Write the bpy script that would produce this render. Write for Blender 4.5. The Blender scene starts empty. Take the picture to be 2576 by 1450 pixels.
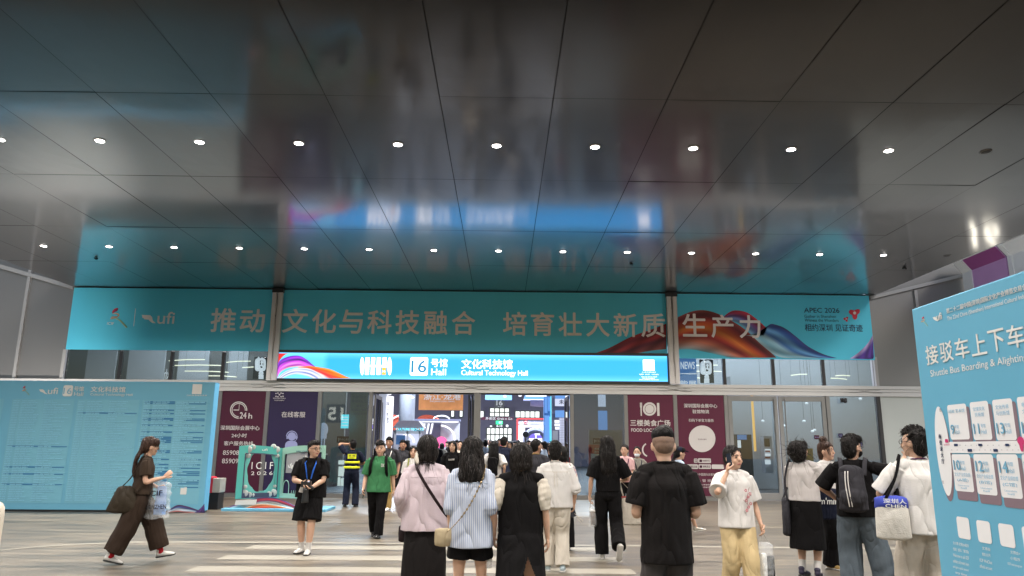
import bpy, math, random
import numpy as np
from mathutils import Vector, Matrix

random.seed(7)
rng = np.random.RandomState(11)
SC = bpy.context.scene
COL = SC.collection
R = math.radians

# ------------------------------------------------------------------ camera
W2, H2 = 2576.0, 1450.0          # pixel frame the measurements were taken in
FPX = 1850.0
CX, CY = W2 / 2, H2 / 2
VPX, VPY, ROLL = 1263.0, 1133.0, 0.0104
CAMZ = 1.55
dY = Vector(((VPX - CX) / FPX, -(VPY - CY) / FPX, -1)).normalized()
_e = (dY.x - ROLL * dY.y) / -dY.z
dX = Vector((1, -ROLL, _e)).normalized()
dZ = dX.cross(dY).normalized()
CAM2W = Matrix((dX, dY, dZ))
cam = bpy.data.cameras.new("camera")
cam.sensor_width = 36.0
cam.lens = FPX / W2 * 36.0
cam.clip_start = 0.05
cam.clip_end = 500
cam_o = bpy.data.objects.new("camera", cam)
COL.objects.link(cam_o)
cam_o.matrix_world = Matrix.Translation((0, 0, CAMZ)) @ CAM2W.to_4x4()
SC.camera = cam_o

# ------------------------------------------------------------------ world + sun + exposure
wd = bpy.data.worlds.new("World")
SC.world = wd
wd.use_nodes = True
nt = wd.node_tree
sky = nt.nodes.new("ShaderNodeTexSky")
sky.sky_type = 'NISHITA'
sky.sun_disc = False
sky.sun_elevation = R(38)
sky.sun_rotation = R(150)
sky.air_density = 1.2
sky.dust_density = .8
nt.links.new(sky.outputs[0], nt.nodes["Background"].inputs[0])
nt.nodes["Background"].inputs[1].default_value = 0.075
sun = bpy.data.lights.new("sun", 'SUN')
sun.energy = 0.5
sun.angle = R(12)
sun.color = (1, .95, .88)
sun_o = bpy.data.objects.new("sun", sun)
COL.objects.link(sun_o)
sun_o.rotation_euler = (R(62), 0, R(30))
SC.view_settings.view_transform = 'Standard'
SC.view_settings.look = 'None'
EXPO = 0.52
SC.view_settings.exposure = EXPO
EG = 1.0 / 2 ** EXPO            # lit things keep their look at this exposure
SC.view_settings.gamma = 1
SC.render.engine = 'CYCLES'
cy = SC.cycles
cy.use_denoising = True
cy.max_bounces = 8
cy.diffuse_bounces = 3
cy.glossy_bounces = 4
cy.transparent_max_bounces = 12
cy.sample_clamp_indirect = 4.0
cy.caustics_reflective = False
cy.caustics_refractive = False
SPOT_W = 420.0

# ------------------------------------------------------------------ measuring: photo pixel -> point in the place
def ray(u, v):
    return CAM2W @ Vector(((u - CX) / FPX, -(v - CY) / FPX, -1.0))
CO = Vector((0, 0, CAMZ))
def atY(u, v, Y): d = ray(u, v); return CO + d * (Y / d.y)
def atX(u, v, X): d = ray(u, v); return CO + d * (X / d.x)
def atZ(u, v, Z): d = ray(u, v); return CO + d * ((Z - CAMZ) / d.z)
def ground(u, v): return atZ(u, v, 0.0)
FY = ground(1263, 1256).y                     # the glass front
CEIL = atY(1263, 733, FY).z                   # soffit height
def FX(u, v): return atY(u, v, FY).x
def FZ(u, v): return atY(u, v, FY).z

# ------------------------------------------------------------------ objects
def thing(name, label, cat, loc=(0, 0, 0), rotz=0.0, group=None):
    o = bpy.data.objects.new(name, None)
    o.empty_display_size = .2
    COL.objects.link(o)
    o.location = loc
    o.rotation_euler = (0, 0, rotz)
    o["label"] = label
    o["category"] = cat
    if group: o["group"] = group
    return o
def tag(o, label, cat, group=None):
    o["label"] = label; o["category"] = cat
    if group: o["group"] = group
    return o
def inv_local(parent):
    """world point -> parent's local frame (parents here only move and turn about z)"""
    ms = []
    p = parent
    while p is not None:
        ms.append(p); p = p.parent
    M = Matrix.Identity(4)
    for q in reversed(ms):
        M = M @ Matrix.Translation(q.location) @ Matrix.Rotation(q.rotation_euler.z, 4, 'Z')
    return M.inverted()

SPLIT = {'lettering', 'small_lettering', 'map_lettering', 'map_dark_lettering', 'white_tile', 'dark_lettering', 'map_blocks', 'white_picture', 'map_numbers', 'icons', 'window_light'}
class MB:
    """mesh collector (world coordinates unless local=True at build)"""
    def __init__(s): s.v = []; s.f = []; s.mi = []; s.c = None; s.cur = 0; s.ch = []
    def mark(s): s.ch.append((len(s.v), len(s.f)))
    def add(s, vs, fs):
        o = len(s.v)
        s.v.extend([tuple(p) for p in vs]); s.f.extend([tuple(i + o for i in f) for f in fs])
        s.mi.extend([s.cur] * len(fs))
        return s
    def box(s, x0, y0, z0, x1, y1, z1):
        x0, x1 = min(x0, x1), max(x0, x1); y0, y1 = min(y0, y1), max(y0, y1); z0, z1 = min(z0, z1), max(z0, z1)
        vs = [(x0, y0, z0), (x1, y0, z0), (x1, y1, z0), (x0, y1, z0), (x0, y0, z1), (x1, y0, z1), (x1, y1, z1), (x0, y1, z1)]
        return s.add(vs, [(0, 3, 2, 1), (4, 5, 6, 7), (0, 1, 5, 4), (1, 2, 6, 5), (2, 3, 7, 6), (3, 0, 4, 7)])
    def obox(s, c, ax, ay, az):
        """box from centre and three half-axis vectors"""
        c, ax, ay, az = Vector(c), Vector(ax), Vector(ay), Vector(az)
        vs = [c + ax * i + ay * j + az * k for k in (-1, 1) for j in (-1, 1) for i in (-1, 1)]
        return s.add(vs, [(0, 2, 3, 1), (4, 5, 7, 6), (0, 1, 5, 4), (2, 6, 7, 3), (0, 4, 6, 2), (1, 3, 7, 5)])
    def quad(s, a, b, c, d): return s.add([a, b, c, d], [(0, 1, 2, 3)])
    def poly(s, pts): return s.add(pts, [tuple(range(len(pts)))])
    def prism(s, pts, off):
        """flat outline pushed along off into a solid"""
        n = len(pts); off = Vector(off)
        vs = [Vector(p) for p in pts] + [Vector(p) + off for p in pts]
        fs = [tuple(range(n)), tuple(range(2 * n - 1, n - 1, -1))]
        fs += [(i, i + n, (i + 1) % n + n, (i + 1) % n) for i in range(n)]
        return s.add(vs, fs)
    def tube(s, pts, rad, n=8, cap=True, ref=None, flat=1.0):
        vs, fs = tube_geo(pts, rad, n, cap, ref, flat)
        return s.add(vs, fs)
    def lathe(s, prof, c, n=16, ax=Vector((0, 0, 1))):
        """profile [(r, h)] turned about ax at c"""
        ax = Vector(ax).normalized()
        t = ax.orthogonal().normalized(); b = ax.cross(t)
        c = Vector(c); vs = []; fs = []
        for r, h in prof:
            for i in range(n):
                a = 2 * math.pi * i / n
                vs.append(c + ax * h + (t * math.cos(a) + b * math.sin(a)) * r)
        for k in range(len(prof) - 1):
            for i in range(n):
                j = (i + 1) % n
                fs.append((k * n + i, k * n + j, (k + 1) * n + j, (k + 1) * n + i))
        fs.append(tuple(range(n - 1, -1, -1))); fs.append(tuple((len(prof) - 1) * n + i for i in range(n)))
        return s.add(vs, fs)
    def ell(s, c, r, n=12, m=8, rot=None):
        vs, fs = ell_geo(c, r, n, m, rot)
        return s.add(vs, fs)
    def build(s, name, mats, parent=None, local=False, smooth=False, bevel=0, colors=None):
        if len(s.ch) > 1 and name in SPLIT:
            # every line or tile of a sign is a part of its own
            cuts = [(0, 0)] + s.ch[1:] + [(len(s.v), len(s.f))]
            for (v0, f0), (v1, f1) in zip(cuts[:-1], cuts[1:]):
                q = MB(); q.v = s.v[v0:v1]; q.f = [tuple(i - v0 for i in f) for f in s.f[f0:f1]]; q.mi = [0] * len(q.f)
                if q.f: o = q.build(name, mats, parent, local, smooth, bevel)
            return o
        me = bpy.data.meshes.new(name)
        vs = s.v
        if parent is not None and not local:
            M = inv_local(parent)
            vs = [tuple(M @ Vector(p)) for p in vs]
        me.from_pydata(vs, [], s.f)
        if not isinstance(mats, (list, tuple)): mats = [mats]
        for m in mats: me.materials.append(m)
        if len(mats) > 1: me.polygons.foreach_set("material_index", s.mi)
        if colors is not None:
            at = me.color_attributes.new("Col", 'FLOAT_COLOR', 'POINT')
            at.data.foreach_set("color", np.array(colors, dtype=np.float32).ravel())
        if smooth: me.polygons.foreach_set("use_smooth", [True] * len(me.polygons))
        me.update()
        o = bpy.data.objects.new(name, me)
        COL.objects.link(o)
        if parent is not None: o.parent = parent
        if bevel:
            b = o.modifiers.new("bevel", 'BEVEL'); b.width = bevel; b.segments = 2; b.limit_method = 'ANGLE'
        return o

def tube_geo(pts, rad, n=8, cap=True, ref=None, flat=1.0):
    """swept tube; rad: number or list of r / (rx, ry); ref = direction rx follows"""
    P = [Vector(p) for p in pts]; m = len(P)
    if not isinstance(rad, (list, tuple)): rad = [rad] * m
    T = []
    for i in range(m):
        d = (P[min(i + 1, m - 1)] - P[max(i - 1, 0)])
        T.append(d.normalized() if d.length > 1e-9 else Vector((0, 0, 1)))
    a = Vector(ref) if ref is not None else T[0].orthogonal()
    vs = []; fs = []; rings = []
    def ring(c, t, a_, rx, ry):
        b_ = t.cross(a_)
        k = len(vs)
        for i in range(n):
            q = 2 * math.pi * i / n
            vs.append(c + a_ * (math.cos(q) * rx) + b_ * (math.sin(q) * ry))
        rings.append(k)
    for i in range(m):
        a = a - T[i] * a.dot(T[i])
        if a.length < 1e-6: a = T[i].orthogonal()
        a.normalize()
        r = rad[i]; rx, ry = (r if isinstance(r, (list, tuple)) else (r, r * flat))
        if cap and i == 0:
            e = min(rx, ry)
            ring(P[0] - T[0] * e * .55, T[0], a, rx * .45, ry * .45); ring(P[0] - T[0] * e * .3, T[0], a, rx * .8, ry * .8)
        ring(P[i], T[i], a, rx, ry)
        if cap and i == m - 1:
            e = min(rx, ry)
            ring(P[i] + T[i] * e * .3, T[i], a, rx * .8, ry * .8); ring(P[i] + T[i] * e * .55, T[i], a, rx * .45, ry * .45)
    for k in range(len(rings) - 1):
        A, B = rings[k], rings[k + 1]
        for i in range(n):
            j = (i + 1) % n
            fs.append((A + i, A + j, B + j, B + i))
    fs.append(tuple(rings[0] + i for i in range(n - 1, -1, -1)))
    fs.append(tuple(rings[-1] + i for i in range(n)))
    return vs, fs
def ell_geo(c, r, n=12, m=8, rot=None):
    c = Vector(c); r = Vector(r) if not isinstance(r, (int, float)) else Vector((r, r, r))
    vs = []; fs = []
    for k in range(1, m):
        ph = math.pi * k / m
        for i in range(n):
            q = 2 * math.pi * i / n
            p = Vector((math.sin(ph) * math.cos(q) * r.x, math.sin(ph) * math.sin(q) * r.y, -math.cos(ph) * r.z))
            vs.append(c + (rot @ p if rot else p))
    bot = len(vs); p = Vector((0, 0, -r.z)); vs.append(c + (rot @ p if rot else p))
    top = len(vs); p = Vector((0, 0, r.z)); vs.append(c + (rot @ p if rot else p))
    for k in range(m - 2):
        for i in range(n):
            j = (i + 1) % n
            fs.append((k * n + i, k * n + j, (k + 1) * n + j, (k + 1) * n + i))
    for i in range(n):
        j = (i + 1) % n
        fs.append((bot, j, i)); fs.append((top, (m - 2) * n + i, (m - 2) * n + j))
    return vs, fs

# ------------------------------------------------------------------ materials
def nodes(m):
    m.use_nodes = True
    return m.node_tree, m.node_tree.nodes["Principled BSDF"]
def mat(name, col, rough=.6, metal=0.0, var=.12, vscale=6.0, bump=0.0, bscale=40.0, spec=.5, emit=None, es=0.0, stretch=(1, 1, 1), sub=0.0, sheen=0.0, coat=0.0):
    m = bpy.data.materials.new(name)
    t, p = nodes(m)
    p.inputs["Roughness"].default_value = rough
    p.inputs["Metallic"].default_value = metal
    p.inputs["Specular IOR Level"].default_value = spec
    if coat: p.inputs["Coat Weight"].default_value = coat; p.inputs["Coat Roughness"].default_value = .15
    if sub:
        p.inputs["Subsurface Weight"].default_value = sub
        p.inputs["Subsurface Radius"].default_value = (.012, .005, .003)
    if sheen: p.inputs["Sheen Weight"].default_value = sheen
    tc = t.nodes.new("ShaderNodeTexCoord")
    mp = t.nodes.new("ShaderNodeMapping"); mp.inputs["Scale"].default_value = stretch
    t.links.new(tc.outputs["Object"], mp.inputs[0])
    if var:
        n = t.nodes.new("ShaderNodeTexNoise"); n.inputs["Scale"].default_value = vscale; n.inputs["Detail"].default_value = 5
        t.links.new(mp.outputs[0], n.inputs["Vector"])
        mx = t.nodes.new("ShaderNodeMix"); mx.data_type = 'RGBA'
        c = Vector(col[:3])
        mx.inputs[6].default_value = (*(c * (1 - var * 1.6)), 1)
        mx.inputs[7].default_value = (*[min(1, k) for k in c * (1 + var * 1.6)], 1)
        t.links.new(n.outputs["Fac"], mx.inputs[0])
        t.links.new(mx.outputs[2], p.inputs["Base Color"])
    else:
        p.inputs["Base Color"].default_value = (*col[:3], 1)
    if bump:
        n2 = t.nodes.new("ShaderNodeTexNoise"); n2.inputs["Scale"].default_value = bscale; n2.inputs["Detail"].default_value = 4
        t.links.new(mp.outputs[0], n2.inputs["Vector"])
        b = t.nodes.new("ShaderNodeBump"); b.inputs["Strength"].default_value = bump; b.inputs["Distance"].default_value = .02
        t.links.new(n2.outputs["Fac"], b.inputs["Height"]); t.links.new(b.outputs[0], p.inputs["Normal"])
    if emit:
        p.inputs["Emission Color"].default_value = (*emit, 1); p.inputs["Emission Strength"].default_value = es
    return m
def emis(name, col, strength, rough=.3):
    m = bpy.data.materials.new(name)
    t, p = nodes(m)
    p.inputs["Base Color"].default_value = (*[c * .5 for c in col], 1)
    p.inputs["Roughness"].default_value = rough
    p.inputs["Emission Color"].default_value = (*col, 1)
    p.inputs["Emission Strength"].default_value = strength * EG
    return m
def colmat(name, rough=.5, emission=0.0):
    """printed artwork: colours come from the mesh"""
    m = bpy.data.materials.new(name)
    t, p = nodes(m)
    a = t.nodes.new("ShaderNodeAttribute"); a.attribute_name = "Col"
    p.inputs["Roughness"].default_value = rough
    if emission:
        p.inputs["Base Color"].default_value = (.02, .02, .02, 1)
        t.links.new(a.outputs["Color"], p.inputs["Emission Color"]); p.inputs["Emission Strength"].default_value = emission * EG
    else:
        t.links.new(a.outputs["Color"], p.inputs["Base Color"])
    return m
def glassmat(name, tint=(.82, .87, .88), refl=1.0):
    m = bpy.data.materials.new(name)
    m.use_nodes = True
    t = m.node_tree; t.nodes.clear()
    out = t.nodes.new("ShaderNodeOutputMaterial")
    tr = t.nodes.new("ShaderNodeBsdfTransparent"); tr.inputs[0].default_value = (*tint, 1)
    gl = t.nodes.new("ShaderNodeBsdfGlossy"); gl.inputs["Roughness"].default_value = .015; gl.inputs[0].default_value = (refl, refl, refl, 1)
    fr = t.nodes.new("ShaderNodeFresnel"); fr.inputs[0].default_value = 1.5
    mx = t.nodes.new("ShaderNodeMixShader")
    t.links.new(fr.outputs[0], mx.inputs[0]); t.links.new(tr.outputs[0], mx.inputs[1]); t.links.new(gl.outputs[0], mx.inputs[2])
    t.links.new(mx.outputs[0], out.inputs[0])
    return m
def s2l(r, g, b):
    return tuple((c / 255 / 12.92 if c / 255 <= .04045 else ((c / 255 + .055) / 1.055) ** 2.4) for c in (r, g, b))

# ------------------------------------------------------------------ lettering
_tc = bpy.data.curves.new("type", 'FONT'); _to = bpy.data.objects.new("type", _tc); COL.objects.link(_to)
_tcache = {}
def glyphs(body, bold=0.0, res=4):
    key = (body, bold)
    if key in _tcache: return _tcache[key]
    _tc.body = body; _tc.size = 1.0; _tc.offset = bold; _tc.resolution_u = res
    bpy.context.view_layer.update()
    me = bpy.data.meshes.new_from_object(_to.evaluated_get(bpy.context.evaluated_depsgraph_get()))
    v = np.empty(len(me.vertices) * 3, dtype=np.float32); me.vertices.foreach_get("co", v); v = v.reshape(-1, 3)
    f = [tuple(p.vertices) for p in me.polygons]
    bpy.data.meshes.remove(me)
    _tcache[key] = (v, f)
    return v, f
def put_text(mb, body, P, ux, uz, w=None, h=None, bold=0.0, align='L', slant=0.0):
    """lay lettering with its box's lower left at P (or centred/right), axes ux, uz (unit), box w x h metres"""
    v, f = glyphs(body, 0.0)
    if len(v) == 0: return
    lo = v.min(0); hi = v.max(0); sx = hi[0] - lo[0]; sy = max(hi[1] - lo[1], 1e-6)
    if h is None: h = w / sx * sy
    if w is None: w = h / sy * sx
    P = Vector(P); ux = Vector(ux); uz = Vector(uz)
    off = {'L': 0, 'C': -w / 2, 'R': -w}[align]
    nrm = ux.cross(uz)
    mb.mark()
    # heavier type: the strokes are laid again a little to each side
    e = bold * h * .95
    sh = ((0, 0),) if bold <= 0 else ((-e, 0), (e, 0), (0, e), (0, -e), (e * .7, e * .7), (-e * .7, -e * .7), (e * .7, -e * .7), (-e * .7, e * .7))
    for k, (da, db) in enumerate(sh):
        vs = []
        Q = P + nrm * (.0003 * k)
        for p in v:
            a = (p[0] - lo[0]) / sx * (w - 2 * e) + off + e; b = (p[1] - lo[1]) / sy * (h - 2 * e) + e
            vs.append(Q + ux * (a + da) + uz * (b + db))
        mb.add(vs, f)
XU = Vector((1, 0, 0)); ZU = Vector((0, 0, 1))
def face_text(mb, body, u0, v0, u1, v1, Y, bold=0.0):
    """lettering on a plane facing the street at depth Y, filling the photo box u0 v0 u1 v1"""
    um, vm = (u0 + u1) / 2, (v0 + v1) / 2
    x0, x1 = atY(u0, vm, Y).x, atY(u1, vm, Y).x
    z0, z1 = atY(um, v1, Y).z, atY(um, v0, Y).z
    put_text(mb, body, (x0, Y, z0), XU, ZU, x1 - x0, z1 - z0, bold)
def face_rect(mb, u0, v0, u1, v1, Y):
    um, vm = (u0 + u1) / 2, (v0 + v1) / 2
    x0, x1 = atY(u0, vm, Y).x, atY(u1, vm, Y).x
    z0, z1 = atY(um, v1, Y).z, atY(um, v0, Y).z
    mb.quad((x0, Y, z0), (x1, Y, z0), (x1, Y, z1), (x0, Y, z1))
    return x0, z0, x1, z1
def rrect(x0, z0, x1, z1, r, n=5):
    pts = []
    for cx, cz, a0 in ((x1 - r, z0 + r, -90), (x1 - r, z1 - r, 0), (x0 + r, z1 - r, 90), (x0 + r, z0 + r, 180)):
        for i in range(n + 1):
            a = R(a0 + 90 * i / n); pts.append((cx + r * math.cos(a), cz + r * math.sin(a)))
    return pts
def curve_pts(ctrl, n):
    """smooth curve through control points"""
    c = np.array(ctrl, dtype=float); m = len(c)
    t = np.linspace(0, m - 1, n); out = []
    for q in t:
        i = min(int(q), m - 2); s = q - i
        p0, p1, p2, p3 = c[max(i - 1, 0)], c[i], c[i + 1], c[min(i + 2, m - 1)]
        out.append(.5 * ((2 * p1) + (-p0 + p2) * s + (2 * p0 - 5 * p1 + 4 * p2 - p3) * s * s + (-p0 + 3 * p1 - 3 * p2 + p3) * s ** 3))
    return np.array(out)
def ribbon(mb, cols, A, B, colors, n=36, m=14, fn=None):
    """printed ribbon between curves A and B; colours across"""
    a, b = curve_pts(A, n), curve_pts(B, n)
    cs = np.array(colors, dtype=float); k = len(cs)
    vs = []; fs = []
    for j in range(m + 1):
        t = j / m; q = t * (k - 1); i0 = min(int(q), k - 2); s = q - i0
        s = s * s * (3 - 2 * s)
        c = cs[i0] * (1 - s) + cs[i0 + 1] * s
        for i in range(n):
            p = a[i] * (1 - t) + b[i] * t
            w = .85 + .3 * math.sin(i * .31 + j * .9)
            vs.append(fn(p[0], p[1])); cols.append((*(np.clip(c * w, 0, 1)), 1))
    for j in range(m):
        for i in range(n - 1):
            fs.append((j * n + i, j * n + i + 1, (j + 1) * n + i + 1, (j + 1) * n + i))
    mb.add(vs, fs)

# ================================================================== materials of the place
M = {}
def soffit_mat():
    """dark lacquered metal tray: nearly black face on, mirror-like at a shallow angle"""
    m = bpy.data.materials.new("soffit_metal"); m.use_nodes = True
    t = m.node_tree; p = t.nodes["Principled BSDF"]; out = t.nodes["Material Output"]
    p.inputs["Base Color"].default_value = (.017, .0165, .0165, 1); p.inputs["Roughness"].default_value = .5; p.inputs["Specular IOR Level"].default_value = .1
    g = t.nodes.new("ShaderNodeBsdfAnisotropic"); g.inputs["Color"].default_value = (.95, .95, .97, 1); g.inputs["Roughness"].default_value = .19
    fr = t.nodes.new("ShaderNodeFresnel"); fr.inputs[0].default_value = 1.45
    k = t.nodes.new("ShaderNodeMath"); k.operation = 'MULTIPLY_ADD'; k.inputs[1].default_value = 3.4; k.inputs[2].default_value = -.21; k.use_clamp = True
    lim = t.nodes.new("ShaderNodeMath"); lim.operation = 'MINIMUM'; lim.inputs[1].default_value = .6; t.links.new(k.outputs[0], lim.inputs[0])
    tc = t.nodes.new("ShaderNodeTexCoord"); n = t.nodes.new("ShaderNodeTexNoise"); n.inputs["Scale"].default_value = .5; n.inputs["Detail"].default_value = 6
    t.links.new(tc.outputs["Object"], n.inputs["Vector"])
    r = t.nodes.new("ShaderNodeMapRange"); r.inputs[1].default_value = .3; r.inputs[2].default_value = .7; r.inputs[3].default_value = .09; r.inputs[4].default_value = .135
    t.links.new(n.outputs["Fac"], r.inputs[0]); t.links.new(r.outputs[0], g.inputs["Roughness"])
    g2 = t.nodes.new("ShaderNodeBsdfAnisotropic"); g2.inputs["Color"].default_value = (.95, .95, .97, 1); g2.inputs["Roughness"].default_value = .30
    gm = t.nodes.new("ShaderNodeMixShader"); gm.inputs[0].default_value = .38
    t.links.new(g.outputs[0], gm.inputs[1]); t.links.new(g2.outputs[0], gm.inputs[2])
    mx = t.nodes.new("ShaderNodeMixShader")
    t.links.new(fr.outputs[0], k.inputs[0]); t.links.new(lim.outputs[0], mx.inputs[0]); t.links.new(p.outputs[0], mx.inputs[1]); t.links.new(gm.outputs[0], mx.inputs[2]); t.links.new(mx.outputs[0], out.inputs[0])
    return m
M['soffit'] = soffit_mat()
M['seam'] = mat("seam_black", (.006, .006, .006), .8, var=0)
M['white_alu'] = mat("white_aluminium", (.52, .51, .50), .38, 0, .02, .6)
M['rail_alu'] = mat("rail_aluminium", (.34, .335, .33), .4, 0, .04, 1.0)
M['post_alu'] = mat("post_aluminium", (.60, .575, .565), .4, 0, .06, 2.0)
M['grey_alu'] = mat("grey_aluminium", (.20, .195, .19), .35, .5, .08, 3.0)
M['dark_alu'] = mat("dark_aluminium", (.035, .033, .036), .35, .4, .08, 3.0)
M['black'] = mat("black_plastic", (.012, .012, .013), .4, 0, .05)
M['glass'] = glassmat("door_glass", (.62, .68, .69))
M['frosted'] = mat("frosted_panel", (.42, .44, .42), .35, 0, .04, .7)
M['white'] = mat("white_paint", (.78, .78, .77), .5, 0, .03)
M['offwhite'] = mat("offwhite_print", (.60, .575, .55), .6, 0, .03)
M['lamp'] = emis("lamp_lens", (1.0, .96, .92), 22.0)

# ------------------------------------------------------------------ ground: road, pavement, markings
def ground_mat(name, base, warm, tile, stain):
    m = bpy.data.materials.new(name)
    t, p = nodes(m)
    tc = t.nodes.new("ShaderNodeTexCoord")
    def noise(scale, st, det=6, rough=.6):
        mp = t.nodes.new("ShaderNodeMapping"); mp.inputs["Scale"].default_value = st
        t.links.new(tc.outputs["Object"], mp.inputs[0])
        n = t.nodes.new("ShaderNodeTexNoise"); n.inputs["Scale"].default_value = scale; n.inputs["Detail"].default_value = det; n.inputs["Roughness"].default_value = rough
        t.links.new(mp.outputs[0], n.inputs["Vector"]); return n.outputs["Fac"]
    def mixc(fac, a, b, blend='MIX'):
        x = t.nodes.new("ShaderNodeMix"); x.data_type = 'RGBA'; x.blend_type = blend
        if isinstance(fac, (int, float)): x.inputs[0].default_value = fac
        else: t.links.new(fac, x.inputs[0])
        for k, c in ((6, a), (7, b)):
            if isinstance(c, tuple): x.inputs[k].default_value = (*c, 1)
            else: t.links.new(c, x.inputs[k])
        return x.outputs[2]
    def ramp(fac, a, b):
        r = t.nodes.new("ShaderNodeMapRange"); r.inputs[1].default_value = a; r.inputs[2].default_value = b
        t.links.new(fac, r.inputs[0]); return r.outputs[0]
    streak = noise(1.5, (.42, 2.6, 1), 8, .68)
    blot = noise(.55, (.8, 1.2, 1), 5, .55)
    fine = noise(22, (.8, 1.6, 1), 4, .6)
    c = mixc(ramp(streak, .38, .64), tuple(k * .48 for k in base), tuple(k * 1.55 for k in warm))
    c = mixc(ramp(blot, .38, .66), c, mixc(.5, c, base), 'MIX')
    c = mixc(.28, c, mixc(ramp(fine, .3, .7), (.10, .10, .10), (.75, .73, .7)), 'SOFT_LIGHT')
    br = t.nodes.new("ShaderNodeTexBrick")
    br.offset = .5; br.inputs["Scale"].default_value = 1.0
    br.inputs["Mortar Size"].default_value = .010; br.inputs["Brick Width"].default_value = tile[0]; br.inputs["Row Height"].default_value = tile[1]
    br.inputs["Color1"].default_value = (1, 1, 1, 1); br.inputs["Color2"].default_value = (.84, .84, .83, 1); br.inputs["Mortar"].default_value = (.5, .49, .47, 1)
    t.links.new(tc.outputs["Object"], br.inputs["Vector"])
    c = mixc(stain, c, br.outputs["Color"], 'MULTIPLY')
    t.links.new(c, p.inputs["Base Color"])
    rr = t.nodes.new("ShaderNodeMapRange"); rr.inputs[3].default_value = .24; rr.inputs[4].default_value = .55
    t.links.new(streak, rr.inputs[0]); t.links.new(rr.outputs[0], p.inputs["Roughness"])
    b = t.nodes.new("ShaderNodeBump"); b.inputs["Strength"].default_value = .25; b.inputs["Distance"].default_value = .01
    t.links.new(fine, b.inputs["Height"]); t.links.new(b.outputs[0], p.inputs["Normal"])
    return m
M['road'] = ground_mat("road_paving", (.100, .087, .070), (.150, .124, .092), (1.2, .6), .4)
M['pave'] = ground_mat("pavement_paving", (.126, .109, .087), (.180, .148, .111), (1.2, .6), .55)
def paint_mat():
    """crossing paint, scuffed through to the paving in patches"""
    m = bpy.data.materials.new("road_paint"); t, p = nodes(m)
    tc = t.nodes.new("ShaderNodeTexCoord")
    def nz(scale, st):
        mp = t.nodes.new("ShaderNodeMapping"); mp.inputs["Scale"].default_value = st; t.links.new(tc.outputs["Object"], mp.inputs[0])
        n = t.nodes.new("ShaderNodeTexNoise"); n.inputs["Scale"].default_value = scale; n.inputs["Detail"].default_value = 7; n.inputs["Roughness"].default_value = .65
        t.links.new(mp.outputs[0], n.inputs["Vector"]); return n.outputs["Fac"]
    def mix(f, a, b):
        x = t.nodes.new("ShaderNodeMix"); x.data_type = 'RGBA'; t.links.new(f, x.inputs[0])
        for k, c in ((6, a), (7, b)):
            if isinstance(c, tuple): x.inputs[k].default_value = (*c, 1)
            else: t.links.new(c, x.inputs[k])
        return x.outputs[2]
    def rng_(f, a, b):
        r = t.nodes.new("ShaderNodeMapRange"); r.inputs[1].default_value = a; r.inputs[2].default_value = b; t.links.new(f, r.inputs[0]); return r.outputs[0]
    c = mix(nz(2.2, (.5, 2, 1)), (.22, .20, .162), (.33, .30, .245))
    c = mix(rng_(nz(5.5, (.6, 1.8, 1)), .60, .70), c, (.14, .12, .095))
    t.links.new(c, p.inputs["Base Color"]); p.inputs["Roughness"].default_value = .5
    return m
M['line'] = paint_mat()
def struct(name, mb, m, **k):
    o = mb.build(name, m, **k); o["kind"] = "structure"; return o
KERB = 16.42
mb = MB(); mb.quad((-120, -120, 0), (120, -120, 0), (120, KERB, 0), (-120, KERB, 0)); struct("road", mb, M['road'])
mb = MB(); mb.quad((-120, KERB + .03, 0), (120, KERB + .03, 0), (120, 140, 0), (-120, 140, 0)); struct("pavement", mb, M['pave'])
mb = MB(); mb.quad((-120, KERB, -.004), (120, KERB, -.004), (120, KERB + .03, -.004), (-120, KERB + .03, -.004)); struct("kerb_joint", mb, M['seam'])
# zebra crossing and the long edge line
zl, zr = -4.05, 1.75
mb = MB()
for va, vb in ((1374.2, 1383.4), (1398.9, 1410.3), (1428.1, 1441.4), (1462, 1478)):
    ya, yb = ground(900, vb).y, ground(900, va).y
    mb.box(zl, ya, .0, zr, yb, .004)
for k in range(1, 6):
    y1 = ground(900, 1478).y - k * 1.02
    mb.box(zl, y1, .0, zr, y1 + .5, .004)
struct("zebra_crossing", mb, M['line'])
mb = MB()
ya, yb = ground(900, 1369).y, ground(900, 1365.6).y
pts = [(14, ya, yb)]
up, lo = [], []
for u, v in ((2575, 1386), (1700, 1375), (900, 1367.3), (500, 1364.5), (330, 1365), (200, 1370), (100, 1376), (20, 1383), (-120, 1399)):
    p = ground(u, v); up.append((p.x, p.y + .085)); lo.append((p.x, p.y - .085))
for i in range(len(up) - 1):
    mb.quad((*lo[i + 1], .004), (*lo[i], .004), (*up[i], .004), (*up[i + 1], .004))
struct("edge_line", mb, M['line'])

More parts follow.
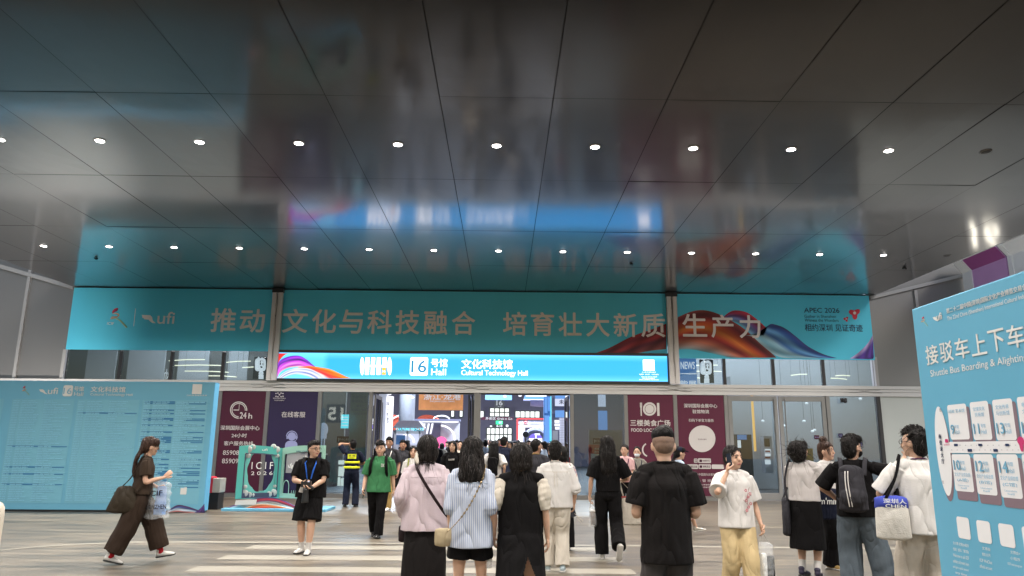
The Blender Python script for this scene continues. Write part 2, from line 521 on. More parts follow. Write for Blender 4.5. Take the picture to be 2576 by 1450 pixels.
# ------------------------------------------------------------------ the exhibition hall
XL, XR = -14.75, 12.9
hall = thing("exhibition_hall", "big exhibition hall front with dark canopy soffit, white beam and glass doors", "building", (0, FY, 0))
SX, SY = 1.772, 3.565
mb = MB()
g = .015
y0 = FY - 12 * SY
for i in range(-9, 9):
    for j in range(12):
        xa = -1.03 + i * SX; xb = xa + SX
        xa, xb = max(xa, XL), min(xb, XR)
        if xb - xa < .1: continue
        ya, yb = y0 + j * SY, y0 + (j + 1) * SY
        tx, ty = rng.uniform(-.0038, .0038), rng.uniform(-.0026, .0026)
        cx_, cy_ = (xa + xb) / 2, (ya + yb) / 2
        # each tray sags a hair: 4 x 6 grid
        nx, ny = 4, 6
        dn = rng.uniform(-.002, .010)
        vs = []; fs = []
        for b in range(ny + 1):
            for a in range(nx + 1):
                fx, fy = a / nx, b / ny
                X = xa + g / 2 + (xb - xa - g) * fx; Y = ya + g / 2 + (yb - ya - g) * fy
                Z = CEIL + (X - cx_) * tx + (Y - cy_) * ty - dn * math.sin(math.pi * fx) * math.sin(math.pi * fy)
                vs.append((X, Y, Z))
        for b in range(ny):
            for a in range(nx):
                q = b * (nx + 1) + a
                fs.append((q, q + nx + 1, q + nx + 2, q + 1))
        mb.add(vs, fs)
mb.build("soffit", M['soffit'], hall, smooth=False)
mb = MB(); mb.box(XL, y0, CEIL + .04, XR, FY + .4, CEIL + .8); mb.build("canopy_roof", M['seam'], hall)

# white beam with two shadow grooves
ZB0, ZB1 = 3.41, 3.755
bl, br_ = -19.5, 19.5
mb = MB()
for za, zb, yy in ((ZB0, ZB0 + .125, .07), (ZB0 + .14, ZB0 + .22, .055), (ZB0 + .235, ZB1, .07)):
    mb.box(bl, FY - yy, za, br_, FY + .18, zb)
for z in (ZB0 + .1325, ZB0 + .2275): mb.box(bl, FY + .0, z - .0085, br_, FY + .16, z + .0085)
mb.build("beam", M['white_alu'], hall)
# two tall white posts
def post(u, v):
    x = FX(u, v)
    mb = MB()
    mb.box(x - .17, FY - .22, ZB1 + .002, x - .035, FY - .09, CEIL - .17)
    mb.box(x + .035, FY - .22, ZB1 + .002, x + .17, FY - .09, CEIL - .17)
    mb.box(x - .04, FY - .185, ZB1 + .003, x + .04, FY - .10, CEIL - .171)
    o = mb.build("post", M['post_alu'], hall)
    c = MB(); c.box(x - .19, FY - .24, CEIL - .168, x + .19, FY - .08, CEIL - .03); c.build("post_cap", M['black'], o)
    # cable clipped down the post
    w = MB(); w.tube([(x - .03 + .02 * math.sin(k * 1.3), FY - .205, CEIL - .2 - k * .16) for k in range(6)], .006, 6)
    w.tube([(x + .02 * math.sin(k * 1.7), FY - .205, CEIL - .2 - k * .3) for k in range(10)], .005, 6); w.build("cable", M['dark_alu'], o)
post(695, 850); post(1690, 850)
# clusters of cables tied on the beam
for u in (675, 1185, 1693, 2170):
    x = FX(u, 972); w = MB()
    for k, (dx, dz) in enumerate(((-.55, .06), (-.5, -.05), (.55, .05), (.6, -.06))):
        w.tube([(x, FY - .085, ZB0 + .17), (x + dx * .4, FY - .09, ZB0 + .17 + dz * .8), (x + dx, FY - .085, ZB0 + .17 + dz)], .006, 6)
    w.build("cable", M['grey_alu'], hall)
# mullions under the beam
mull_u = [555, 675, 806, 1573, 1697, 1824, 2080]
mx = [FX(u, 1000) for u in mull_u]
XJL, XC, XJR = FX(934, 1000), FX(1187, 1000), FX(1438, 1000)
XEND = FX(2208, 1010)
for x in mx:
    mb = MB(); mb.box(x - .065, FY - .06, .0, x + .065, FY + .12, ZB0 - .002); mb.build("mullion", M['grey_alu'], hall, bevel=.006)
mb = MB(); mb.box(XEND - .05, FY - .05, 0, XEND + .07, FY + .12, ZB0 - .002); mb.build("mullion", M['dark_alu'], hall)
for x in (XJL, XJR):
    mb = MB(); mb.box(x - .06, FY - .06, 0, x + .06, FY + .14, ZB0 - .002); mb.build("door_jamb", M['grey_alu'], hall, bevel=.006)
mb = MB(); mb.box(XC + .08, FY - .05, 0, XC + .3, FY + .14, ZB0 - .002); mb.build("door_jamb", M['grey_alu'], hall, bevel=.006)
mb = MB(); mb.box(XJL + .07, FY + .0, ZB0 - .05, XC + .07, FY + .15, ZB0 - .004); mb.box(XC + .31, FY, ZB0 - .05, XJR - .07, FY + .15, ZB0 - .004); mb.build("door_head", M['dark_alu'], hall)
# fixed panes and their sills
def pane(xa, xb, za, zb, name="window_pane"):
    mb = MB(); mb.box(xa, FY + .03, za, xb, FY + .045, zb); return mb.build(name, M['glass'], hall)
bays = [(mx[0], mx[1]), (mx[1], mx[2]), (mx[2], XJL), (XJR, mx[3]), (mx[3], mx[4]), (mx[4], mx[5]), (mx[6], XEND)]
for a, b in bays:
    pane(a + .066, b - .066, .14, ZB0 - .003)
    mb = MB(); mb.box(a + .066, FY - .02, 0, b - .066, FY + .1, .138); mb.build("sill", M['grey_alu'], hall)
# closed double door on the right
def door(xa, xb, hx):
    mb = MB(); zt = ZB0 - .02
    mb.box(xa, FY - .03, .03, xa + .13, FY + .05, zt); mb.box(xb - .13, FY - .03, .03, xb, FY + .05, zt)
    mb.box(xa + .13, FY - .03, zt - .17, xb - .13, FY + .05, zt); mb.box(xa + .13, FY - .03, .03, xb - .13, FY + .05, .25)
    d = mb.build("door", M['grey_alu'], hall, bevel=.004)
    p = MB(); p.box(xa + .131, FY + .0, .251, xb - .131, FY + .012, zt - .171); p.build("door_glass", M['glass'], d)
    h = MB(); h.tube([(hx, FY - .11, .5), (hx, FY - .11, zt - .08)], .018, 10)
    for z in (.75, zt - .25): h.tube([(hx, FY - .11, z), (hx, FY - .03, z)], .012, 8)
    h.build("handle", M['grey_alu'], d)
x1, x2, x3 = mx[5] + .08, FX(1955, 1000), mx[6] - .08
door(x1, x2 - .02, x2 - .16); door(x2 + .02, x3, x2 + .2)
# four leaves standing open into the hall
def leaf(x, thick=.05, L=1.35, col='grey_alu'):
    zt = ZB0 - .06
    mb = MB()
    for ya in (.16, .16 + L - .12): mb.box(x - thick / 2, FY + ya, .02, x + thick / 2, FY + ya + .12, zt)
    mb.box(x - thick / 2, FY + .28, zt - .12, x + thick / 2, FY + .16 + L - .12, zt); mb.box(x - thick / 2, FY + .28, .02, x + thick / 2, FY + .16 + L - .12, .2)
    d = mb.build("door", M[col], hall)
    p = MB(); p.box(x - .006, FY + .281, .201, x + .006, FY + .039 + L, zt - .121); p.build("door_glass", M['glass'], d)
    h = MB(); h.tube([(x + .08, FY + .16 + L - .2, .5), (x + .08, FY + .16 + L - .2, zt - .2)], .016, 8); h.build("handle", M['grey_alu'], d)
leaf(XJL + .1); leaf(XC - .1, col='dark_alu'); leaf(XC + .02, .05, .9, 'dark_alu'); leaf(XJR - .1, col='dark_alu')
# upper glazing between beam and banners
ZU0, ZU1 = ZB1 + .003, CEIL
um = [FX(u, 925) for u in (301, 430, 560)] + [FX(u, 930) for u in (1822, 1945, 2071)]
for x in um:
    mb = MB(); mb.box(x - .05, FY - .02, ZU0, x + .05, FY + .1, 4.7); mb.build("mullion", M['dark_alu'], hall)
xs_l = [-14.65, um[0], um[1], um[2], FX(695, 850)]
xs_r = [FX(1690, 850), um[3], um[4], um[5], 12.55]
for xs in (xs_l, xs_r):
    for a, b in zip(xs[:-1], xs[1:]):
        pane(a + .055, b - .055, ZU0, 5.1)
# wall behind the banners above the glazing
mb = MB(); mb.box(-14.65, FY + .2, 5.12, 12.55, FY + .3, CEIL + .02); mb.build("upper_wall", M['dark_alu'], hall)

# perforated metal side walls
def perforated():
    m = bpy.data.materials.new("perforated_metal")
    t, p = nodes(m)
    tc = t.nodes.new("ShaderNodeTexCoord")
    mp = t.nodes.new("ShaderNodeMapping"); mp.inputs["Rotation"].default_value = (0, R(45), 0); mp.inputs["Scale"].default_value = (34, 34, 34)
    t.links.new(tc.outputs["Object"], mp.inputs[0])
    v = t.nodes.new("ShaderNodeTexVoronoi"); v.inputs["Randomness"].default_value = 0; v.inputs["Scale"].default_value = 1.0
    t.links.new(mp.outputs[0], v.inputs["Vector"])
    r = t.nodes.new("ShaderNodeMapRange"); r.inputs[1].default_value = .36; r.inputs[2].default_value = .5
    t.links.new(v.outputs["Distance"], r.inputs[0])
    x = t.nodes.new("ShaderNodeMix"); x.data_type = 'RGBA'; x.inputs[6].default_value = (.13, .127, .125, 1); x.inputs[7].default_value = (.24, .235, .23, 1)
    t.links.new(r.outputs[0], x.inputs[0]); t.links.new(x.outputs[2], p.inputs["Base Color"])
    p.inputs["Roughness"].default_value = .42; p.inputs["Metallic"].default_value = .3
    return m
M['perf'] = perforated()
def strip(mb, p, q, w, y0, y1):
    """bar in the facade plane from p to q (x, z)"""
    p = Vector((p[0], 0, p[1])); q = Vector((q[0], 0, q[1])); d = (q - p).normalized(); n = Vector((-d.z, 0, d.x)) * w / 2
    c = (p + q) / 2; mb.obox((c.x, (y0 + y1) / 2, c.z), (q - p) / 2, (0, (y1 - y0) / 2, 0), n)
for sgn in (-1, 1):
    mb = MB()
    if sgn < 0: xa, xb = -26.0, -14.72
    else: xa, xb = 12.62, 24.0
    mb.box(xa, FY + .08, ZB1 + .004, xb, FY + .16, 11.5)
    mb.build("side_wall", M['perf'], hall)
    mb = MB()
    if sgn < 0:
        x = FX(49, 850); mb.box(x - .05, FY - .0, ZB1 + .005, x + .05, FY + .079, 7.6)
        strip(mb, (FX(186, 722), FZ(186, 724)), (FX(-200, 608), FZ(-200, 612)), .13, FY - .02, FY + .078)
        mb.box(-14.79, FY - .01, ZB1 + .005, -14.68, FY + .079, 4.75)
    else:
        x = FX(2307, 760); mb.box(x - .05, FY - .0, ZB1 + .005, x + .05, FY + .079, 7.1)
        strip(mb, (FX(2189, 751), FZ(2189, 750)), (FX(2640, 640), FZ(2640, 640)), .11, FY - .02, FY + .078)
        mb.box(12.62, FY - .01, ZB1 + .005, 12.72, FY + .079, 4.75)
    mb.build("wall_rail", M['rail_alu'], hall)
    mb = MB()
    if sgn < 0: mb.box(-26, FY + .0, 0, mx[0] - .07, FY + .08, ZB0 - .003)
    else: mb.box(XEND + .08, FY + .0, .0, 24, FY + .08, ZB0 - .003)
    mb.build("wall_panel", M['frosted'], hall)
mb = MB(); mb.box(XEND + .3, FY - .012, .0, XEND + 3, FY - .002, .16); mb.build("skirting", M['dark_alu'], hall)

# ------------------------------------------------------------------ purple and white edge beam of the canopy, right
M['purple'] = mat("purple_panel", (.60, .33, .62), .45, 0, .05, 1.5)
M['purple_shaded'] = mat("purple_shaded_slope", (.30, .07, .24), .45, 0, .05, 1.5)  # same purple with the sloping face's shade put into the colour
XG = 15.5
pA = atX(2398, 664, XG); pD = atX(2421, 688, XG + .24)
ys = pA.y; zg = pA.z
gan = thing("edge_beam", "purple and white panelled beam running overhead beyond the right edge of the dark soffit", "beam", (XG, ys, 6.5))
xo = XG + .29; zo = pD.z
def edge(mb, ya, yb, proud=0.0, z0=6.5):
    mb.add([(XG - proud, ya, zg), (XG - proud, yb, zg), (xo - proud, yb, zo), (xo - proud, ya, zo), (xo - proud, ya, z0), (xo - proud, yb, z0),
            (XG + .8, ya, zg), (XG + .8, yb, zg), (XG + .8, ya, z0), (XG + .8, yb, z0)],
           [(0, 3, 2, 1), (3, 4, 5, 2), (0, 6, 8, 4, 3), (1, 2, 5, 9, 7), (4, 8, 9, 5)])
w_ = .50
mb = MB(); edge(mb, ys - .24, ys, .02); edge(mb, ys - w_, ys - .26, .035); mb.build("end_trim", M['white'], gan)
ye = atX(2530, 650, xo).y
mb = MB(); edge(mb, ye, ys - w_ - .005); o = mb.build("purple_panel", [M['purple'], M['purple_shaded']], gan)
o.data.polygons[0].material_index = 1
mb = MB(); edge(mb, ye - .1, ye - .005, -.05); mb.build("gap", M['black'], gan)
mb = MB(); edge(mb, ye - .3, ye - .105, .03); edge(mb, ye - 7.5, ye - .305, .0); mb.build("white_panel", M['white'], gan)

# ------------------------------------------------------------------ downlights
def downlight(x, y, lit=True, label=None, boost=1.0):
    t = thing("downlight", label or "round recessed downlight glowing white in the dark soffit", "ceiling light", (x, y, CEIL), 0, "round downlights in the soffit")
    mb = MB()
    mb.lathe([(.085, -.016), (.097, -.016), (.1, -.006), (.1, .0), (.08, .0), (.07, -.012)], (x, y, CEIL), 24)
    mb.build("rim", M['white_alu'] if lit else M['grey_alu'], t, smooth=True)
    mb = MB(); mb.lathe([(.076, -.019), (.06, -.024)], (x, y, CEIL), 20)
    mb.build("lens", M['lamp'] if lit else M['black'], t)
    if lit:
        l = bpy.data.lights.new("spot", 'SPOT'); l.energy = SPOT_W * boost; l.spot_size = R(152); l.spot_blend = .7; l.shadow_soft_size = .11
        l.color = (1, .94, .87)
        o = bpy.data.objects.new("spot", l); COL.objects.link(o); o.parent = t; o.location = (0, 0, -.05)
    return t
ROWS = {12.36: range(-8, 8), 19.50: range(-8, 8), 5.22: range(-8, 8), -1.9: range(-8, 8)}
for y, ks in ROWS.items():
    for k in ks:
        x = -.155 + k * 1.772
        if x < XL + .3 or x > XR - .3: continue
        if y > 12 and y < 13 and k == 5: pass
        unlit = (abs(y - 12.36) < .1 and k == 5) or (abs(y - 19.5) < .1 and k == 7)
        if unlit:
            downlight(x, y, False, "unlit downlight at the right end of the " + ("nearer visible row" if y < 15 else "farther row near the banner"))
        elif abs(y - 12.36) < .1:
            downlight(x, y, True, "glowing downlight in the nearer visible row across the dark soffit")
        elif abs(y - 19.5) < .1:
            downlight(x, y, True, "glowing downlight in the farther row close to the turquoise banner", 1.35)
        else:
            downlight(x, y, True, "glowing downlight in the soffit rows above and behind the viewer")
for k, (u, v) in enumerate(((242, 650), (1588, 664), (2275, 674))):
    p = atZ(u, v, CEIL - .02)
    mb = MB(); mb.box(p.x - .035, p.y - .05, CEIL - .05, p.x + .035, p.y + .05, CEIL - .008); mb.tube([(p.x + .02, p.y - .01, CEIL - .06), (p.x + .03, p.y - .06, CEIL - .07)], .014, 8)
    tag(mb.build("ceiling_sensor", M['black']), "small black sensor box on the soffit " + ("above the left end of the banner", "above the right white post", "above the right banner corner")[k], "sensor", "sensor boxes on the soffit")

# floodlights on the ground that wash the two ends of the front (left one behind the board, right one beyond the sign)
def flood(x, y, tx, tz, e, col, label, ty=None, cone=100):
    ty = ty or FY
    t = thing("floodlight", label, "floodlight", (x, y, 0))
    d = (V3((tx, ty, tz)) - V3((x, y, .4))).normalized(); s = d.cross(V3((0, 0, 1))).normalized(); u = s.cross(d)
    mb = MB(); mb.obox(V3((x, y, .4)), s * .18, d * .05, u * .13); mb.build("housing", M['dark_alu'], t, bevel=.01)
    mb = MB(); mb.obox(V3((x, y, .4)) + d * .053, s * .16, d * .002, u * .11); mb.build("lens", M['lamp'], t)
    mb = MB(); mb.tube([V3((x, y, .3)), V3((x, y, .0))], .03, 8); mb.build("bracket", M['dark_alu'], t)
    l = bpy.data.lights.new("flood", 'SPOT'); l.energy = e; l.spot_size = R(cone); l.spot_blend = .7; l.shadow_soft_size = .12; l.color = col
    o = bpy.data.objects.new("flood", l); COL.objects.link(o); o.parent = t; o.location = (d.x * .08, d.y * .08, .4 + d.z * .08)
    o.rotation_euler = d.to_track_quat('-Z', 'Y').to_euler()
V3 = Vector
flood(-14.6, 20.6, -16.6, 3.9, 1150, (1, .94, .88), "ground floodlight hidden behind the left information board, washing the side wall", None, 92)
flood(10.6, 16.4, 14.6, 6.4, 600, (.92, .96, 1), "ground floodlight beyond the shuttle sign, washing the right banner", 21.0, 150)

# ================================================================== banners
M['teal'] = mat("banner_fabric", (.095, .59, .80), .75, 0, .05, .8, bump=.12, bscale=2.2, stretch=(1, 1, .35))
M['letter'] = mat("banner_lettering", (.84, .79, .78), .7, 0, .03)
M['navy_ink'] = mat("navy_ink", (.012, .03, .10), .6, 0, .0)
M['red_ink'] = mat("red_ink", (.62, .03, .06), .6, 0, .05)
M['print'] = colmat("printed_colour", .65)
M['white_ink'] = mat("white_ink", (.72, .72, .70), .6, 0, .02)
BY = FY - .03
def bannerbox(name, label, u0, u1, vt, vb):
    vm = (vt + vb) / 2; um = (u0 + u1) / 2
    x0, x1 = atY(u0, vm, BY).x, atY(u1, vm, BY).x
    z0, z1 = atY(um, vb, BY).z, CEIL - .035
    t = thing(name, label, "banner", ((x0 + x1) / 2, BY, z0), 0, "turquoise slogan banners")
    n = max(6, int((x1 - x0) / .35)); k = 8
    vs = []; fs = []
    for j in range(k + 1):
        for i in range(n + 1):
            x = x0 + (x1 - x0) * i / n; z = z0 + (z1 - z0) * j / k
            edge = min(i, n - i, 1) * min(j, k - j, 1)
            vs.append((x, BY + (.004 * math.sin(x * 2.1 + z) + .003 * math.sin(x * 4.3 - z * .9)) * edge, z))
    for j in range(k):
        for i in range(n):
            q = j * (n + 1) + i; fs.append((q, q + 1, q + n + 2, q + n + 1))
    m = MB(); m.add(vs, fs); m.box(x0 + .03, BY + .03, z0 + .01, x1 - .03, BY + .06, z1 - .01)
    m.build("fabric", M['teal'], t, smooth=True)
    return t
TY = BY - .013
b1 = bannerbox("banner", "turquoise banner with winged logo and first two big characters, left of the left post", 176, 684, 722, 882)
b2 = bannerbox("banner", "long middle turquoise banner with big white slogan between the two white posts", 704, 1677, 735, 889)
b3 = bannerbox("banner", "turquoise banner with APEC 2026 lettering and a flowing ribbon print, right of the right post", 1703, 2193, 742, 904)
def bchar(mb, s, u0, v0, u1, v1, bold=.018): face_text(mb, s, u0, v0, u1, v1, TY, bold)
Z1 = lambda zx, zy: (zx * .26989, 694.44 + zy * .26989)
Z2 = lambda zx, zy: (631.3 + zx * .26989, 694.44 + zy * .26989)
Z3 = lambda zx, zy: (1262.6 + zx * .26989, 694.44 + zy * .26989)
Z4 = lambda zx, zy: (1881.3 + zx * .26989, 631.3 + zy * .26989)
def box_(Z, a, b, c, d): return (*Z(a, b), *Z(c, d))
mb = MB()
bchar(mb, "推", *box_(Z1, 1965, 300, 2200, 525)); bchar(mb, "动", *box_(Z1, 2235, 308, 2468, 528))
bchar(mb, "ufi", *box_(Z1, 1468, 335, 1628, 448), .012)
bchar(mb, "ICIF", *box_(Z1, 998, 432, 1062, 456), 0)
P = lambda pts, Z: [Vector((atY(*Z(x, y), TY).x, TY, atY(*Z(x, y), TY).z)) for x, y in pts]
mb.poly(P([(1322, 364), (1400, 366), (1418, 385), (1424, 415), (1440, 430), (1452, 442), (1420, 440), (1395, 420), (1385, 408), (1345, 405), (1340, 395), (1328, 392)], Z1)[::-1])
mb.quad(*P([(1243, 470), (1248, 470), (1266, 305), (1261, 305)], Z1)[::-1])
mb.build("lettering", M['letter'], b1)
def logo_figure(parent, Z, fn=None):
    """running figure made of brush strokes"""
    fn = fn or (lambda x, y: (lambda p: Vector((p.x, TY, p.z)))(atY(*Z(x, y), TY)))
    mb = MB(); cols = []
    ribbon(mb, cols, [(1046, 350), (1050, 325), (1075, 303), (1103, 300)], [(1048, 350), (1075, 335), (1095, 325), (1103, 300)], [(.55, .03, .05), (.4, .02, .08)], 10, 4, fn)
    ribbon(mb, cols, [(1046, 352), (1085, 345), (1112, 360), (1100, 385), (1060, 400), (1030, 405)], [(1050, 356), (1080, 356), (1098, 370), (1085, 378), (1045, 380), (1028, 400)], [(.7, .45, .1), (.75, .6, .55), (.6, .22, .03)], 16, 4, fn)
    ribbon(mb, cols, [(1080, 395), (1115, 405), (1155, 440), (1190, 480)], [(1075, 402), (1105, 415), (1140, 450), (1172, 487)], [(.1, .25, .12), (.45, .6, .3), (.5, .75, .75)], 12, 4, fn)
    mb.build("emblem", M['print'], parent, colors=cols)
logo_figure(b1, Z1)
mb = MB()
for s, a, b in (("文", 295, 530), ("化", 568, 795), ("与", 825, 1043), ("科", 1085, 1312), ("技", 1348, 1572), ("融", 1612, 1832), ("合", 1872, 2090)):
    k = (a - 295) / 1800 * 22
    bchar(mb, s, *box_(Z2, a, 308 + k, b, 532 + k))
for s, a, b in (("培", 10, 235), ("育", 270, 487), ("壮", 527, 748), ("大", 785, 1003), ("新", 1040, 1262), ("质", 1297, 1522)):
    k = (a - 10) / 1300 * 16
    bchar(mb, s, *box_(Z3, a, 335 + k, b, 557 + k))
mb.build("lettering", M['letter'], b2)
TB = BY - .009
def rib(parent, strips, Z, Y, m, name="ribbon_print", stepn=.0):
    mb = MB(); cols = []
    for k, (A, B, c) in enumerate(strips):
        yk = Y - .0005 * k
        ribbon(mb, cols, A, B, [s2l(*q) for q in c], 40, 14, lambda x, y: (lambda p: Vector((p.x, yk, p.z)))(atY(*Z(x, y), Y)))
    return mb.build(name, m, parent, colors=cols)
rib(b2, [([(870, 720), (1000, 672), (1200, 570), (1400, 497), (1532, 445)], [(1270, 720), (1330, 708), (1410, 695), (1480, 688), (1532, 684)],
          [(150, 45, 55), (110, 40, 55), (165, 55, 62), (95, 40, 58), (125, 60, 65), (150, 85, 80)])], Z3, TB, M['print'])
rib(b3, [
    ([(2050, 400), (2110, 345), (2180, 322), (2290, 345), (2400, 425), (2480, 500), (2573, 575)], [(1990, 470), (2040, 430), (2110, 415), (2200, 440), (2300, 520), (2420, 640), (2540, 740)],
     [(205, 60, 80), (150, 45, 75), (110, 70, 130), (120, 140, 200), (130, 185, 215)]),
    ([(1640, 385), (1760, 335), (1860, 320), (1960, 335), (2080, 385), (2240, 480), (2380, 600), (2480, 690), (2560, 762)], [(1640, 688), (1720, 684), (1800, 690), (1880, 706), (1950, 720), (2000, 732), (2060, 745), (2100, 755), (2140, 762)],
     [(150, 70, 70), (90, 28, 40), (150, 50, 50), (205, 90, 45), (225, 130, 60), (190, 70, 55), (140, 40, 50), (205, 120, 95), (190, 150, 140), (120, 170, 185)]),
], Z3, TB, M['print'])
rib(b3, [
    ([(150, 790), (200, 690), (270, 692), (350, 725), (450, 800), (560, 890), (700, 962), (830, 1000)], [(-30, 790), (40, 800), (110, 860), (180, 920), (250, 970), (320, 995), (420, 1002), (560, 1003)],
     [(70, 75, 135), (50, 90, 170), (110, 170, 220), (70, 120, 190), (165, 210, 230), (130, 190, 215), (180, 215, 228)]),
    ([(950, 1005), (1010, 965), (1080, 905), (1130, 845), (1165, 782)], [(1130, 1010), (1160, 1008), (1168, 1006), (1172, 1000), (1174, 990)], [(190, 170, 220), (85, 55, 150), (95, 60, 160), (60, 35, 110)]),
], Z4, TB - .002, M['print'])
mb = MB()
for s, a, b, k in (("生", 1683, 1910, 352), ("产", 1948, 2160, 362), ("力", 2212, 2412, 366)):
    bchar(mb, s, *box_(Z3, a, k, b, k + 215))
mb.build("lettering", M['letter'], b3)
mb = MB()
bchar(mb, "APEC 2026", *box_(Z4, 523, 533, 853, 578), .012); bchar(mb, "Gather in Shenzhen", *box_(Z4, 527, 598, 820, 625), 0); bchar(mb, "Witness the Wonders", *box_(Z4, 530, 634, 845, 662), 0)
bchar(mb, "相约深圳 见证奇迹", *box_(Z4, 532, 684, 1070, 752), .008)
mb.build("small_lettering", M['navy_ink'], b3)
mb = MB()
def flower(c, r, rot):
    pts = []
    for i in range(36):
        a = 2 * math.pi * i / 36
        q = r * (.78 + .26 * math.cos(3 * (a - rot)))
        pts.append((c[0] + q * math.cos(a), c[1] - q * math.sin(a)))
    mb.poly(P(pts, Z4)[::1])
flower((995, 585), 55, R(35)); flower((916, 637), 25, R(50))
mb.build("flower_emblem", M['red_ink'], b3)
mb = MB()
for c, r in (((995, 580), 14), ((916, 636), 6)):
    mb.poly([p + Vector((0, -.004, 0)) for p in P([(c[0] + r * math.cos(a * .5236), c[1] - r * math.sin(a * .5236)) for a in range(12)], Z4)])
mb.build("flower_centre", M['white_ink'], b3)

# ================================================================== LED strip over the doors
LY = FY - .12
M['led'] = colmat("led_picture", .3, 1.0)
M['led_white'] = emis("led_white", (.95, .93, 1.0), 2.4)
M['led_blue'] = emis("led_blue", (.02, .22, .42), 1.3)
M['led_grey'] = emis("led_grey", (.45, .5, .66), 1.2)
M['led_orange'] = emis("led_orange", (.95, .42, .06), 1.6)
lx0, lx1 = FX(698, 920), FX(1677, 930); lz0, lz1 = FZ(1188, 957), FZ(1188, 893)
led = thing("led_screen", "long glowing cyan display strip reading 16 Hall above the doors", "display", ((lx0 + lx1) / 2, LY, lz0))
mb = MB(); mb.box(lx0 - .08, LY + .004, lz0 - .09, lx1 + .08, FY - .071, lz1 + .09)
mb.box(lx0 - .08, LY - .03, lz0 - .09, lx1 + .08, LY + .003, lz0 - .012); mb.box(lx0 - .08, LY - .03, lz1 + .012, lx1 + .08, LY + .003, lz1 + .09)
mb.box(lx0 - .08, LY - .03, lz0 - .011, lx0 - .01, LY + .003, lz1 + .011); mb.box(lx1 + .01, LY - .03, lz0 - .011, lx1 + .08, LY + .003, lz1 + .011)
mb.build("frame", M['black'], led)
mb = MB(); cols = []
nx, nz = 60, 8
vs = []; fs = []
for j in range(nz + 1):
    for i in range(nx + 1):
        fx, fz = i / nx, j / nz
        vs.append((lx0 + (lx1 - lx0) * fx, LY, lz0 + (lz1 - lz0) * fz))
        c = Vector((.02, .31, .76)) * 1.0
        e = max(abs(fz - .5) * 2 - .6, 0) / .4
        c = c.lerp(Vector((.25, .8, 1.15)), e * .35)
        if fx < .12: c = c.lerp(Vector((.2, .75, 1.0)), .3)
        cols.append((*(c * 2.0), 1))
for j in range(nz):
    for i in range(nx):
        q = j * (nx + 1) + i; fs.append((q, q + 1, q + nx + 2, q + nx + 1))
mb.add(vs, fs)
mb.build("picture", M['led'], led, colors=cols)
def ribl(strips, Z):
    mb = MB(); cols = []
    for k, (A, B, c) in enumerate(strips):
        yk = LY - .004 - .001 * k
        ribbon(mb, cols, A, B, [tuple(np.array(s2l(*q)) * 1.9) for q in c], 40, 16, lambda x, y: (lambda p: Vector((min(max(p.x, lx0), lx1), yk, min(max(p.z, lz0), lz1))))(atY(*Z(x, y), LY)))
    mb.build("ribbon_picture", M['led'], led, colors=[(min(a, 3), min(b, 3), min(c, 3), 1) for a, b, c, d in cols])
ribl([
    ([(248, 860), (262, 800), (300, 750), (340, 725), (372, 722)], [(250, 722), (262, 722), (290, 722), (330, 722), (365, 721)], [(240, 60, 40), (255, 40, 30), (200, 20, 60)]),
    ([(245, 900), (262, 800), (350, 752), (450, 745), (520, 780), (580, 830), (640, 870)], [(245, 955), (275, 900), (340, 862), (430, 850), (500, 850), (560, 845), (640, 880)],
     [(90, 40, 190), (150, 40, 210), (60, 30, 120), (200, 60, 220), (240, 120, 240), (170, 40, 180), (250, 190, 160)]),
    ([(440, 852), (540, 840), (640, 852), (740, 870), (820, 905), (880, 935), (935, 956)], [(440, 862), (520, 862), (580, 885), (640, 915), (680, 940), (700, 950), (715, 956)],
     [(255, 150, 90), (255, 120, 20), (250, 90, 20), (255, 70, 50), (240, 40, 60), (255, 200, 190)]),
    ([(245, 958), (300, 905), (380, 868), (470, 855), (560, 870), (640, 912), (700, 956)], [(290, 958), (340, 935), (400, 922), (460, 922), (520, 935), (550, 948), (570, 957)],
     [(255, 255, 255), (150, 170, 240), (255, 255, 255), (90, 110, 200), (230, 240, 255), (120, 190, 240)]),
], Z2)
LT = LY - .016
mb = MB()
def rr(mb, Z, x0, y0, x1, y1, r, Y):
    mb.mark()
    a, b = atY(*Z(x0, y1), Y), atY(*Z(x1, y0), Y)
    mb.poly([Vector((x, Y, z)) for x, z in rrect(a.x, a.z, b.x, b.z, r)])
rr(mb, Z2, 1480, 760, 1652, 928, .06, LT)
for row, (y0, y1) in enumerate(((760, 828), (855, 922))):
    for k in range(4):
        if row == 1 and k == 3: continue
        rr(mb, Z2, 1065 + k * 53 - row * 3, y0, 1106 + k * 53 - row * 3, y1, .01, LT)
rr(mb, Z2, 1055, 832, 1275, 850, .01, LT)
for cx_ in (1037, 1292):
    pts = [atY(*Z2(cx_ + 20 * math.cos(a * .2618), 842 + 84 * math.sin(a * .2618)), LT) for a in range(24)]
    mb.poly([Vector((p.x, LT, p.z)) for p in pts][::-1])
face_text(mb, "号馆", *box_(Z2, 1678, 772, 1832, 850), LT, .012); face_text(mb, "Hall", *box_(Z2, 1680, 866, 1818, 926), LT, .01)
face_text(mb, "文化科技馆", *box_(Z2, 1962, 778, 2438, 868), LT, .02); face_text(mb, "Cultural Technology Hall", *box_(Z2, 1960, 880, 2580, 942), LT, .008)
for k, (a, b, c) in enumerate(((1305, 1437, 898), (1280, 1462, 918), (1300, 1445, 940), (1310, 1425, 953), (1280, 1460, 966))):
    face_text(mb, ["文小博 文博会AI助手", "找展商、查活动、了解文博会", "Get to know ICIF", "ask the assistant", "about exhibits and events"][k], *box_(Z3, a, c - 5, b, c + 6), LT, 0)
rr(mb, Z3, 1317, 782, 1420, 884, .02, LT)
mb.build("white_picture", M['led_white'], led)
mb = MB()
face_text(mb, "16", *box_(Z2, 1494, 788, 1636, 902), LT - .006, .02)
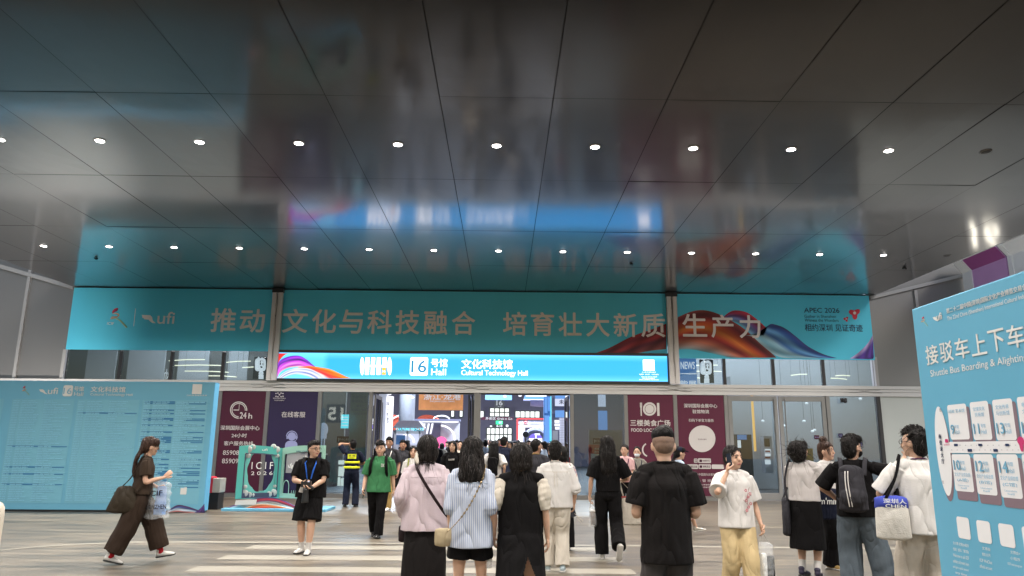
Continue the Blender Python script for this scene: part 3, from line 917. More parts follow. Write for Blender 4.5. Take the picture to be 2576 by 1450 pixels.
mb.build("number_picture", M['led_blue'], led)
mb = MB()
for row, ns in enumerate((("9", "11", "13", "15"), ("10", "12", "14"))):
    for k, s in enumerate(ns):
        cx_ = 1086 + k * 53 - row * 3; yy = 797 if row == 0 else 889
        w = 9 if len(s) == 1 else 13
        face_text(mb, s, *box_(Z2, cx_ - w, yy - 11, cx_ + w, yy + 11), LT - .006, .02)
for cx_ in (1037, 1292): 
    for dy in (-42, 50): rr(mb, Z2, cx_ - 3, 842 + dy - 26, cx_ + 3, 842 + dy + 22, .008, LT - .006)
mb.build("map_numbers", M['led_grey'], led)
mb = MB(); rr(mb, Z2, 1219, 855, 1260, 922, .01, LT); mb.build("map_highlight", M['led_orange'], led)
mb = MB(); face_text(mb, "16", *box_(Z2, 1226, 878, 1252, 900), LT - .006, .03); mb.build("map_number", M['led_white'], led)

# ================================================================== posters on the glass
M['plum'] = mat("plum_film", (.055, .011, .026), .5, 0, .05, 1.0)
M['plum_r'] = mat("plum_film_light", (.085, .017, .036), .5, 0, .05, 1.0)
M['indigo'] = mat("indigo_film", (.024, .017, .052), .5, 0, .05, 1.0)
for k_ in ('plum', 'plum_r', 'indigo'): M[k_].node_tree.nodes['Principled BSDF'].inputs['Specular IOR Level'].default_value = .2
M['film_ink'] = mat("film_ink", (.50, .47, .46), .5, 0, .0)
M['lilac_ink'] = mat("lilac_ink", (.25, .27, .48), .5, 0, .0)
PY = FY - .035; PT = PY - .012
Z5 = lambda zx, zy: (505.05 + zx * .15942, 959.6 + zy * .15942)
Z6 = lambda zx, zy: (1546.7 + zx * .15942, 959.6 + zy * .15942)
ZB = lambda zx, zy: (492.4 + zx * .15942, 1104.8 + zy * .15942)     # photo prop zoom
def poster(xa, xb, label, m):
    t = thing("poster", label, "poster", ((xa + xb) / 2, PY, .14))
    mb = MB(); mb.box(xa + .067, PY, .142, xb - .067, PY + .02, ZB0 - .006); mb.build("film", m, t); return t
p1 = poster(mx[0], mx[1], "plum poster with 24h clock sign and hotline numbers beside the left information board", M['plum'])
p2 = poster(mx[1], mx[2], "dark indigo poster with a headset figure for online service behind the photo frame", M['indigo'])
p3 = poster(mx[3], mx[4], "plum poster with plate, fork and chopsticks for the third floor food court", M['plum_r'])
p4 = poster(mx[4], mx[5], "plum poster with a large round white disc for the logistics service", M['plum_r'])
def ptext(mb, Z, s, a, b, c, d, bold=.012): face_text(mb, s, *box_(Z, a, b, c, d), PT, bold)
def ringpoly(mb, Z, cx, cy, ro, ri, a0=0, a1=360, n=40, Y=None):
    Y = PT if Y is None else Y
    for i in range(n):
        t0, t1 = R(a0 + (a1 - a0) * i / n), R(a0 + (a1 - a0) * (i + 1) / n)
        q = [atY(*Z(cx + r * math.cos(t), cy - r * math.sin(t)), Y) for r, t in ((ri, t0), (ro, t0), (ro, t1), (ri, t1))]
        mb.add([(p.x, Y, p.z) for p in q], [(0, 1, 2, 3)])
def bar(mb, Z, x0, y0, x1, y1, Y=None):
    Y = PT if Y is None else Y
    a, b = atY(*Z(x0, y1), Y), atY(*Z(x1, y0), Y)
    mb.quad((a.x, Y, a.z), (b.x, Y, a.z), (b.x, Y, b.z), (a.x, Y, b.z))
mb = MB()
ringpoly(mb, Z5, 598, 455, 135, 120, -5, 270); ringpoly(mb, Z5, 598, 455, 110, 98, -5, 270)
bar(mb, Z5, 597, 365, 612, 460); bar(mb, Z5, 515, 447, 605, 460)
ptext(mb, Z5, "24", 615, 488, 722, 588, .02); ptext(mb, Z5, "h", 752, 502, 812, 588, .025)
ptext(mb, Z5, "深圳国际会展中心", 310, 700, 928, 772); ptext(mb, Z5, "24小时", 486, 822, 727, 890); ptext(mb, Z5, "客户服务热线", 366, 945, 826, 1015)
ptext(mb, Z5, "85908000", 350, 1092, 760, 1162, .0); ptext(mb, Z5, "85909000", 336, 1222, 748, 1296, .0)
mb.build("lettering", M['film_ink'], p1)
mb = MB()
ptext(mb, Z5, "在线客服", 1275, 480, 1650, 570)
for dx, dy in ((0, 0), (55, -22), (-55, -22), (55, 22), (-55, 22), (-25, -28), (25, -28), (-25, 28), (25, 28), (0, -8)):
    pts = [atY(*Z5(1242 + dx + 14 * math.cos(k * 1.047), 215 + dy - 9 * math.sin(k * 1.047)), PT) for k in range(6)]
    mb.poly([(p.x, PT, p.z) for p in pts])
ptext(mb, Z5, "SHENZHEN WORLD", 1140, 258, 1340, 278, 0); ptext(mb, Z5, "深圳国际会展中心", 1160, 292, 1320, 310, 0)
mb.build("lettering", M['film_ink'], p2)
mb = MB()
ringpoly(mb, Z5, 1437, 870, 66, 0, 0, 360); ringpoly(mb, Z5, 1437, 870, 90, 76, 0, 180)
rr(mb, Z5, 1350, 860, 1378, 915, .03, PT); rr(mb, Z5, 1496, 860, 1522, 915, .03, PT)
rr(mb, Z5, 1322, 940, 1530, 1120, .14, PT); ringpoly(mb, Z5, 1450, 872, 80, 72, -80, 0, 12)
mb.build("headset_figure", M['lilac_ink'], p2)
mb = MB()
ringpoly(mb, Z6, 548, 438, 106, 75); ringpoly(mb, Z6, 548, 438, 68, 0)
for k in range(3): bar(mb, Z6, 398 + k * 12, 338, 405 + k * 12, 400)
bar(mb, Z6, 398, 395, 430, 412); bar(mb, Z6, 408, 412, 424, 545)
bar(mb, Z6, 670, 342, 682, 545); bar(mb, Z6, 688, 342, 700, 545)
ptext(mb, Z6, "三楼美食广场", 242, 608, 876, 710, .02); ptext(mb, Z6, "FOOD LOCATION L3", 258, 745, 862, 798, .02)
ringpoly(mb, Z6, 545, 1080, 118, 96, 120, 250, 14)
mb.build("lettering", M['film_ink'], p3)
mb = MB()
ptext(mb, Z6, "深圳国际会展中心", 1090, 355, 1615, 420, .02); ptext(mb, Z6, "驻馆物流", 1225, 448, 1487, 508, .02); ptext(mb, Z6, "扫码下单官方服务", 1165, 592, 1560, 642, .01)
ringpoly(mb, Z6, 1377, 908, 210, 0)
rr(mb, Z6, 1250, 1220, 1305, 1288, .03, PT); rr(mb, Z6, 1315, 1218, 1515, 1290, .03, PT); rr(mb, Z6, 1130, 1312, 1312, 1382, .03, PT); rr(mb, Z6, 1322, 1312, 1516, 1382, .03, PT); rr(mb, Z6, 1530, 1315, 1720, 1382, .03, PT)
Zc = lambda zx, zy: (1262.6 + zx * .26989, 1058.1 + zy * .26989)
ptext(mb, Zc, "深圳市中国国际会展物流", 1765, 492, 2010, 516, 0); ptext(mb, Zc, "品 管 按 位", 1820, 548, 2000, 575, 0)
for y in (592, 616): ptext(mb, Zc, "中华物流 会展服务 专业可靠", 1765, y, 2030, y + 14, 0)
mb.build("lettering", M['film_ink'], p4)
mb = MB()
for s, a, b in (("承接", 1258, 1298), ("运输", 1258, 1298)):
    y = 1228 if s == "承接" else 1256
    face_text(mb, s, *box_(Z6, a, y, b, y + 24), PT - .006, .01)
face_text(mb, "物流服务中心", *box_(Z6, 1385, 1240, 1500, 1268), PT - .006, .01); face_text(mb, "国际运输", *box_(Z6, 1195, 1328, 1300, 1366), PT - .006, .01); face_text(mb, "顺畅发运", *box_(Z6, 1390, 1328, 1505, 1366), PT - .006, .01)
rr(mb, Z6, 1335, 1235, 1375, 1275, .01, PT - .006); rr(mb, Z6, 1338, 1328, 1378, 1366, .01, PT - .006); ringpoly(mb, Z6, 1165, 1347, 22, 14, 0, 360, 16, PT - .006)
face_text(mb, "物流官方服务", *box_(Z6, 1310, 905, 1448, 928), PT - .006, .0)
mb.build("dark_lettering", M['plum'], p4)

# ================================================================== information board on the left
bd = ground(400, 1289.5).y
M['board'] = mat("board_print", (.15, .43, .60), .55, 0, .05, .6)
M['board_edge'] = mat("board_edge", (.14, .45, .72), .5, 0, .04)
M['list_light'] = mat("list_print_light", (.25, .58, .76), .6, 0, .0)
M['list_dark'] = mat("list_print_dark", (.035, .19, .40), .6, 0, .0)
M['list_pane'] = mat("list_pane", (.18, .46, .60), .6, 0, .0)
bxr = atY(527, 1125, bd).x; bzt = atY(400, 961, bd).z
board = thing("information_board", "wide turquoise exhibitor list board standing on the pavement at the left", "board", (bxr - 3, bd, 0))
mb = MB(); mb.box(bxr - 8.2, bd, .05, bxr - .02, bd + .27, bzt - .015); mb.build("panel", M['board'], board)
mb = MB(); mb.box(bxr - .019, bd - .004, .045, bxr, bd + .274, bzt - .01); mb.box(bxr - 8.2, bd - .004, bzt - .014, bxr, bd + .274, bzt); mb.build("edge_trim", M['board_edge'], board)
mb = MB(); mb.box(bxr - 8.2, bd + .01, 0, bxr - .02, bd + .26, .049); mb.build("plinth", M['black'], board)
ZA = lambda zx, zy: (zx * .26989, 694.44 + zy * .26989)
ZL = lambda zx, zy: (zx * .26989, 1058.1 + zy * .26989)
DT = bd - .012
mb = MB()
face_text(mb, "号馆", *box_(ZA, 692, 1030, 782, 1075), DT, .012); face_text(mb, "Hall", *box_(ZA, 690, 1085, 776, 1120), DT, .0)
face_text(mb, "文化科技馆", *box_(ZA, 846, 1032, 1170, 1085), DT, .018); face_text(mb, "Cultural Technology Hall", *box_(ZA, 842, 1096, 1236, 1124), DT, .0)
face_text(mb, "ufi", *box_(ZA, 448, 1042, 540, 1102), DT, .012)
pp = [atY(*ZA(x, y), DT) for x, y in [(364, 1058), (400, 1058), (415, 1070), (420, 1085), (440, 1098), (440, 1104), (415, 1098), (400, 1086), (375, 1078)]]
mb.poly([(p.x, DT, p.z) for p in pp][::-1])
rr(mb, ZA, 580, 1020, 685, 1122, .05, DT)
face_text(mb, "扫码查看展商名录", *box_(ZA, 1740, 1108, 1930, 1120), DT, 0)
rr(mb, ZA, 1788, 1010, 1886, 1102, .01, DT); rr(mb, ZL, 1678, 622, 1743, 690, .02, DT)
mb.build("lettering", M['white_ink'], board)
mb = MB(); face_text(mb, "16", *box_(ZA, 592, 1044, 668, 1102), DT - .006, .0); mb.build("number", M['board'], board)
logo_figure(board, None, lambda x, y: (lambda p: Vector((p.x, DT, p.z)))(atY(*ZA(220 + (x - 1060) * .42, 1028 + (y - 300) * .45), DT)))
# three columns of tiny listing lines (unreadable at this distance)
ml, md, mp = MB(), MB(), MB()
rs = random.Random(5)
colsx = [(-9.9, -8.35), (0, 0), (0, 0)]
def uX(u): return atY(u, 1125, bd).x
cols3 = [(uX(-165), uX(-8)), (uX(14), uX(172)), (uX(180), uX(338)), (uX(346), uX(512))]
ztop, zbot = atY(300, 1010, bd).z, atY(300, 1262, bd).z
for ci, (xa, xb) in enumerate(cols3):
    mp = MB(); mp.quad((xa, bd - .006, zbot - .05), (xb, bd - .006, zbot - .05), (xb, bd - .006, ztop + .04), (xa, bd - .006, ztop + .04))
    z = ztop; k = 0
    ml, md = MB(), MB()
    w = xb - xa
    zend = zbot if ci < 3 else zbot + .35
    while z > zend:
        head = rs.random() < (.07 if ci < 3 else .3)
        h = .021
        if head:
            md.quad((xa + .03 * w, bd - .011, z - h * 1.1), (xa + w * (.62 if ci < 3 else .5), bd - .011, z - h * 1.1), (xa + w * (.62 if ci < 3 else .5), bd - .011, z + .012), (xa + .03 * w, bd - .011, z + .012))
            md.quad((xa + w * .64, bd - .011, z - h), (xa + w * .98, bd - .011, z - h), (xa + w * .98, bd - .011, z + .004), (xa + w * .64, bd - .011, z + .004))
        for a, b in ((.02, .12), (.16, rs.uniform(.34, .46)), (.52, rs.uniform(.62, .97))):
            # words broken into short runs
            x = xa + a * w; xe = xa + b * w
            while x < xe:
                l = min(rs.uniform(.03, .16), xe - x)
                ml.quad((x, bd - .016, z - h), (x + l, bd - .016, z - h), (x + l, bd - .016, z), (x, bd - .016, z)); x += l + .012
        z -= .0415; k += 1
    mp.build("list_background", M['list_pane'], board); md.build("list_headings", M['list_dark'], board); ml.build("list_lines", M['list_light'], board)
rib(board, [([(1560, 845), (1650, 790), (1740, 800), (1830, 830), (1890, 858)], [(1560, 860), (1650, 850), (1720, 858), (1800, 860), (1880, 861)], [(90, 40, 80), (60, 80, 140), (200, 220, 235), (190, 90, 80)]),
            ([(1810, 860), (1850, 835), (1885, 800), (1905, 775)], [(1880, 861), (1898, 861), (1908, 861), (1910, 860)], [(90, 60, 130), (50, 30, 90)])], ZL, DT, M['print'])

# ================================================================== shuttle bus sign on the right
SXP = 3.0
ySl = atX(2333, 1140, SXP).y
M['shuttle'] = mat("sign_print", (.115, .37, .54), .5, 0, .05, 1.2)
M['map_white'] = mat("map_white", (.74, .74, .76), .5, 0, .0)
M['map_side'] = mat("map_side", (.20, .14, .17), .6, 0, .0)
M['sky_ink'] = mat("sky_ink", (.16, .42, .62), .5, 0, .0)
M['magenta_ink'] = mat("magenta_ink", (.55, .03, .16), .5, 0, .0)
sign = thing("shuttle_sign", "tall turquoise shuttle bus boarding sign with hall map standing at the right edge", "sign", (SXP + .1, ySl - 1.2, 0))
zst = atX(2297, 777, SXP).z
mb = MB(); mb.box(SXP, ySl - 3.2, .06, SXP + .16, ySl, zst); mb.build("panel", M['shuttle'], sign, bevel=.01)
mb = MB(); mb.box(SXP + .01, ySl - 3.2, 0, SXP + .15, ySl - .02, .058); mb.build("plinth", M['black'], sign)
XT = SXP - .0025
def sp(u, v): p = atX(u, v, SXP); return p.y, p.z
YU = Vector((0, -1, 0))
def sign_text(mb, s, u, vt, vb, bold=.0, wide=1.0, upto=None, x=None):
    """lettering starting at photo column u, between rows vt (top) and vb (bottom) there"""
    y0, z0 = sp(u, vb); y1, z1 = sp(u, vt)
    v, f = glyphs(s, 0.0); lo, hi = v.min(0), v.max(0)
    h = z1 - z0
    w = h * (hi[0] - lo[0]) / (hi[1] - lo[1]) * wide
    if upto: w = y0 - sp(upto, (vt + vb) / 2)[0]
    put_text(mb, s, ((XT if x is None else x), y0, z0), YU, ZU, w, h, bold)
def sign_poly(mb, pts, x=None):
    mb.poly([((XT if x is None else x), *sp(u, v)) for u, v in pts])
def sign_rect(mb, u0, v0, u1, v1, r=.02, x=None):
    """upright rounded rectangle: left edge column u0 rows v0..v1, right edge at column u1"""
    mb.mark()
    y0, z1 = sp(u0, v0); _, z0 = sp(u0, v1); y1, _ = sp(u1, (v0 + v1) / 2)
    mb.poly([((XT if x is None else x), -a, b) for a, b in rrect(-y0, z0, -y1, z1, r)])
    return y0, y1, z0, z1
mb = MB()
for k_, ch_ in enumerate("接驳车上下车点"):
    y0_, z0_ = sp(2333, 920.5); put_text(mb, ch_, (XT, y0_ - k_ * .1717, z0_), YU, ZU, .148, sp(2333, 871)[1] - z0_, .012)
sign_text(mb, "Shuttle Bus Boarding & Alighting Point", 2343, 932, 953.5, .0, 1.17)
sign_text(mb, "第二十二届中国(深圳)国际文化产业博览交易会", 2383, 776.5, 792, .006)
sign_text(mb, "The 22nd China (Shenzhen) International Cultural Industries Fair", 2384.5, 797, 810.5, .0, .89)
sign_text(mb, "ufi", 2358, 789, 808, .014)
sign_poly(mb, [(2347, 799), (2354, 797), (2357, 803), (2360, 809), (2353, 806), (2349, 803)])
for u, v0, lines in ((2399, 1362, ("文小博-文博会AI助手", "找展商、查活动、了解文博会", "Welcome to ask ICIF", "exhibits and events here", "and get a quick answer", "any time")),
                     (2466, 1375, ("文博会", "微信公众号", "ICIF WeChat", "official account")), (2537, 1385, ("文博会+", "小程序", "ICIF mini program"))):
    for k, s in enumerate(lines):
        w = {0: 38, 1: 30, 2: 34}[0 if u < 2420 else (1 if u < 2500 else 2)]
        sign_text(mb, s, u + (0 if len(s) > 8 else 6), v0 + k * 15, v0 + k * 15 + 8, 0, 1, u + w + (0 if len(s) > 8 else -4))
mb.build("lettering", M['white_ink'], sign)
# white tiles (the square codes on them are left out)
mb = MB()
sign_rect(mb, 2406, 1299, 2440, 1352, .02); sign_rect(mb, 2456, 1308, 2493, 1362, .02); sign_rect(mb, 2511, 1316, 2552, 1372, .02); sign_rect(mb, 2570, 1324, 2612, 1384, .02)
mb.build("white_tile", M['map_white'], sign)
# hall map
ms_, mw, mt, mp_ = MB(), MB(), MB(), MB()
def oval(mb, x, du=0, dv=0):
    yA, zA = sp(2371, 1022); yB, zB = sp(2377, 1247)
    cy_, cz_ = (yA + yB) / 2, (zA + zB) / 2; ry = abs(sp(2356, 1130)[0] - sp(2390, 1130)[0]) / 2; rz = abs(zA - zB) / 2
    mb.poly([(x, cy_ - ry * math.cos(a) - du, cz_ + rz * math.sin(a) - dv) for a in [k * math.pi / 24 for k in range(48)]][::-1])
oval(ms_, SXP - .002, .012, .035); oval(mw, XT - .001)
XT2 = XT - .004
def card(u0, u1, v0, v1, big, name, side):
    y0, y1, z0, z1 = sign_rect(mw, u0, v0, u1, v1, .018)
    ms_.poly([(SXP - .002, -a, b) for a, b in rrect(-y0 + .015, z0 - side, -y1 + .03, z1 - .02, .018)])
    w = abs(y1 - y0); h = z1 - z0
    bot = side > .03
    zb = z1 - h * (.43 if bot else .84) + .0
    hh = h * .27
    put_text(mt, big, (XT2, y0 - w * .1, zb), YU, ZU, None, hh, .012)
    wd = hh * (.55 if len(big) == 1 else 1.0)
    put_text(mt, "号馆", (XT2, y0 - w * .14 - wd, zb + hh * .58), YU, ZU, None, hh * .36, .0); put_text(mt, "Hall", (XT2, y0 - w * .14 - wd, zb), YU, ZU, None, hh * .38, .0)
    rows = name.split("|")
    for k, s in enumerate(rows):
        zt = (z1 - h * .60 - k * h * .15) if bot else (z1 - h * .24 - k * h * .15)
        put_text(mt, s, (XT2, (y0 + y1) / 2, zt), YU, ZU, min(w * .84, h * .125 * len(s)), h * .105, .0, 'C')
    if bot:
        for k in range(2): put_text(mt, ["Cultural industries", "hall"][k], (XT2, (y0 + y1) / 2, z1 - h * (.86 + .07 * k)), YU, ZU, w * (.6 - .3 * k), h * .045, 0, 'C')
card(2383, 2436, 1020, 1107, "9", "时尚·艺术馆", .02); card(2439.5, 2492, 1013, 1108, "11", "全球文化|贸易馆", .02); card(2496, 2553, 1007, 1109, "13", "文化传承|与创新馆", .02); card(2558, 2618, 1000, 1110, "15", "粤港澳|文化馆", .02)
card(2394, 2446, 1143, 1234, "10", "文化产业综合馆|(A馆)", .055); card(2448.5, 2504, 1143, 1242, "12", "文化产业综合馆|(B馆)", .055); card(2507, 2567, 1143, 1250, "14", "文化产业综合馆|(C馆)", .055); card(2570, 2636, 1143, 1258, "16", "文化科技馆", .055)
sign_rect(mw, 2384, 1112.5, 2640, 1140, .003, XT - .0015)
for u in (2402, 2463, 2531): sign_rect(mp_, u, 1117, u + 10, 1123, .004, XT2)
for u in (2436, 2501): sign_rect(mp_, u, 1130, u + 12, 1137, .004, XT2)
mq_ = MB()
for k in range(26): sign_rect(mq_, 2395 + k * 7, 1120 if k % 2 else 1132, 2398 + k * 7, 1120.8 if k % 2 else 1132.8, .0002, XT2)
mq_.build("road_dashes", M['navy_ink'], sign)
for k, s in enumerate("南登录大厅"):
    sign_text(mp_, s, 2364.5 + k * 1.9, 1093 + k * 15.6, 1104.5 + k * 15.6, .012, 1, None, XT2)
sign_text(mp_, "西", 2366, 1028, 1036, 0, 1, None, XT2); sign_text(mp_, "东", 2373, 1209, 1217, 0, 1, None, XT2)
ms_.build("map_shadow", M['map_side'], sign); mw.build("map_blocks", M['map_white'], sign); mt.build("map_lettering", M['sky_ink'], sign); mp_.build("map_dark_lettering", M['navy_ink'], sign)
mb = MB(); sign_rect(mb, 2380, 1105, 2388, 1114, .006, XT2 - .002); sign_text(mb, "紧急集合点", 2378, 1117, 1121.5, 0, 1, 2392, XT2 - .002)
y_, z_ = sp(2572, 1112)
mb.poly([(XT2 - .003, y_ - .03 * math.cos(a) * (1 if math.sin(a) > -.3 else .6), z_ + .03 * math.sin(a) * (1 if math.sin(a) > 0 else 1.9)) for a in [k * math.pi / 10 for k in range(20)]][::-1])
mb.build("map_pins", M['magenta_ink'], sign)
logo_figure(sign, None, lambda x, y: Vector((XT, *sp(2318 + (x - 1030) * .11, 797 + (y - 300) * .13))))

# lit hall numbers: one on this hall (behind the sign, seen mirrored in the soffit), one on the hall across the street (mirrored in the glass)
M['sign_lit'] = emis("number_lit", (1, .93, .76), 4.2)
hn = thing("hall_number", "glowing 16 on the wall behind the shuttle sign, mirrored in the dark soffit", "hall number", (FX(2475, 800), FY, 4))
mb = MB(); a = atY(2441, 592, FY); b = atY(2512, 592, FY); zt, zb = atY(2475, 623, FY).z, atY(2475, 562, FY).z
put_text(mb, "16", (a.x, FY - .06, 2 * CEIL - zb), XU, ZU, b.x - a.x, (zb - zt), .03)
v = list(mb.v); f = list(mb.f); mb.build("numerals", M['sign_lit'], hn)
mb = MB(); mb.box(a.x - .15, FY - .055, 2 * CEIL - zb - .12, b.x + .15, FY - .03, 2 * CEIL - zt + .12); mb.build("backplate", M['white_alu'], hn)
hn2 = thing("hall_number", "glowing 15 on the hall across the street, seen mirrored in the door glass", "hall number", (-16.6, -25, 4.5))
mb = MB(); put_text(mb, "15", (-15.9, -25, 4.35), Vector((-1, 0, 0)), ZU, 1.5, 1.25, .03); mb.build("numerals", emis("far_number_lit", (1, 1, .85), 5.0), hn2)
mb = MB(); mb.box(-17.6, -25.1, 4.1, -15.7, -25.02, 5.9); mb.build("backplate", M['dark_alu'], hn2)

# ================================================================== photo frame shaped like an open book
pr = ground(715, 1287).y
M['mint'] = mat("mint_foam", (.07, .37, .33), .55, 0, .05, 1.0)
M['mint_l'] = mat("pale_mint_foam", (.27, .48, .39), .55, 0, .05, 1.0)
M['cloud_teal'] = mat("cloud_teal", (.12, .42, .38), .6, 0, .15, 2.0)
M['cloud_white'] = mat("cloud_white", (.44, .47, .45), .6, 0, .1, 2.0)
M['slate'] = mat("slate_print", (.045, .055, .10), .5, 0, .05)
M['base_blue'] = mat("base_blue", (.14, .42, .62), .5, 0, .06)
book = thing("photo_frame", "mint open-book photo frame with cut-out window and ICIF 2026 lettering on a ribbon base", "photo frame", (atY(705, 1285, pr).x, pr, 0))
Yl, Yc = pr + .15, pr + .75               # page tips and spine
xl, xc, xr = atY(597, 1200, Yl).x, atY(706, 1200, Yc).x, atY(812, 1200, Yl).x
zt_l, zt_c, zt_r = atY(600, 1122.5, Yl).z, atY(706, 1128, Yc).z, atY(810, 1121, Yl).z
def page(xa, ya, xb, yb, za, zb):
    """curved top page as outline in (s, z), s 0..1"""
    def at(s, z, o=0.0):
        d = Vector((xb - xa, yb - ya, 0)); n = Vector((d.y, -d.x, 0)).normalized()
        if n.y > 0: n = -n
        p = Vector((xa, ya, 0)) + d * s + n * o; return Vector((p.x, p.y, z))
    def top(s): return za + (zb - za) * s + .06 * math.sin(math.pi * min(1, max(0, s)) ** .8) * .6
    return at, top
Ll = page(xl, Yl, xc, Yc, zt_l, zt_c); Lr = page(xc, Yc, xr, Yl, zt_c, zt_r)
def frame_part(pg, m, name, s0, s1, bw, topb, z0=.28, th=.06, o=0.0, band=None):
    at, top = pg; mb = MB(); n = 14
    bars = [(s0, s0 + bw, 0), (s1 - bw, s1, 0)]
    for a, b, _ in bars:
        pts = [at(a, z0, o), at(b, z0, o), at(b, top(b) - (topb if band else 0), o), at(a, top(a) - (topb if band else 0), o)]
        mb.prism(pts, at(0, 0, -th) - at(0, 0, 0))
    for i in range(n):
        a = s0 + bw + (s1 - s0 - 2 * bw) * i / n; b = s0 + bw + (s1 - s0 - 2 * bw) * (i + 1) / n
        mb.prism([at(a, top(a) - topb, o), at(b, top(b) - topb, o), at(b, top(b) - topb + (band or topb), o), at(a, top(a) - topb + (band or topb), o)], at(0, 0, -th) - at(0, 0, 0))
    mb.prism([at(s0 + bw, z0, o), at(s1 - bw, z0, o), at(s1 - bw, z0 + .12, o), at(s0 + bw, z0 + .12, o)], at(0, 0, -th) - at(0, 0, 0))
    mb.build(name, m, book)
frame_part(Ll, M['mint'], "left_page_frame", 0, 1, .13, .19); frame_part(Lr, M['mint_l'], "right_page_frame", 0, 1, .06, .17)
frame_part(Ll, M['slate'], "inner_border", .13, .94, .025, .215, .3, .05, .004, .025)
# cloud cut-out window on the left page
at, top = Ll
def cloud(mb, inner, outer, o, th):
    n = 72; a, b = [], []
    for i in range(n):
        q = 2 * math.pi * i / n
        cs, cz = .535, .98
        bump = .5 + .5 * abs(math.sin(q * 4.5 + .4))
        ri = inner * (1 + .13 * bump)
        a.append((cs + ri * .33 * math.cos(q), cz + ri * .56 * math.sin(q)))
        k = 1 / max(abs(math.cos(q)), abs(math.sin(q)))
        b.append((cs + .385 * max(-1, min(1, math.cos(q) * k)), cz + .66 * max(-1, min(1, math.sin(q) * k))))
    for i in range(n):
        j = (i + 1) % n
        f = lambda p: at(p[0], min(p[1], top(p[0]) - .2), o)
        mb.prism([f(a[i]), f(b[i]), f(b[j]), f(a[j])], at(0, 0, -th) - at(0, 0, 0))
mb = MB(); cloud(mb, .86, 1, -.03, .02); mb.build("cloud_border", M['cloud_teal'], book)
mb = MB()
for s, z, r in ((.2, 1.52, .13), (.3, 1.58, .1), (.21, 1.36, .09), (.86, 1.52, .12), (.78, 1.6, .09), (.88, 1.36, .08), (.2, .42, .12), (.3, .38, .1), (.2, .58, .07), (.86, .42, .12), (.76, .38, .1), (.38, .37, .07), (.88, .58, .06)):
    p = at(s, z, -.012); mb.ell(p, (r * .8, .016, r * .72), 14, 8)
mb.build("cloud_puffs", M['cloud_white'], book, smooth=True)
def page_text(pg, s, s0, z0, s1, z1, m, name, bold=0, o=.01):
    at, top = pg; mb = MB(); A = at(s0, z0, o); Bv = at(s1, z0, o) - A
    put_text(mb, s, A, Bv.normalized(), ZU, Bv.length, z1 - z0, bold); mb.build(name, m, book)
page_text(Ll, "I C I F", .30, 1.02, .80, 1.20, M['white_ink'], "lettering"); page_text(Ll, "2 0 2 6", .30, .87, .80, .96, M['white_ink'], "lettering", 0)
page_text(Ll, "ufi", .52, zt_l - .12, .64, zt_l - .06, M['white_ink'], "lettering", .01)
page_text(Lr, "APEC CHINA", .34, zt_c - .10, .66, zt_c - .06, M['navy_ink'], "small_lettering", .01); page_text(Lr, "2026", .45, zt_c - .15, .55, zt_c - .12, M['navy_ink'], "small_lettering", .01)
at, top = Lr
mb = MB(); mb.poly([at(.06, .30, -.03), at(.94, .30, -.03), at(.94, 1.48, -.03), at(.06, 1.48, -.03)]); mb.build("right_page", M['indigo'], book)
mb = MB()
for s, w, h in ((.14, .07, .42), (.46, .06, .60), (.72, .05, .30), (.84, .07, .46)):
    pts = [(s - w, .31), (s + w, .31)] + [(s + w * math.cos(a), .31 + h * .6 + h * .4 * math.sin(a)) for a in np.linspace(0, math.pi, 11)]
    mb.tube([at(x, z, -.01) for x, z in pts] + [at(pts[0][0], pts[0][1], -.01)], .012, 6)
for k in range(5):
    s = .26 + k * .05; mb.tube([at(s, .33, -.01), at(s + .02, .48, -.01), at(s + .045, .33, -.01)], .008, 6)
mb.build("skyline_outline", M['mint_l'], book)
mb = MB(); mb.poly([at(.10, .92, -.02), at(.60, .92, -.02), at(.60, 1.45, -.02), at(.10, 1.45, -.02)]); mb.build("white_tile", mat("grey_tile", (.32, .31, .32), .6, 0, .0), book)
mb = MB()
for s, z, q in ((.22, 1.05, .1), (.42, 1.18, .08), (.56, 1.3, .07)):
    for a in (-.5, .3, 1.3, 2.4): mb.poly([at(s, z, -.008), at(s + q * math.cos(a), z + q * 1.4 * math.sin(a), -.008), at(s + q * .5 * math.cos(a + .7), z + q * math.sin(a + .7), -.008)])
mb.build("dove_print", M['white_ink'], book)
# ribbon base in relief + blue platform
mb = MB(); px0, px1 = atY(590, 1287, pr).x, atY(822, 1287, pr).x
mb.box(px0 - .3, pr - .12, .0, px1, pr + 1.0, .07); mb.build("platform", M['base_blue'], book, bevel=.01)
Zr = lambda zx, zy: ZB(zx, zy)
def relief(strips, Y0):
    for k, (A, B, c) in enumerate(strips):
        mb = MB(); cols = []
        n, m = 30, 8
        Yk = Y0 - .05 * k
        ribbon(mb, cols, A, B, [s2l(*q) for q in c], n, m, lambda x, y: (lambda p: Vector((p.x, Yk, max(p.z, .075))))(atY(*Zr(x, y), Yk)))
        a, b = curve_pts(A, n), curve_pts(B, n)
        # solid: push a back copy and side walls
        nv = len(mb.v); fr = list(mb.f)
        back = [(p[0], p[1] + .045, p[2]) for p in mb.v]
        mb.v += back; mb.f += [tuple(i + nv for i in f[::-1]) for f in fr]; cols += cols[:nv]
        for r0 in (0, m * n):
            for i in range(n - 1): mb.f.append((r0 + i, r0 + i + 1, r0 + i + 1 + nv, r0 + i + nv))
        mb.build("ribbon_relief", M['print'], book, colors=cols)
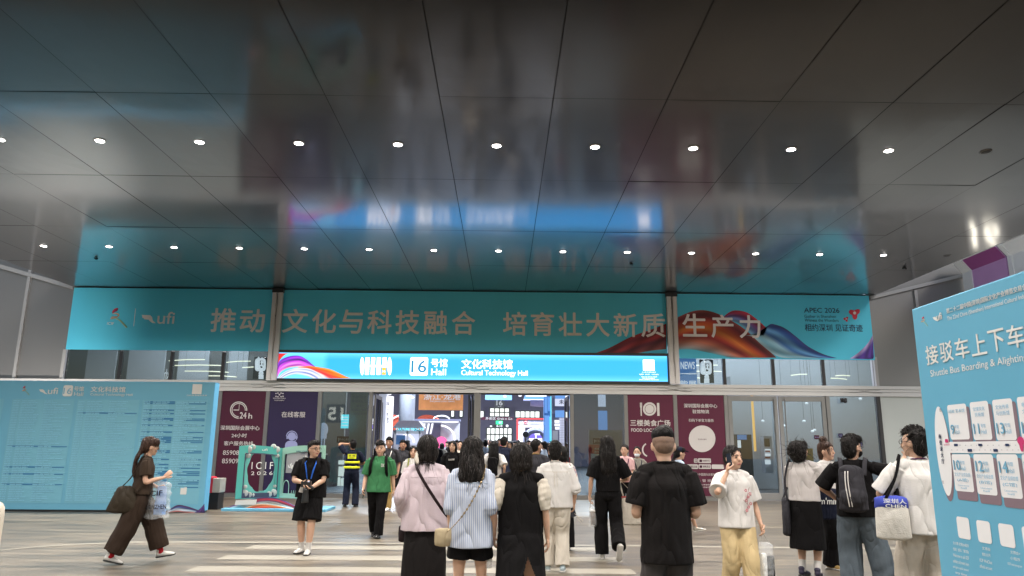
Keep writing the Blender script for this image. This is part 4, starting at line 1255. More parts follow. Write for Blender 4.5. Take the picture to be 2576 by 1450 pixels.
relief([
    ([(500, 1080), (700, 1010), (900, 945), (1080, 925), (1250, 935), (1420, 990), (1560, 1060), (1700, 1110)], [(500, 1130), (700, 1100), (900, 1040), (1080, 1000), (1250, 1010), (1420, 1060), (1560, 1100), (1700, 1125)], [(60, 60, 130), (190, 60, 70), (110, 50, 90), (200, 215, 220)]),
    ([(480, 1095), (650, 1050), (850, 1020), (1050, 1010), (1250, 1035), (1450, 1080), (1650, 1110)], [(480, 1125), (650, 1110), (850, 1090), (1050, 1070), (1250, 1090), (1450, 1115), (1650, 1128)], [(150, 200, 210), (225, 235, 235), (120, 170, 190), (240, 240, 235)]),
    ([(740, 1110), (860, 1060), (1000, 1030), (1150, 1035), (1320, 1060), (1500, 1095), (1660, 1115)], [(740, 1125), (860, 1115), (1000, 1108), (1150, 1105), (1320, 1112), (1500, 1122), (1660, 1128)], [(250, 190, 150), (235, 110, 60), (225, 80, 60), (205, 60, 60)]),
], pr + .1)
mb = MB()
p = atY(*ZB(790, 1000), pr - .02); mb.obox(p, (.26, 0, .01), (0, .012, 0), (.01, 0, .06)); mb.build("name_plate", M['white_ink'], book)
# boxes stacked between the board and the frame
bx = thing("cardboard_box", "pale box stack with red tape between the left board and the mint photo frame", "box", (atY(530, 1285, pr + .5).x, pr + .5, 0))
mb = MB(); c = atY(530, 1285, pr + .5).x; mb.box(c - .25, pr + .35, 0, c + .22, pr + .75, .42); mb.build("crate", M['dark_alu'], bx, bevel=.01)
mb = MB(); mb.box(c - .22, pr + .34, .425, c + .24, pr + .74, .78); mb.build("carton", mat("carton", (.45, .42, .38), .8, 0, .15, 4), bx, bevel=.008)
mb = MB(); mb.box(c - .04, pr + .335, .42, c + .05, pr + .745, .785); mb.ell((c, pr + .5, .80), (.09, .07, .035), 10, 6); mb.build("tape", M['red_ink'], bx)

# ================================================================== inside the hall
M['slate_wall'] = mat("slate_wall", (.10, .092, .13), .8, 0, .1, .4)
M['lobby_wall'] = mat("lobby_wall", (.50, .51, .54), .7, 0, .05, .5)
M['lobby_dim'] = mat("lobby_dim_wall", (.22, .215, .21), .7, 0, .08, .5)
M['column'] = mat("column_paint", (.42, .46, .52), .5, 0, .04)
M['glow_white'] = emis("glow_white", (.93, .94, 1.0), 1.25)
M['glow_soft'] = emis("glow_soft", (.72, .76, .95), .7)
M['glow_cyan'] = emis("glow_cyan", (.15, .85, 1.0), 1.6)
M['glow_blue'] = emis("glow_blue", (.16, .36, .78), .75)
M['glow_day'] = emis("daylit_glass", (.95, 1.0, .93), 1.25)
M['glow_green'] = emis("glow_green", (.02, .9, .25), 1.6)
M['glow_amber'] = emis("glow_amber", (1.0, .55, .16), 1.5)
M['glow_violet'] = emis("glow_violet", (.22, .16, .75), 1.0)
M['orange_cloth'] = mat("orange_cloth", (.74, .30, .10), .8, 0, .18, 3.0)
M['red_roof'] = mat("red_roof", (.50, .07, .03), .6, 0, .1)
M['pink'] = emis("pink_disc", (.85, .12, .3), .8)
M['booth_grey'] = mat("booth_grey", (.17, .18, .27), .6, 0, .05)
M['booth_white'] = mat("booth_white", (.62, .64, .72), .5, 0, .03)
M['booth_blue'] = mat("booth_blue", (.10, .26, .55), .45, 0, .08)
M['red'] = mat("red_paint", (.45, .035, .035), .5, 0, .08)
M['leaf'] = mat("leaf_green", (.03, .10, .03), .6, 0, .3, 8)
def R4(Z, Y, a, b, c, d):
    u0, v0 = Z(a, b); u1, v1 = Z(c, d)
    um, vm = (u0 + u1) / 2, (v0 + v1) / 2
    return atY(u0, vm, Y).x, atY(um, v1, Y).z, atY(u1, vm, Y).x, atY(um, v0, Y).z
def bx(mb, Z, Y, a, b, c, d, dep=.1):
    x0, z0, x1, z1 = R4(Z, Y, a, b, c, d); mb.box(x0, Y, max(z0, 0), x1, Y + dep, z1); return x0, z0, x1, z1
Za = lambda zx, zy: (789.1 + zx * .15942, 959.6 + zy * .15942)
Zb = lambda zx, zy: (1167.9 + zx * .15942, 959.6 + zy * .15942)
Zd = lambda zx, zy: (1925.5 + zx * .15942, 959.6 + zy * .15942)
LB = FY + 8.0
# shell of the hall behind the glass
mb = MB(); YB = 76.0
mb.box(-34, YB, 0, 34, YB + .3, 16); mb.box(-34, LB + .3, 0, -33.7, YB, 16); mb.box(33.7, LB + .3, 0, 34, YB, 16)
mb.build("hall_wall", M['slate_wall'], hall)
mb = MB(); mb.box(-34, FY + .5, 16, 34, YB + .3, 16.3); mb.build("hall_roof", M['slate_wall'], hall)
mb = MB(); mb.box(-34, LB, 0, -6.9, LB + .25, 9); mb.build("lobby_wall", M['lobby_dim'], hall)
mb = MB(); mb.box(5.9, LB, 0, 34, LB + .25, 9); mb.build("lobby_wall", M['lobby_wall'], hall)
mb = MB(); mb.box(-34, FY + .5, 9.0, -6.9, LB + .2, 9.2); mb.box(5.9, FY + .5, 9.0, 34, LB + .2, 9.2); mb.build("lobby_ceiling", M['lobby_wall'], hall)
mb = MB(); mb.quad((-33, FY + .35, .004), (33, FY + .35, .004), (33, YB, .004), (-33, YB, .004)); struct('hall_floor', mb, mat('hall_floor_dark', (.055, .055, .06), .7, 0, .15, .6))  # dark sheet added to dim the hall floor mirrored in the soffit
for r4 in ((785, 700, 1090, 965), (1175, 700, 1545, 965), (1645, 700, 1960, 965), (2115, 710, 2320, 965)):
    mb = MB(); Yp = FY + 6.6
    a_, b_ = atY(*Z1(r4[0], 960), Yp), atY(*Z1(r4[2], 700), Yp); mb.box(a_.x, Yp, 3.2, b_.x, Yp + .1, 6.4); mb.build("upper_panel", M['lobby_wall'], hall)
# lamps inside
def lamp_panel(x, y, z, sx, sy, e, col, label):
    t = thing("ceiling_lamp", label, "ceiling light", (x, y, z), 0, "flat lamps inside the hall")
    mb = MB(); mb.box(x - sx / 2, y - sy / 2, z, x + sx / 2, y + sy / 2, z + .1); mb.build("housing", M['white'], t)
    mb = MB(); mb.box(x - sx / 2 + .04, y - sy / 2 + .04, z - .012, x + sx / 2 - .04, y + sy / 2 - .04, z - .002); mb.build("diffuser", emis("lamp_diffuser", col, 3.0), t)
    l = bpy.data.lights.new("lamp", 'AREA'); l.shape = 'RECTANGLE'; l.size = sx; l.size_y = sy; l.energy = e; l.color = col
    o = bpy.data.objects.new("lamp", l); COL.objects.link(o); o.parent = t; o.location = (0, 0, -.03)
for x, y in ((-7, 40), (4, 40), (-2, 54), (10, 56), (-12, 56)):
    lamp_panel(x, y, 11.5, 2.4, 2.4, 4000, (.78, .86, 1.0), "square lamp high in the exhibition space hidden behind the banner")
for x, e in ((-12, 420), (8.5, 560), (13.5, 480)):
    lamp_panel(x, FY + 4.5, 8.6, 1.6, 1.6, e, (.86, .91, 1.0), "square lamp under the lobby ceiling behind the upper glazing")
# added glowing tubes standing in for bright reflection streaks in the upper panes
for k, (u, v, w) in enumerate(((470, 908, 90), (500, 920, 120), (520, 934, 110), (600, 912, 60), (640, 925, 60), (560, 946, 70), (1760, 922, 90), (1775, 935, 80), (1740, 950, 80), (2010, 945, 40), (2120, 946, 36), (2110, 952, 40))):
    Y = FY + 3.2 + (k % 4) * .9
    a, b = atY(u - w / 2, v, Y), atY(u + w / 2, v + (k % 3 - 1) * 3, Y)
    t = thing("reflection_streak", "thin warm streak imitating a reflection in the upper panes " + ("left of the left post" if u < 1000 else ("right of the right post" if u < 1900 else "near the right end")), "reflection streak", ((a.x + b.x) / 2, Y, a.z), 0, "imitated reflection streaks in the upper panes")
    mb = MB(); mb.tube([a, (a + b) / 2 + Vector((0, 0, .02)), b], .018, 6); mb.build("tube", emis("reflection_streak_glow", (1, .9, .66), 2.2), t)
    mb = MB()
    for q in (a, b): mb.tube([q + Vector((0, 0, .02)), (q.x, Y, 9.0)], .004, 5)
    mb.build("cord", M['black'], t)  # invented cords; the streaks imitate reflections and hang from nothing

def lift_sign(u, v, s, label):
    Y = FY + 2.2
    t = thing("lift_sign", label, "sign", (atY(u, v, Y).x, Y, 4))
    p = lambda a, b: (lambda q: Vector((q.x, Y, q.z)))(atY(u + a * s, v + b * s, Y))
    mb = MB(); A, B_ = p(-17, -22), p(22, 40); mb.box(A.x, Y + .01, B_.z, B_.x, Y + .06, A.z); mb.build("backing", M['black'], t)
    mb = MB()
    out = [p(12 * math.copysign(min(1, abs(math.cos(q)) ** .35), math.cos(q)), 15 * math.copysign(min(1, abs(math.sin(q)) ** .35), math.sin(q))) for q in np.linspace(0, 2 * math.pi, 29)]
    mb.tube(out, .045, 6)
    for dx, d in ((-5, 1), (5, -1)):
        mb.poly([p(dx - 4, -17 - d * 1.5), p(dx + 4, -17 - d * 1.5), p(dx, -17 - d * 6)] if d > 0 else [p(dx, -17 - d * 1.5 + 3), p(dx + 4, -20), p(dx - 4, -20)])
    mb.ell(p(-5, -8), .055, 8, 6); mb.tube([p(-5, -5), p(-5, 10)], .05, 6)
    mb.ell(p(4, -7), .05, 8, 6); mb.tube([p(4, -4), p(4, 3), p(8, 4), p(9, 9)], .03, 6); mb.tube([p(3 + 5 * math.cos(k), 6 + 5 * math.sin(k)) for k in np.linspace(0, 6.2, 12)], .022, 5)
    mb.ell(p(2, 24), .09, 10, 6); mb.poly([p(-5, 28), p(9, 28), p(9, 40), p(-5, 40)])
    mb.build("pictogram", M['glow_white'], t)
lift_sign(1776, 926, .95, "white glowing lift pictogram behind the pane right of the right post"); lift_sign(655, 918, .9, "white glowing lift pictogram behind the pane left of the left post")
t = thing("blue_screen", "blue glowing screen with white characters right beside the right post", "screen", (atY(1731, 930, FY + 2).x, FY + 2, 4))
mb = MB(); Y = FY + 2; bx(mb, Z3, Y, 1650, 755, 1812, 905); bx(mb, Z3, Y, 1650, 918, 1820, 1040); mb.build("panel", M['glow_blue'], t)
mb = MB(); face_text(mb, "能展", *box_(Z3, 1660, 975, 1815, 1030), Y - .02, .02); face_text(mb, "NEWS", *box_(Z3, 1665, 800, 1800, 870), Y - .02, .02); mb.build("lettering", M['glow_white'], t)
t = thing("reflected_lettering", "glowing mirrored lettering on the lobby wall behind the upper left panes", "reflected lettering", (atY(430, 925, LB).x, LB, 4))
mb = MB(); a_, b_ = atY(*Z1(1375, 960), LB), atY(*Z1(1620, 870), LB); put_text(mb, "Exhibition", (b_.x, LB - .03, a_.z), V3((-1, 0, 0)), ZU, b_.x - a_.x, b_.z - a_.z, .0); mb.build("lettering", M['glow_white'], t)  # reflection of a lit sign, built as glowing mirrored letters

def simple(name, label, cat, Z, Y, rect, m, dep=.1, group=None):
    x0, z0, x1, z1 = R4(Z, Y, *rect)
    t = thing(name, label, cat, ((x0 + x1) / 2, Y, max(0, z0)), 0, group)
    mb = MB(); bx(mb, Z, Y, *rect, dep); mb.build("panel", m, t); return t
def txt(t, Z, Y, items, m, name="lettering"):
    mb = MB()
    for it in items: face_text(mb, it[0], *box_(Z, *it[1:5]), Y - .02, it[5] if len(it) > 5 else .012)
    mb.build(name, m, t)
# --- left opening
t = simple("light_pillar", "tall glowing white advertising pillar just inside the left door opening", "light box", Za, 31, (1130, 235, 1228, 1120), M['glow_white'], .35)
txt(t, Za, 31, [("深", 1145, 320, 1195, 385), ("圳", 1145, 430, 1195, 455), ("数字", 1150, 490, 1180, 550), ("文化", 1150, 560, 1182, 660)], M['booth_grey'])
t = simple("wall_pier", "grey wall pier beside the glowing pillar inside the left opening", "pier", Za, 31.5, (1005, 195, 1132, 1250), M['booth_white'], .5)
t = thing("round_column", "fat pale round column behind the kiosk inside the left opening", "column", (atY(1023, 1050, 46).x, 46, 0))
mb = MB(); c = atY(1023, 1050, 46); r = (atY(1043.5, 1050, 46).x - atY(1003.5, 1050, 46).x) / 2; mb.lathe([(r, 0), (r, 14)], (c.x, 46, 0), 32); mb.build("shaft", M['column'], t, smooth=True)
mb = MB(); mb.lathe([(r + .04, 4.9), (r + .04, 5.3)], (c.x, 46, 0), 32); mb.build("band", M['booth_white'], t, smooth=True)
t = simple("hanging_banner", "orange cloth banner with white characters for Zhejiang Longgang hanging in the hall", "banner", Za, 40, (1660, 130, 2357, 456), M['orange_cloth'], .04)
txt(t, Za, 40, [("浙江·龙港", 1735, 195, 2322, 295, .02), ("ZHE JIANG·LONG GANG", 1830, 305, 2222, 335)], M['white_ink'])
t = thing("red_dome", "red dome roofed stand with curved white light bars behind the white booth", "stand", (atY(1100, 1050, 52).x, 52, 0))
for a0, a1 in ((1625, 1960), (1180, 1345)):
    x0, z0, x1, z1 = R4(Za, 52, a0, 528, a1, 625)
    mb = MB(); pts = [(x0, z0 - .6), (x1, z0 - .6)] + [((x0 + x1) / 2 + (x1 - x0) / 2 * math.cos(q), z0 + (z1 - z0) * math.sin(q)) for q in np.linspace(0, math.pi, 14)]
    mb.prism([(x, 52, z) for x, z in pts], (0, 2.5, 0)); mb.build("dome", M['red_roof'], t)
mb = MB(); c = atY(*Za(2015, 605), 51.8); 
mb.tube([(c.x + .56 * math.cos(q), 51.8, c.z + .26 * math.sin(q)) for q in np.linspace(.1, 2.9, 14)], .045, 6); c = atY(*Za(1295, 570), 51.8); mb.tube([(c.x - .45, 51.8, c.z - .2), (c.x + .45, 51.8, c.z + .25)], .05, 6)
mb.build("light_bar", M['glow_white'], t)
t = thing("white_booth", "white exhibition booth with slanted stripes, a light arch and a pink disc", "booth", (atY(1105, 1080, 43).x, 43, 0))
mb = MB(); bx(mb, Za, 43, 1700, 628, 2298, 1200, .2); mb.build("back_wall", M['booth_white'], t)
mb = MB(); bx(mb, Za, 42.2, 1590, 596, 2308, 626, 1.0); mb.build("canopy", M['booth_grey'], t)
mb = MB(); bx(mb, Za, 42.7, 1660, 630, 2290, 648, .1); bx(mb, Za, 42.7, 2030, 640, 2260, 652, .1); mb.build("light_strip", M['glow_white'], t)
mb = MB(); bx(mb, Za, 42.8, 1800, 660, 1996, 1150, .1); mb.build("grey_panel", M['booth_grey'], t)
mb = MB()
for a in (1722, 1772, 1830): 
    p = [atY(*Za(x, y), 42.7) for x, y in ((a, 830 if a > 1740 else 760), (a + 26, 830 if a > 1740 else 760), (a + 62 - (20 if a < 1740 else 0), 665), (a + 30 - (20 if a < 1740 else 0), 665))]
    mb.poly([(q.x, 42.7, q.z) for q in p])
mb.build("stripes", M['glow_white'], t)
mb = MB(); mb.tube([(lambda q: (q.x, 42.6, q.z))(atY(*Za(2000 + 225 * math.cos(q), 920 - 222 * math.sin(q)), 42.6)) for q in np.linspace(0, 1.5, 16)], .055, 6); mb.build("arch_light", M['glow_white'], t)
mb = MB(); c = atY(*Za(2015, 965), 42.4); mb.lathe([(.33, 0), (.33, .1)], (c.x, 42.4, c.z), 24, Vector((0, -1, 0))); mb.build("pink_disc", M['pink'], t)
t = thing("kiosk", "small glazed kiosk with slanted grey canopy and glowing cyan lettering", "kiosk", (atY(1025, 1100, 37).x, 37, 0))
mb = MB(); q = [atY(*Za(x, y), 37) for x, y in ((1245, 732), (1735, 732), (1655, 622), (1345, 622))]; mb.prism([(p.x, 37, p.z) for p in q], (0, 1.4, 0)); mb.build("canopy", mat("canopy_grey", (.30, .29, .36), .6), t)
mb = MB()
for a, b_ in ((1262, 1290), (1460, 1485), (1655, 1685)): bx(mb, Za, 37, a, 785, b_, 1250, .12)
bx(mb, Za, 37, 1262, 785, 1685, 828, .12); bx(mb, Za, 37.3, 1290, 1000, 1655, 1250, .3); mb.build("frame", M['booth_white'], t)
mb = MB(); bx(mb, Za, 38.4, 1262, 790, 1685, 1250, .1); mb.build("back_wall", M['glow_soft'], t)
mb = MB(); mb.tube([(lambda q: (q.x, 38.2, q.z))(atY(*Za(1470 + 110 * math.cos(q), 960 - 115 * math.sin(q)), 38.2)) for q in np.linspace(0, 3.14, 16)], .06, 6); mb.build("light_arch", M['glow_white'], t)
mb = MB(); bx(mb, Za, 37.6, 1300, 850, 1440, 1000, .1); mb.build("display", M['booth_blue'], t)
txt(t, Za, 36.9, [("CULTURE TECH", 1298, 738, 1655, 775, .02), ("文化", 1668, 730, 1735, 778, .02)], M['glow_cyan'])
t = simple("violet_screen", "narrow stacked violet and white lit shelf seen through the left door leaf", "display", Za, 29, (868, 220, 965, 380), M['glow_soft'], .1)
mb = MB(); bx(mb, Za, 29, 862, 590, 948, 640); bx(mb, Za, 29, 862, 648, 948, 678); bx(mb, Za, 29, 858, 757, 942, 777); mb.build("shelf_light", M['glow_white'], t)
mb = MB(); bx(mb, Za, 29.1, 865, 690, 948, 745); bx(mb, Za, 29.1, 860, 790, 880, 960); mb.build("violet_light", M['glow_violet'], t)
t = thing("potted_plant", "leafy green plant standing by the pink disc", "plant", (atY(1106, 1140, 36).x, 36, 0))
mb = MB(); c = atY(*Za(2005, 1180), 36)
mb.lathe([(.2, 0), (.26, .5)], (c.x, 36, 0), 14); mb.build("pot", M['booth_white'], t)
mb = MB()
for k in range(160):
    a, e = rs.uniform(0, 6.28), rs.uniform(.3, 1.4); r_ = rs.uniform(.08, .36)
    p = Vector((c.x + r_ * math.cos(a) * math.cos(e), 36 + r_ * math.sin(a) * math.cos(e), 1.0 + rs.uniform(0, .5) + r_ * math.sin(e) * .6))
    d = Vector((rs.uniform(-1, 1), rs.uniform(-1, 1), rs.uniform(-.3, 1))).normalized() * .10; w = d.cross(Vector((rs.uniform(-1, 1), rs.uniform(-1, 1), rs.uniform(-1, 1)))).normalized() * .035
    mb.poly([p, p + d * .5 + w, p + d, p + d * .5 - w])
mb.build("leaves", M['leaf'], t)
mb = MB()
for k in range(6): mb.tube([(c.x, 36, .5), (c.x + .1 * math.cos(k), 36 + .1 * math.sin(k), .9), (c.x + .2 * math.cos(k), 36 + .2 * math.sin(k), 1.4)], .012, 5)
mb.build("stem", M['leaf'], t)
# left bay
t = simple("roll_up_panel", "grey translucent advertising panel lettered Robot behind the glass right of the 15 reflection", "panel", Za, 27.5, (560, 160, 830, 1330), mat("grey_film", (.22, .26, .27), .4, 0, .05), .03)
txt(t, Za, 27.5, [("COFE", 665, 160, 830, 190), ("TOP 7th C", 620, 235, 830, 270), ("Robot Cafe", 610, 292, 920, 335, .02), ("第7代", 675, 370, 800, 412), ("机器人咖啡", 590, 430, 860, 470), ("全球首家", 632, 492, 830, 530)], M['booth_grey'])
t = simple("phone_screen", "small bright phone-shaped screen hanging in the glass bay left of the open door", "screen", Za, 27, (432, 525, 550, 742), M['glow_cyan'], .04)
mb = MB()
for y in (560, 600, 640, 690): bx(mb, Za, 26.95, 440, y, 542, y + 14, .02)
mb.build("lines", M['glow_white'], t)
def restroom(Z, Y, rect, label):
    t = simple("restroom_sign", label, "sign", Z, Y, rect, M['plum'], .05)
    a, b, c, d = rect; w = c - a
    mb = MB(); face_text(mb, "中心商场", *box_(Z, a + w * .34, b + 30, c - 12, d - 32), Y - .02, .0); ringpoly(mb, Z, a + w * .13, b + 34, 9, 0, 0, 360, 12, Y - .02); bar(mb, Z, a + w * .10, b + 44, a + w * .16, d - 22, Y - .02); bar(mb, Z, a + w * .2, b + 30, a + w * .26, d - 40, Y - .02); mb.build("lettering", M['film_ink'], t)
restroom(Za, 29.5, (365, 868, 582, 972), "dark plum wayfinding sign beside the guard's raised arm"); restroom(Zb, 29.5, (2030, 898, 2240, 992), "dark plum wayfinding sign partly behind the long-haired woman")
t = thing("poster_stand", "white figure-shaped poster stand behind the left glass", "stand", (atY(812, 1100, 27).x, 27, 0))
mb = MB(); bx(mb, Za, 27, 95, 800, 200, 905, .04); bx(mb, Za, 27, 115, 905, 130, 1010, .04); bx(mb, Za, 27, 160, 905, 172, 1010, .04); c = atY(*Za(150, 765), 27); mb.ell((c.x, 27, c.z), (.18, .05, .25), 12, 8); mb.build("board", M['glow_soft'], t)
t = thing("white_chair", "pale green and white chair behind the left glass near the floor", "chair", (atY(810, 1140, 26.5).x, 26.5, 0))
mb = MB(); bx(mb, Za, 26.5, 60, 1025, 135, 1140, .05); mb.build("backrest", M['mint_l'], t)
mb = MB(); bx(mb, Za, 26.1, 60, 1142, 178, 1160, .4); mb.build("seat", M['white'], t)
x0, z0, x1, z1 = R4(Za, 26.1, 60, 1142, 178, 1160)
for x in (x0 + .03, x1 - .03):
    for y in (26.13, 26.47):
        mb = MB(); mb.tube([(x, y, 0), (x, y, z0)], .015, 6); mb.build("leg", M['grey_alu'], t)
t = thing("lit_window", "tall bright gap of daylight low behind the guard", "window", (atY(858, 1190, LB).x, LB - .05, 0))
mb = MB()
Zg = lambda zx, zy: (631.3 + zx * .26989, 1058.1 + zy * .26989)
for r4 in ((815, 372, 868, 410), (815, 430, 868, 520), (808, 530, 830, 610), (835, 540, 868, 610), (805, 622, 865, 640)): bx(mb, Zg, LB - .08, *r4, .03)
mb.build("pane", M['glow_day'], t)
# --- right opening
t = simple("hanging_board", "light blue board hanging high in the middle of the hall", "board", Zb, 60, (332, 120, 752, 295), M['glow_blue'], .1)
t = simple("number_board", "dark board with white 16 on the far wall of the hall", "sign", Zb, 74, (478, 296, 632, 420), M['black'], .1)
txt(t, Zb, 74, [("16", 508, 302, 602, 380, .02), ("号馆", 530, 392, 585, 405)], M['offwhite'])
def window(rect, nx, ny, label):
    x0, z0, x1, z1 = R4(Zb, YB, *rect)
    t = thing("far_window", label, "window", ((x0 + x1) / 2, YB - .1, z0), 0, "bright windows in the far wall")
    mb = MB(); mb.box(x0, YB - .06, z0, x1, YB - .02, z1); mb.build("pane", M['glow_day'], t)
    mb = MB()
    for i in range(nx + 1):
        x = x0 + (x1 - x0) * i / nx; mb.box(x - .055, YB - .16, z0 - .05, x + .055, YB - .07, z1 + .05)
    for j in range(ny + 1):
        z = z0 + (z1 - z0) * j / ny
        for i in range(nx): mb.box(x0 + (x1 - x0) * i / nx + .056, YB - .155, z - .05, x0 + (x1 - x0) * (i + 1) / nx - .056, YB - .075, z + .05)
    mb.build("frame", M['black'], t)
window((402, 422, 710, 560), 4, 2, "bright four by two window under the dark 16 board"); window((803, 470, 1192, 578), 5, 1, "bright five-pane window strip above the red and white booth")
window((160, 465, 312, 580), 2, 1, "small bright window left of the grab and go strip"); window((352, 735, 752, 945), 6, 2, "large bright window low under the green exit sign")
def window2(Z, rect, nx, ny, label):
    global Zb
    keep = Zb; Zb = Z; window(rect, nx, ny, label); Zb = keep
window2(Za, (2165, 460, 2222, 566), 1, 1, "narrow bright window just below the orange banner's right end"); window2(Za, (2300, 460, 2356, 566), 1, 1, "narrow bright window beside the folded door leaves")
t = simple("food_sign", "plum strip sign with white lettering Grab n Go across the hall", "sign", Zb, 70, (270, 565, 772, 612), M['plum_r'], .15)
txt(t, Zb, 70, [("外卖区 Grab n Go", 335, 566, 758, 610, .02)], M['offwhite'])
t = simple("exit_sign", "small green glowing exit sign under the plum strip sign", "exit sign", Zb, 69, (500, 625, 605, 678), M['glow_green'], .1)
txt(t, Zb, 69, [("EXIT", 548, 636, 598, 666)], M['glow_white'])
t = simple("icon_sign", "row of small white lit icons under the green exit sign", "sign", Zb, 70, (395, 685, 710, 724), M['black'], .1)
mb = MB(); ringpoly(mb, Zb, 677, 704, 20, 0, 0, 360, 16, 69.95); bar(mb, Zb, 405, 700, 438, 720, 69.95); face_text(mb, "0-10", *box_(Zb, 510, 688, 600, 722), 69.95, .02); mb.build("icons", M['glow_white'], t)
t = thing("red_white_booth", "red framed white booth with a round red emblem and grey lettering", "booth", (atY(1340, 1080, 46).x, 46, 0))
mb = MB(); bx(mb, Zb, 46, 828, 585, 852, 1250, 1.5); bx(mb, Zb, 46, 852, 582, 1330, 604, 1.5); mb.build("frame", M['red'], t)
mb = MB(); bx(mb, Zb, 46.1, 853, 605, 1330, 682, .2); mb.build("fascia", M['booth_white'], t)
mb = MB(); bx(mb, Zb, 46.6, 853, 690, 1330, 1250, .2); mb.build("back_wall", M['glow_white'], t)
mb = MB(); ringpoly(mb, Zb, 970, 648, 31, 0, 0, 360, 24, 46.05); mb.build("emblem", M['red_ink'], t)
mb = MB(); ringpoly(mb, Zb, 970, 648, 20, 13, 20, 160, 10, 46.0); ringpoly(mb, Zb, 970, 648, 20, 13, 200, 340, 10, 46.0); mb.build("emblem_mark", M['white_ink'], t)
txt(t, Zb, 46.05, [("中国出版集团有限公司", 1030, 628, 1290, 655), ("China Publishing Group", 1030, 662, 1280, 676, 0)], M['booth_grey'])
mb = MB(); bx(mb, Zb, 46.4, 960, 730, 1200, 830, .1); mb.build("screen", M['booth_grey'], t)
t = thing("dark_arch", "dark violet arch-shaped exhibit with a white bar light behind the crowd", "exhibit", (atY(1345, 1095, 41).x, 41, 0))
mb = MB(); pts = [(lambda q: Vector((q.x, 41, q.z)))(atY(*Zb(1125 + 150 * math.cos(q), 900 - 125 * math.sin(q)), 41)) for q in np.linspace(0, math.pi, 18)]
mb.tube([Vector((pts[0].x, 41, 0))] + pts + [Vector((pts[-1].x, 41, 0))], .16, 8); mb.build("arch", M['booth_grey'], t)
mb = MB(); mb.poly([p + Vector((0, .2, 0)) for p in pts]); mb.build("infill", M['glow_violet'], t)
mb = MB(); bx(mb, Zb, 40.6, 1112, 824, 1195, 850, .05); bx(mb, Zb, 40.6, 1122, 852, 1140, 915, .05); mb.build("bar_light", M['glow_white'], t)
t = thing("stand_fan", "round dark pedestal fan silhouetted before the red and white booth", "fan", (atY(1322, 1095, 39).x, 39, 0))
c = atY(*Zb(970, 838), 39); mb = MB(); mb.lathe([(.03, -.06), (.15, -.045), (.165, 0), (.15, .045), (.03, .06)], (c.x, 39, c.z), 20, Vector((0, -1, 0))); mb.build("fan_head", M['black'], t)
mb = MB(); mb.tube([(c.x, 39.1, 0), (c.x, 39.1, c.z)], .04, 8); mb.lathe([(.3, 0), (.3, .04)], (c.x, 39.1, 0), 16); mb.build("pole", M['black'], t)
t = thing("blue_booth", "tall blue lit booth corner beside the right open door", "booth", (atY(1375, 1090, 36).x, 36, 0))
mb = MB(); bx(mb, Zb, 36, 1258, 240, 1366, 1300, .4); mb.build("pillar", M['booth_blue'], t)
mb = MB(); bx(mb, Zb, 35.9, 1268, 250, 1312, 500, .05); bx(mb, Zb, 35.9, 1320, 255, 1358, 470, .05); bx(mb, Zb, 35.9, 1266, 540, 1345, 980, .05); mb.build("panel_light", M['glow_blue'], t)
mb = MB(); bx(mb, Zb, 35.8, 1366, 235, 1374, 1250, .05); bx(mb, Zb, 35.8, 1350, 560, 1356, 1000, .03); mb.build("edge_light", M['glow_cyan'], t)
t = thing("hanging_lightbox", "white and lilac light box hanging high before the blue booth", "light box", (atY(1343, 1010, 41).x, 41, 5))
mb = MB(); q = [atY(*Zb(x, y), 41) for x, y in ((935, 295), (1300, 295), (1300, 215), (960, 215))]; mb.prism([(p.x, 41, p.z) for p in q], (0, .8, 0)); mb.build("box", M['glow_blue'], t)
mb = MB(); bx(mb, Zb, 40.9, 970, 222, 1300, 240, .05); bx(mb, Zb, 40.9, 935, 284, 1300, 294, .05); mb.build("edge_light", M['glow_white'], t)
mb = MB(); q = [atY(*Zb(x, y), 41.2) for x, y in ((1050, 385), (1300, 402), (1300, 298), (1050, 298))]; mb.prism([(p.x, 41.2, p.z) for p in q], (0, .6, 0)); mb.build("lilac_panel", mat("lilac", (.42, .34, .52), .6), t)
t = thing("future_booth", "grey booth with a white lit panel reading 未来 behind the right door leaf", "booth", (atY(1415, 1080, 33).x, 33, 0))
mb = MB(); bx(mb, Zb, 33.2, 1385, 225, 1690, 1300, .2); mb.build("back_wall", M['booth_grey'], t)
mb = MB(); bx(mb, Zb, 33.05, 1432, 278, 1690, 392, .05); mb.build("title_panel", M['glow_soft'], t)
txt(t, Zb, 33.05, [("未", 1497, 288, 1572, 362, .015), ("来", 1580, 320, 1650, 392, .015)], M['navy_ink'])
mb = MB(); bx(mb, Zb, 33.05, 1436, 225, 1690, 276, .05); bx(mb, Zb, 33.05, 1436, 460, 1690, 570, .05); mb.build("blue_panel", M['glow_blue'], t)
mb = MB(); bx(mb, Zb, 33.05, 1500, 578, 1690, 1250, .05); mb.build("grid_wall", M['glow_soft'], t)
mb = MB()
for k in range(8): bx(mb, Zb, 33.0, 1506 + k * 24, 578, 1509 + k * 24, 1250, .02)
for k in range(24): bx(mb, Zb, 32.99, 1500, 590 + k * 27, 1690, 593 + k * 27, .008)
mb.build("grid", M['booth_grey'], t)
mb = MB(); bx(mb, Zb, 32.9, 1428, 612, 1500, 655, .1); bx(mb, Zb, 32.9, 1428, 668, 1504, 708, .1); bx(mb, Zb, 32.9, 1436, 722, 1500, 760, .1); mb.build("lantern", M['glow_white'], t)
mb = MB(); bx(mb, Zb, 32.8, 1395, 778, 1478, 1000, .04); mb.build("notice", M['booth_white'], t)
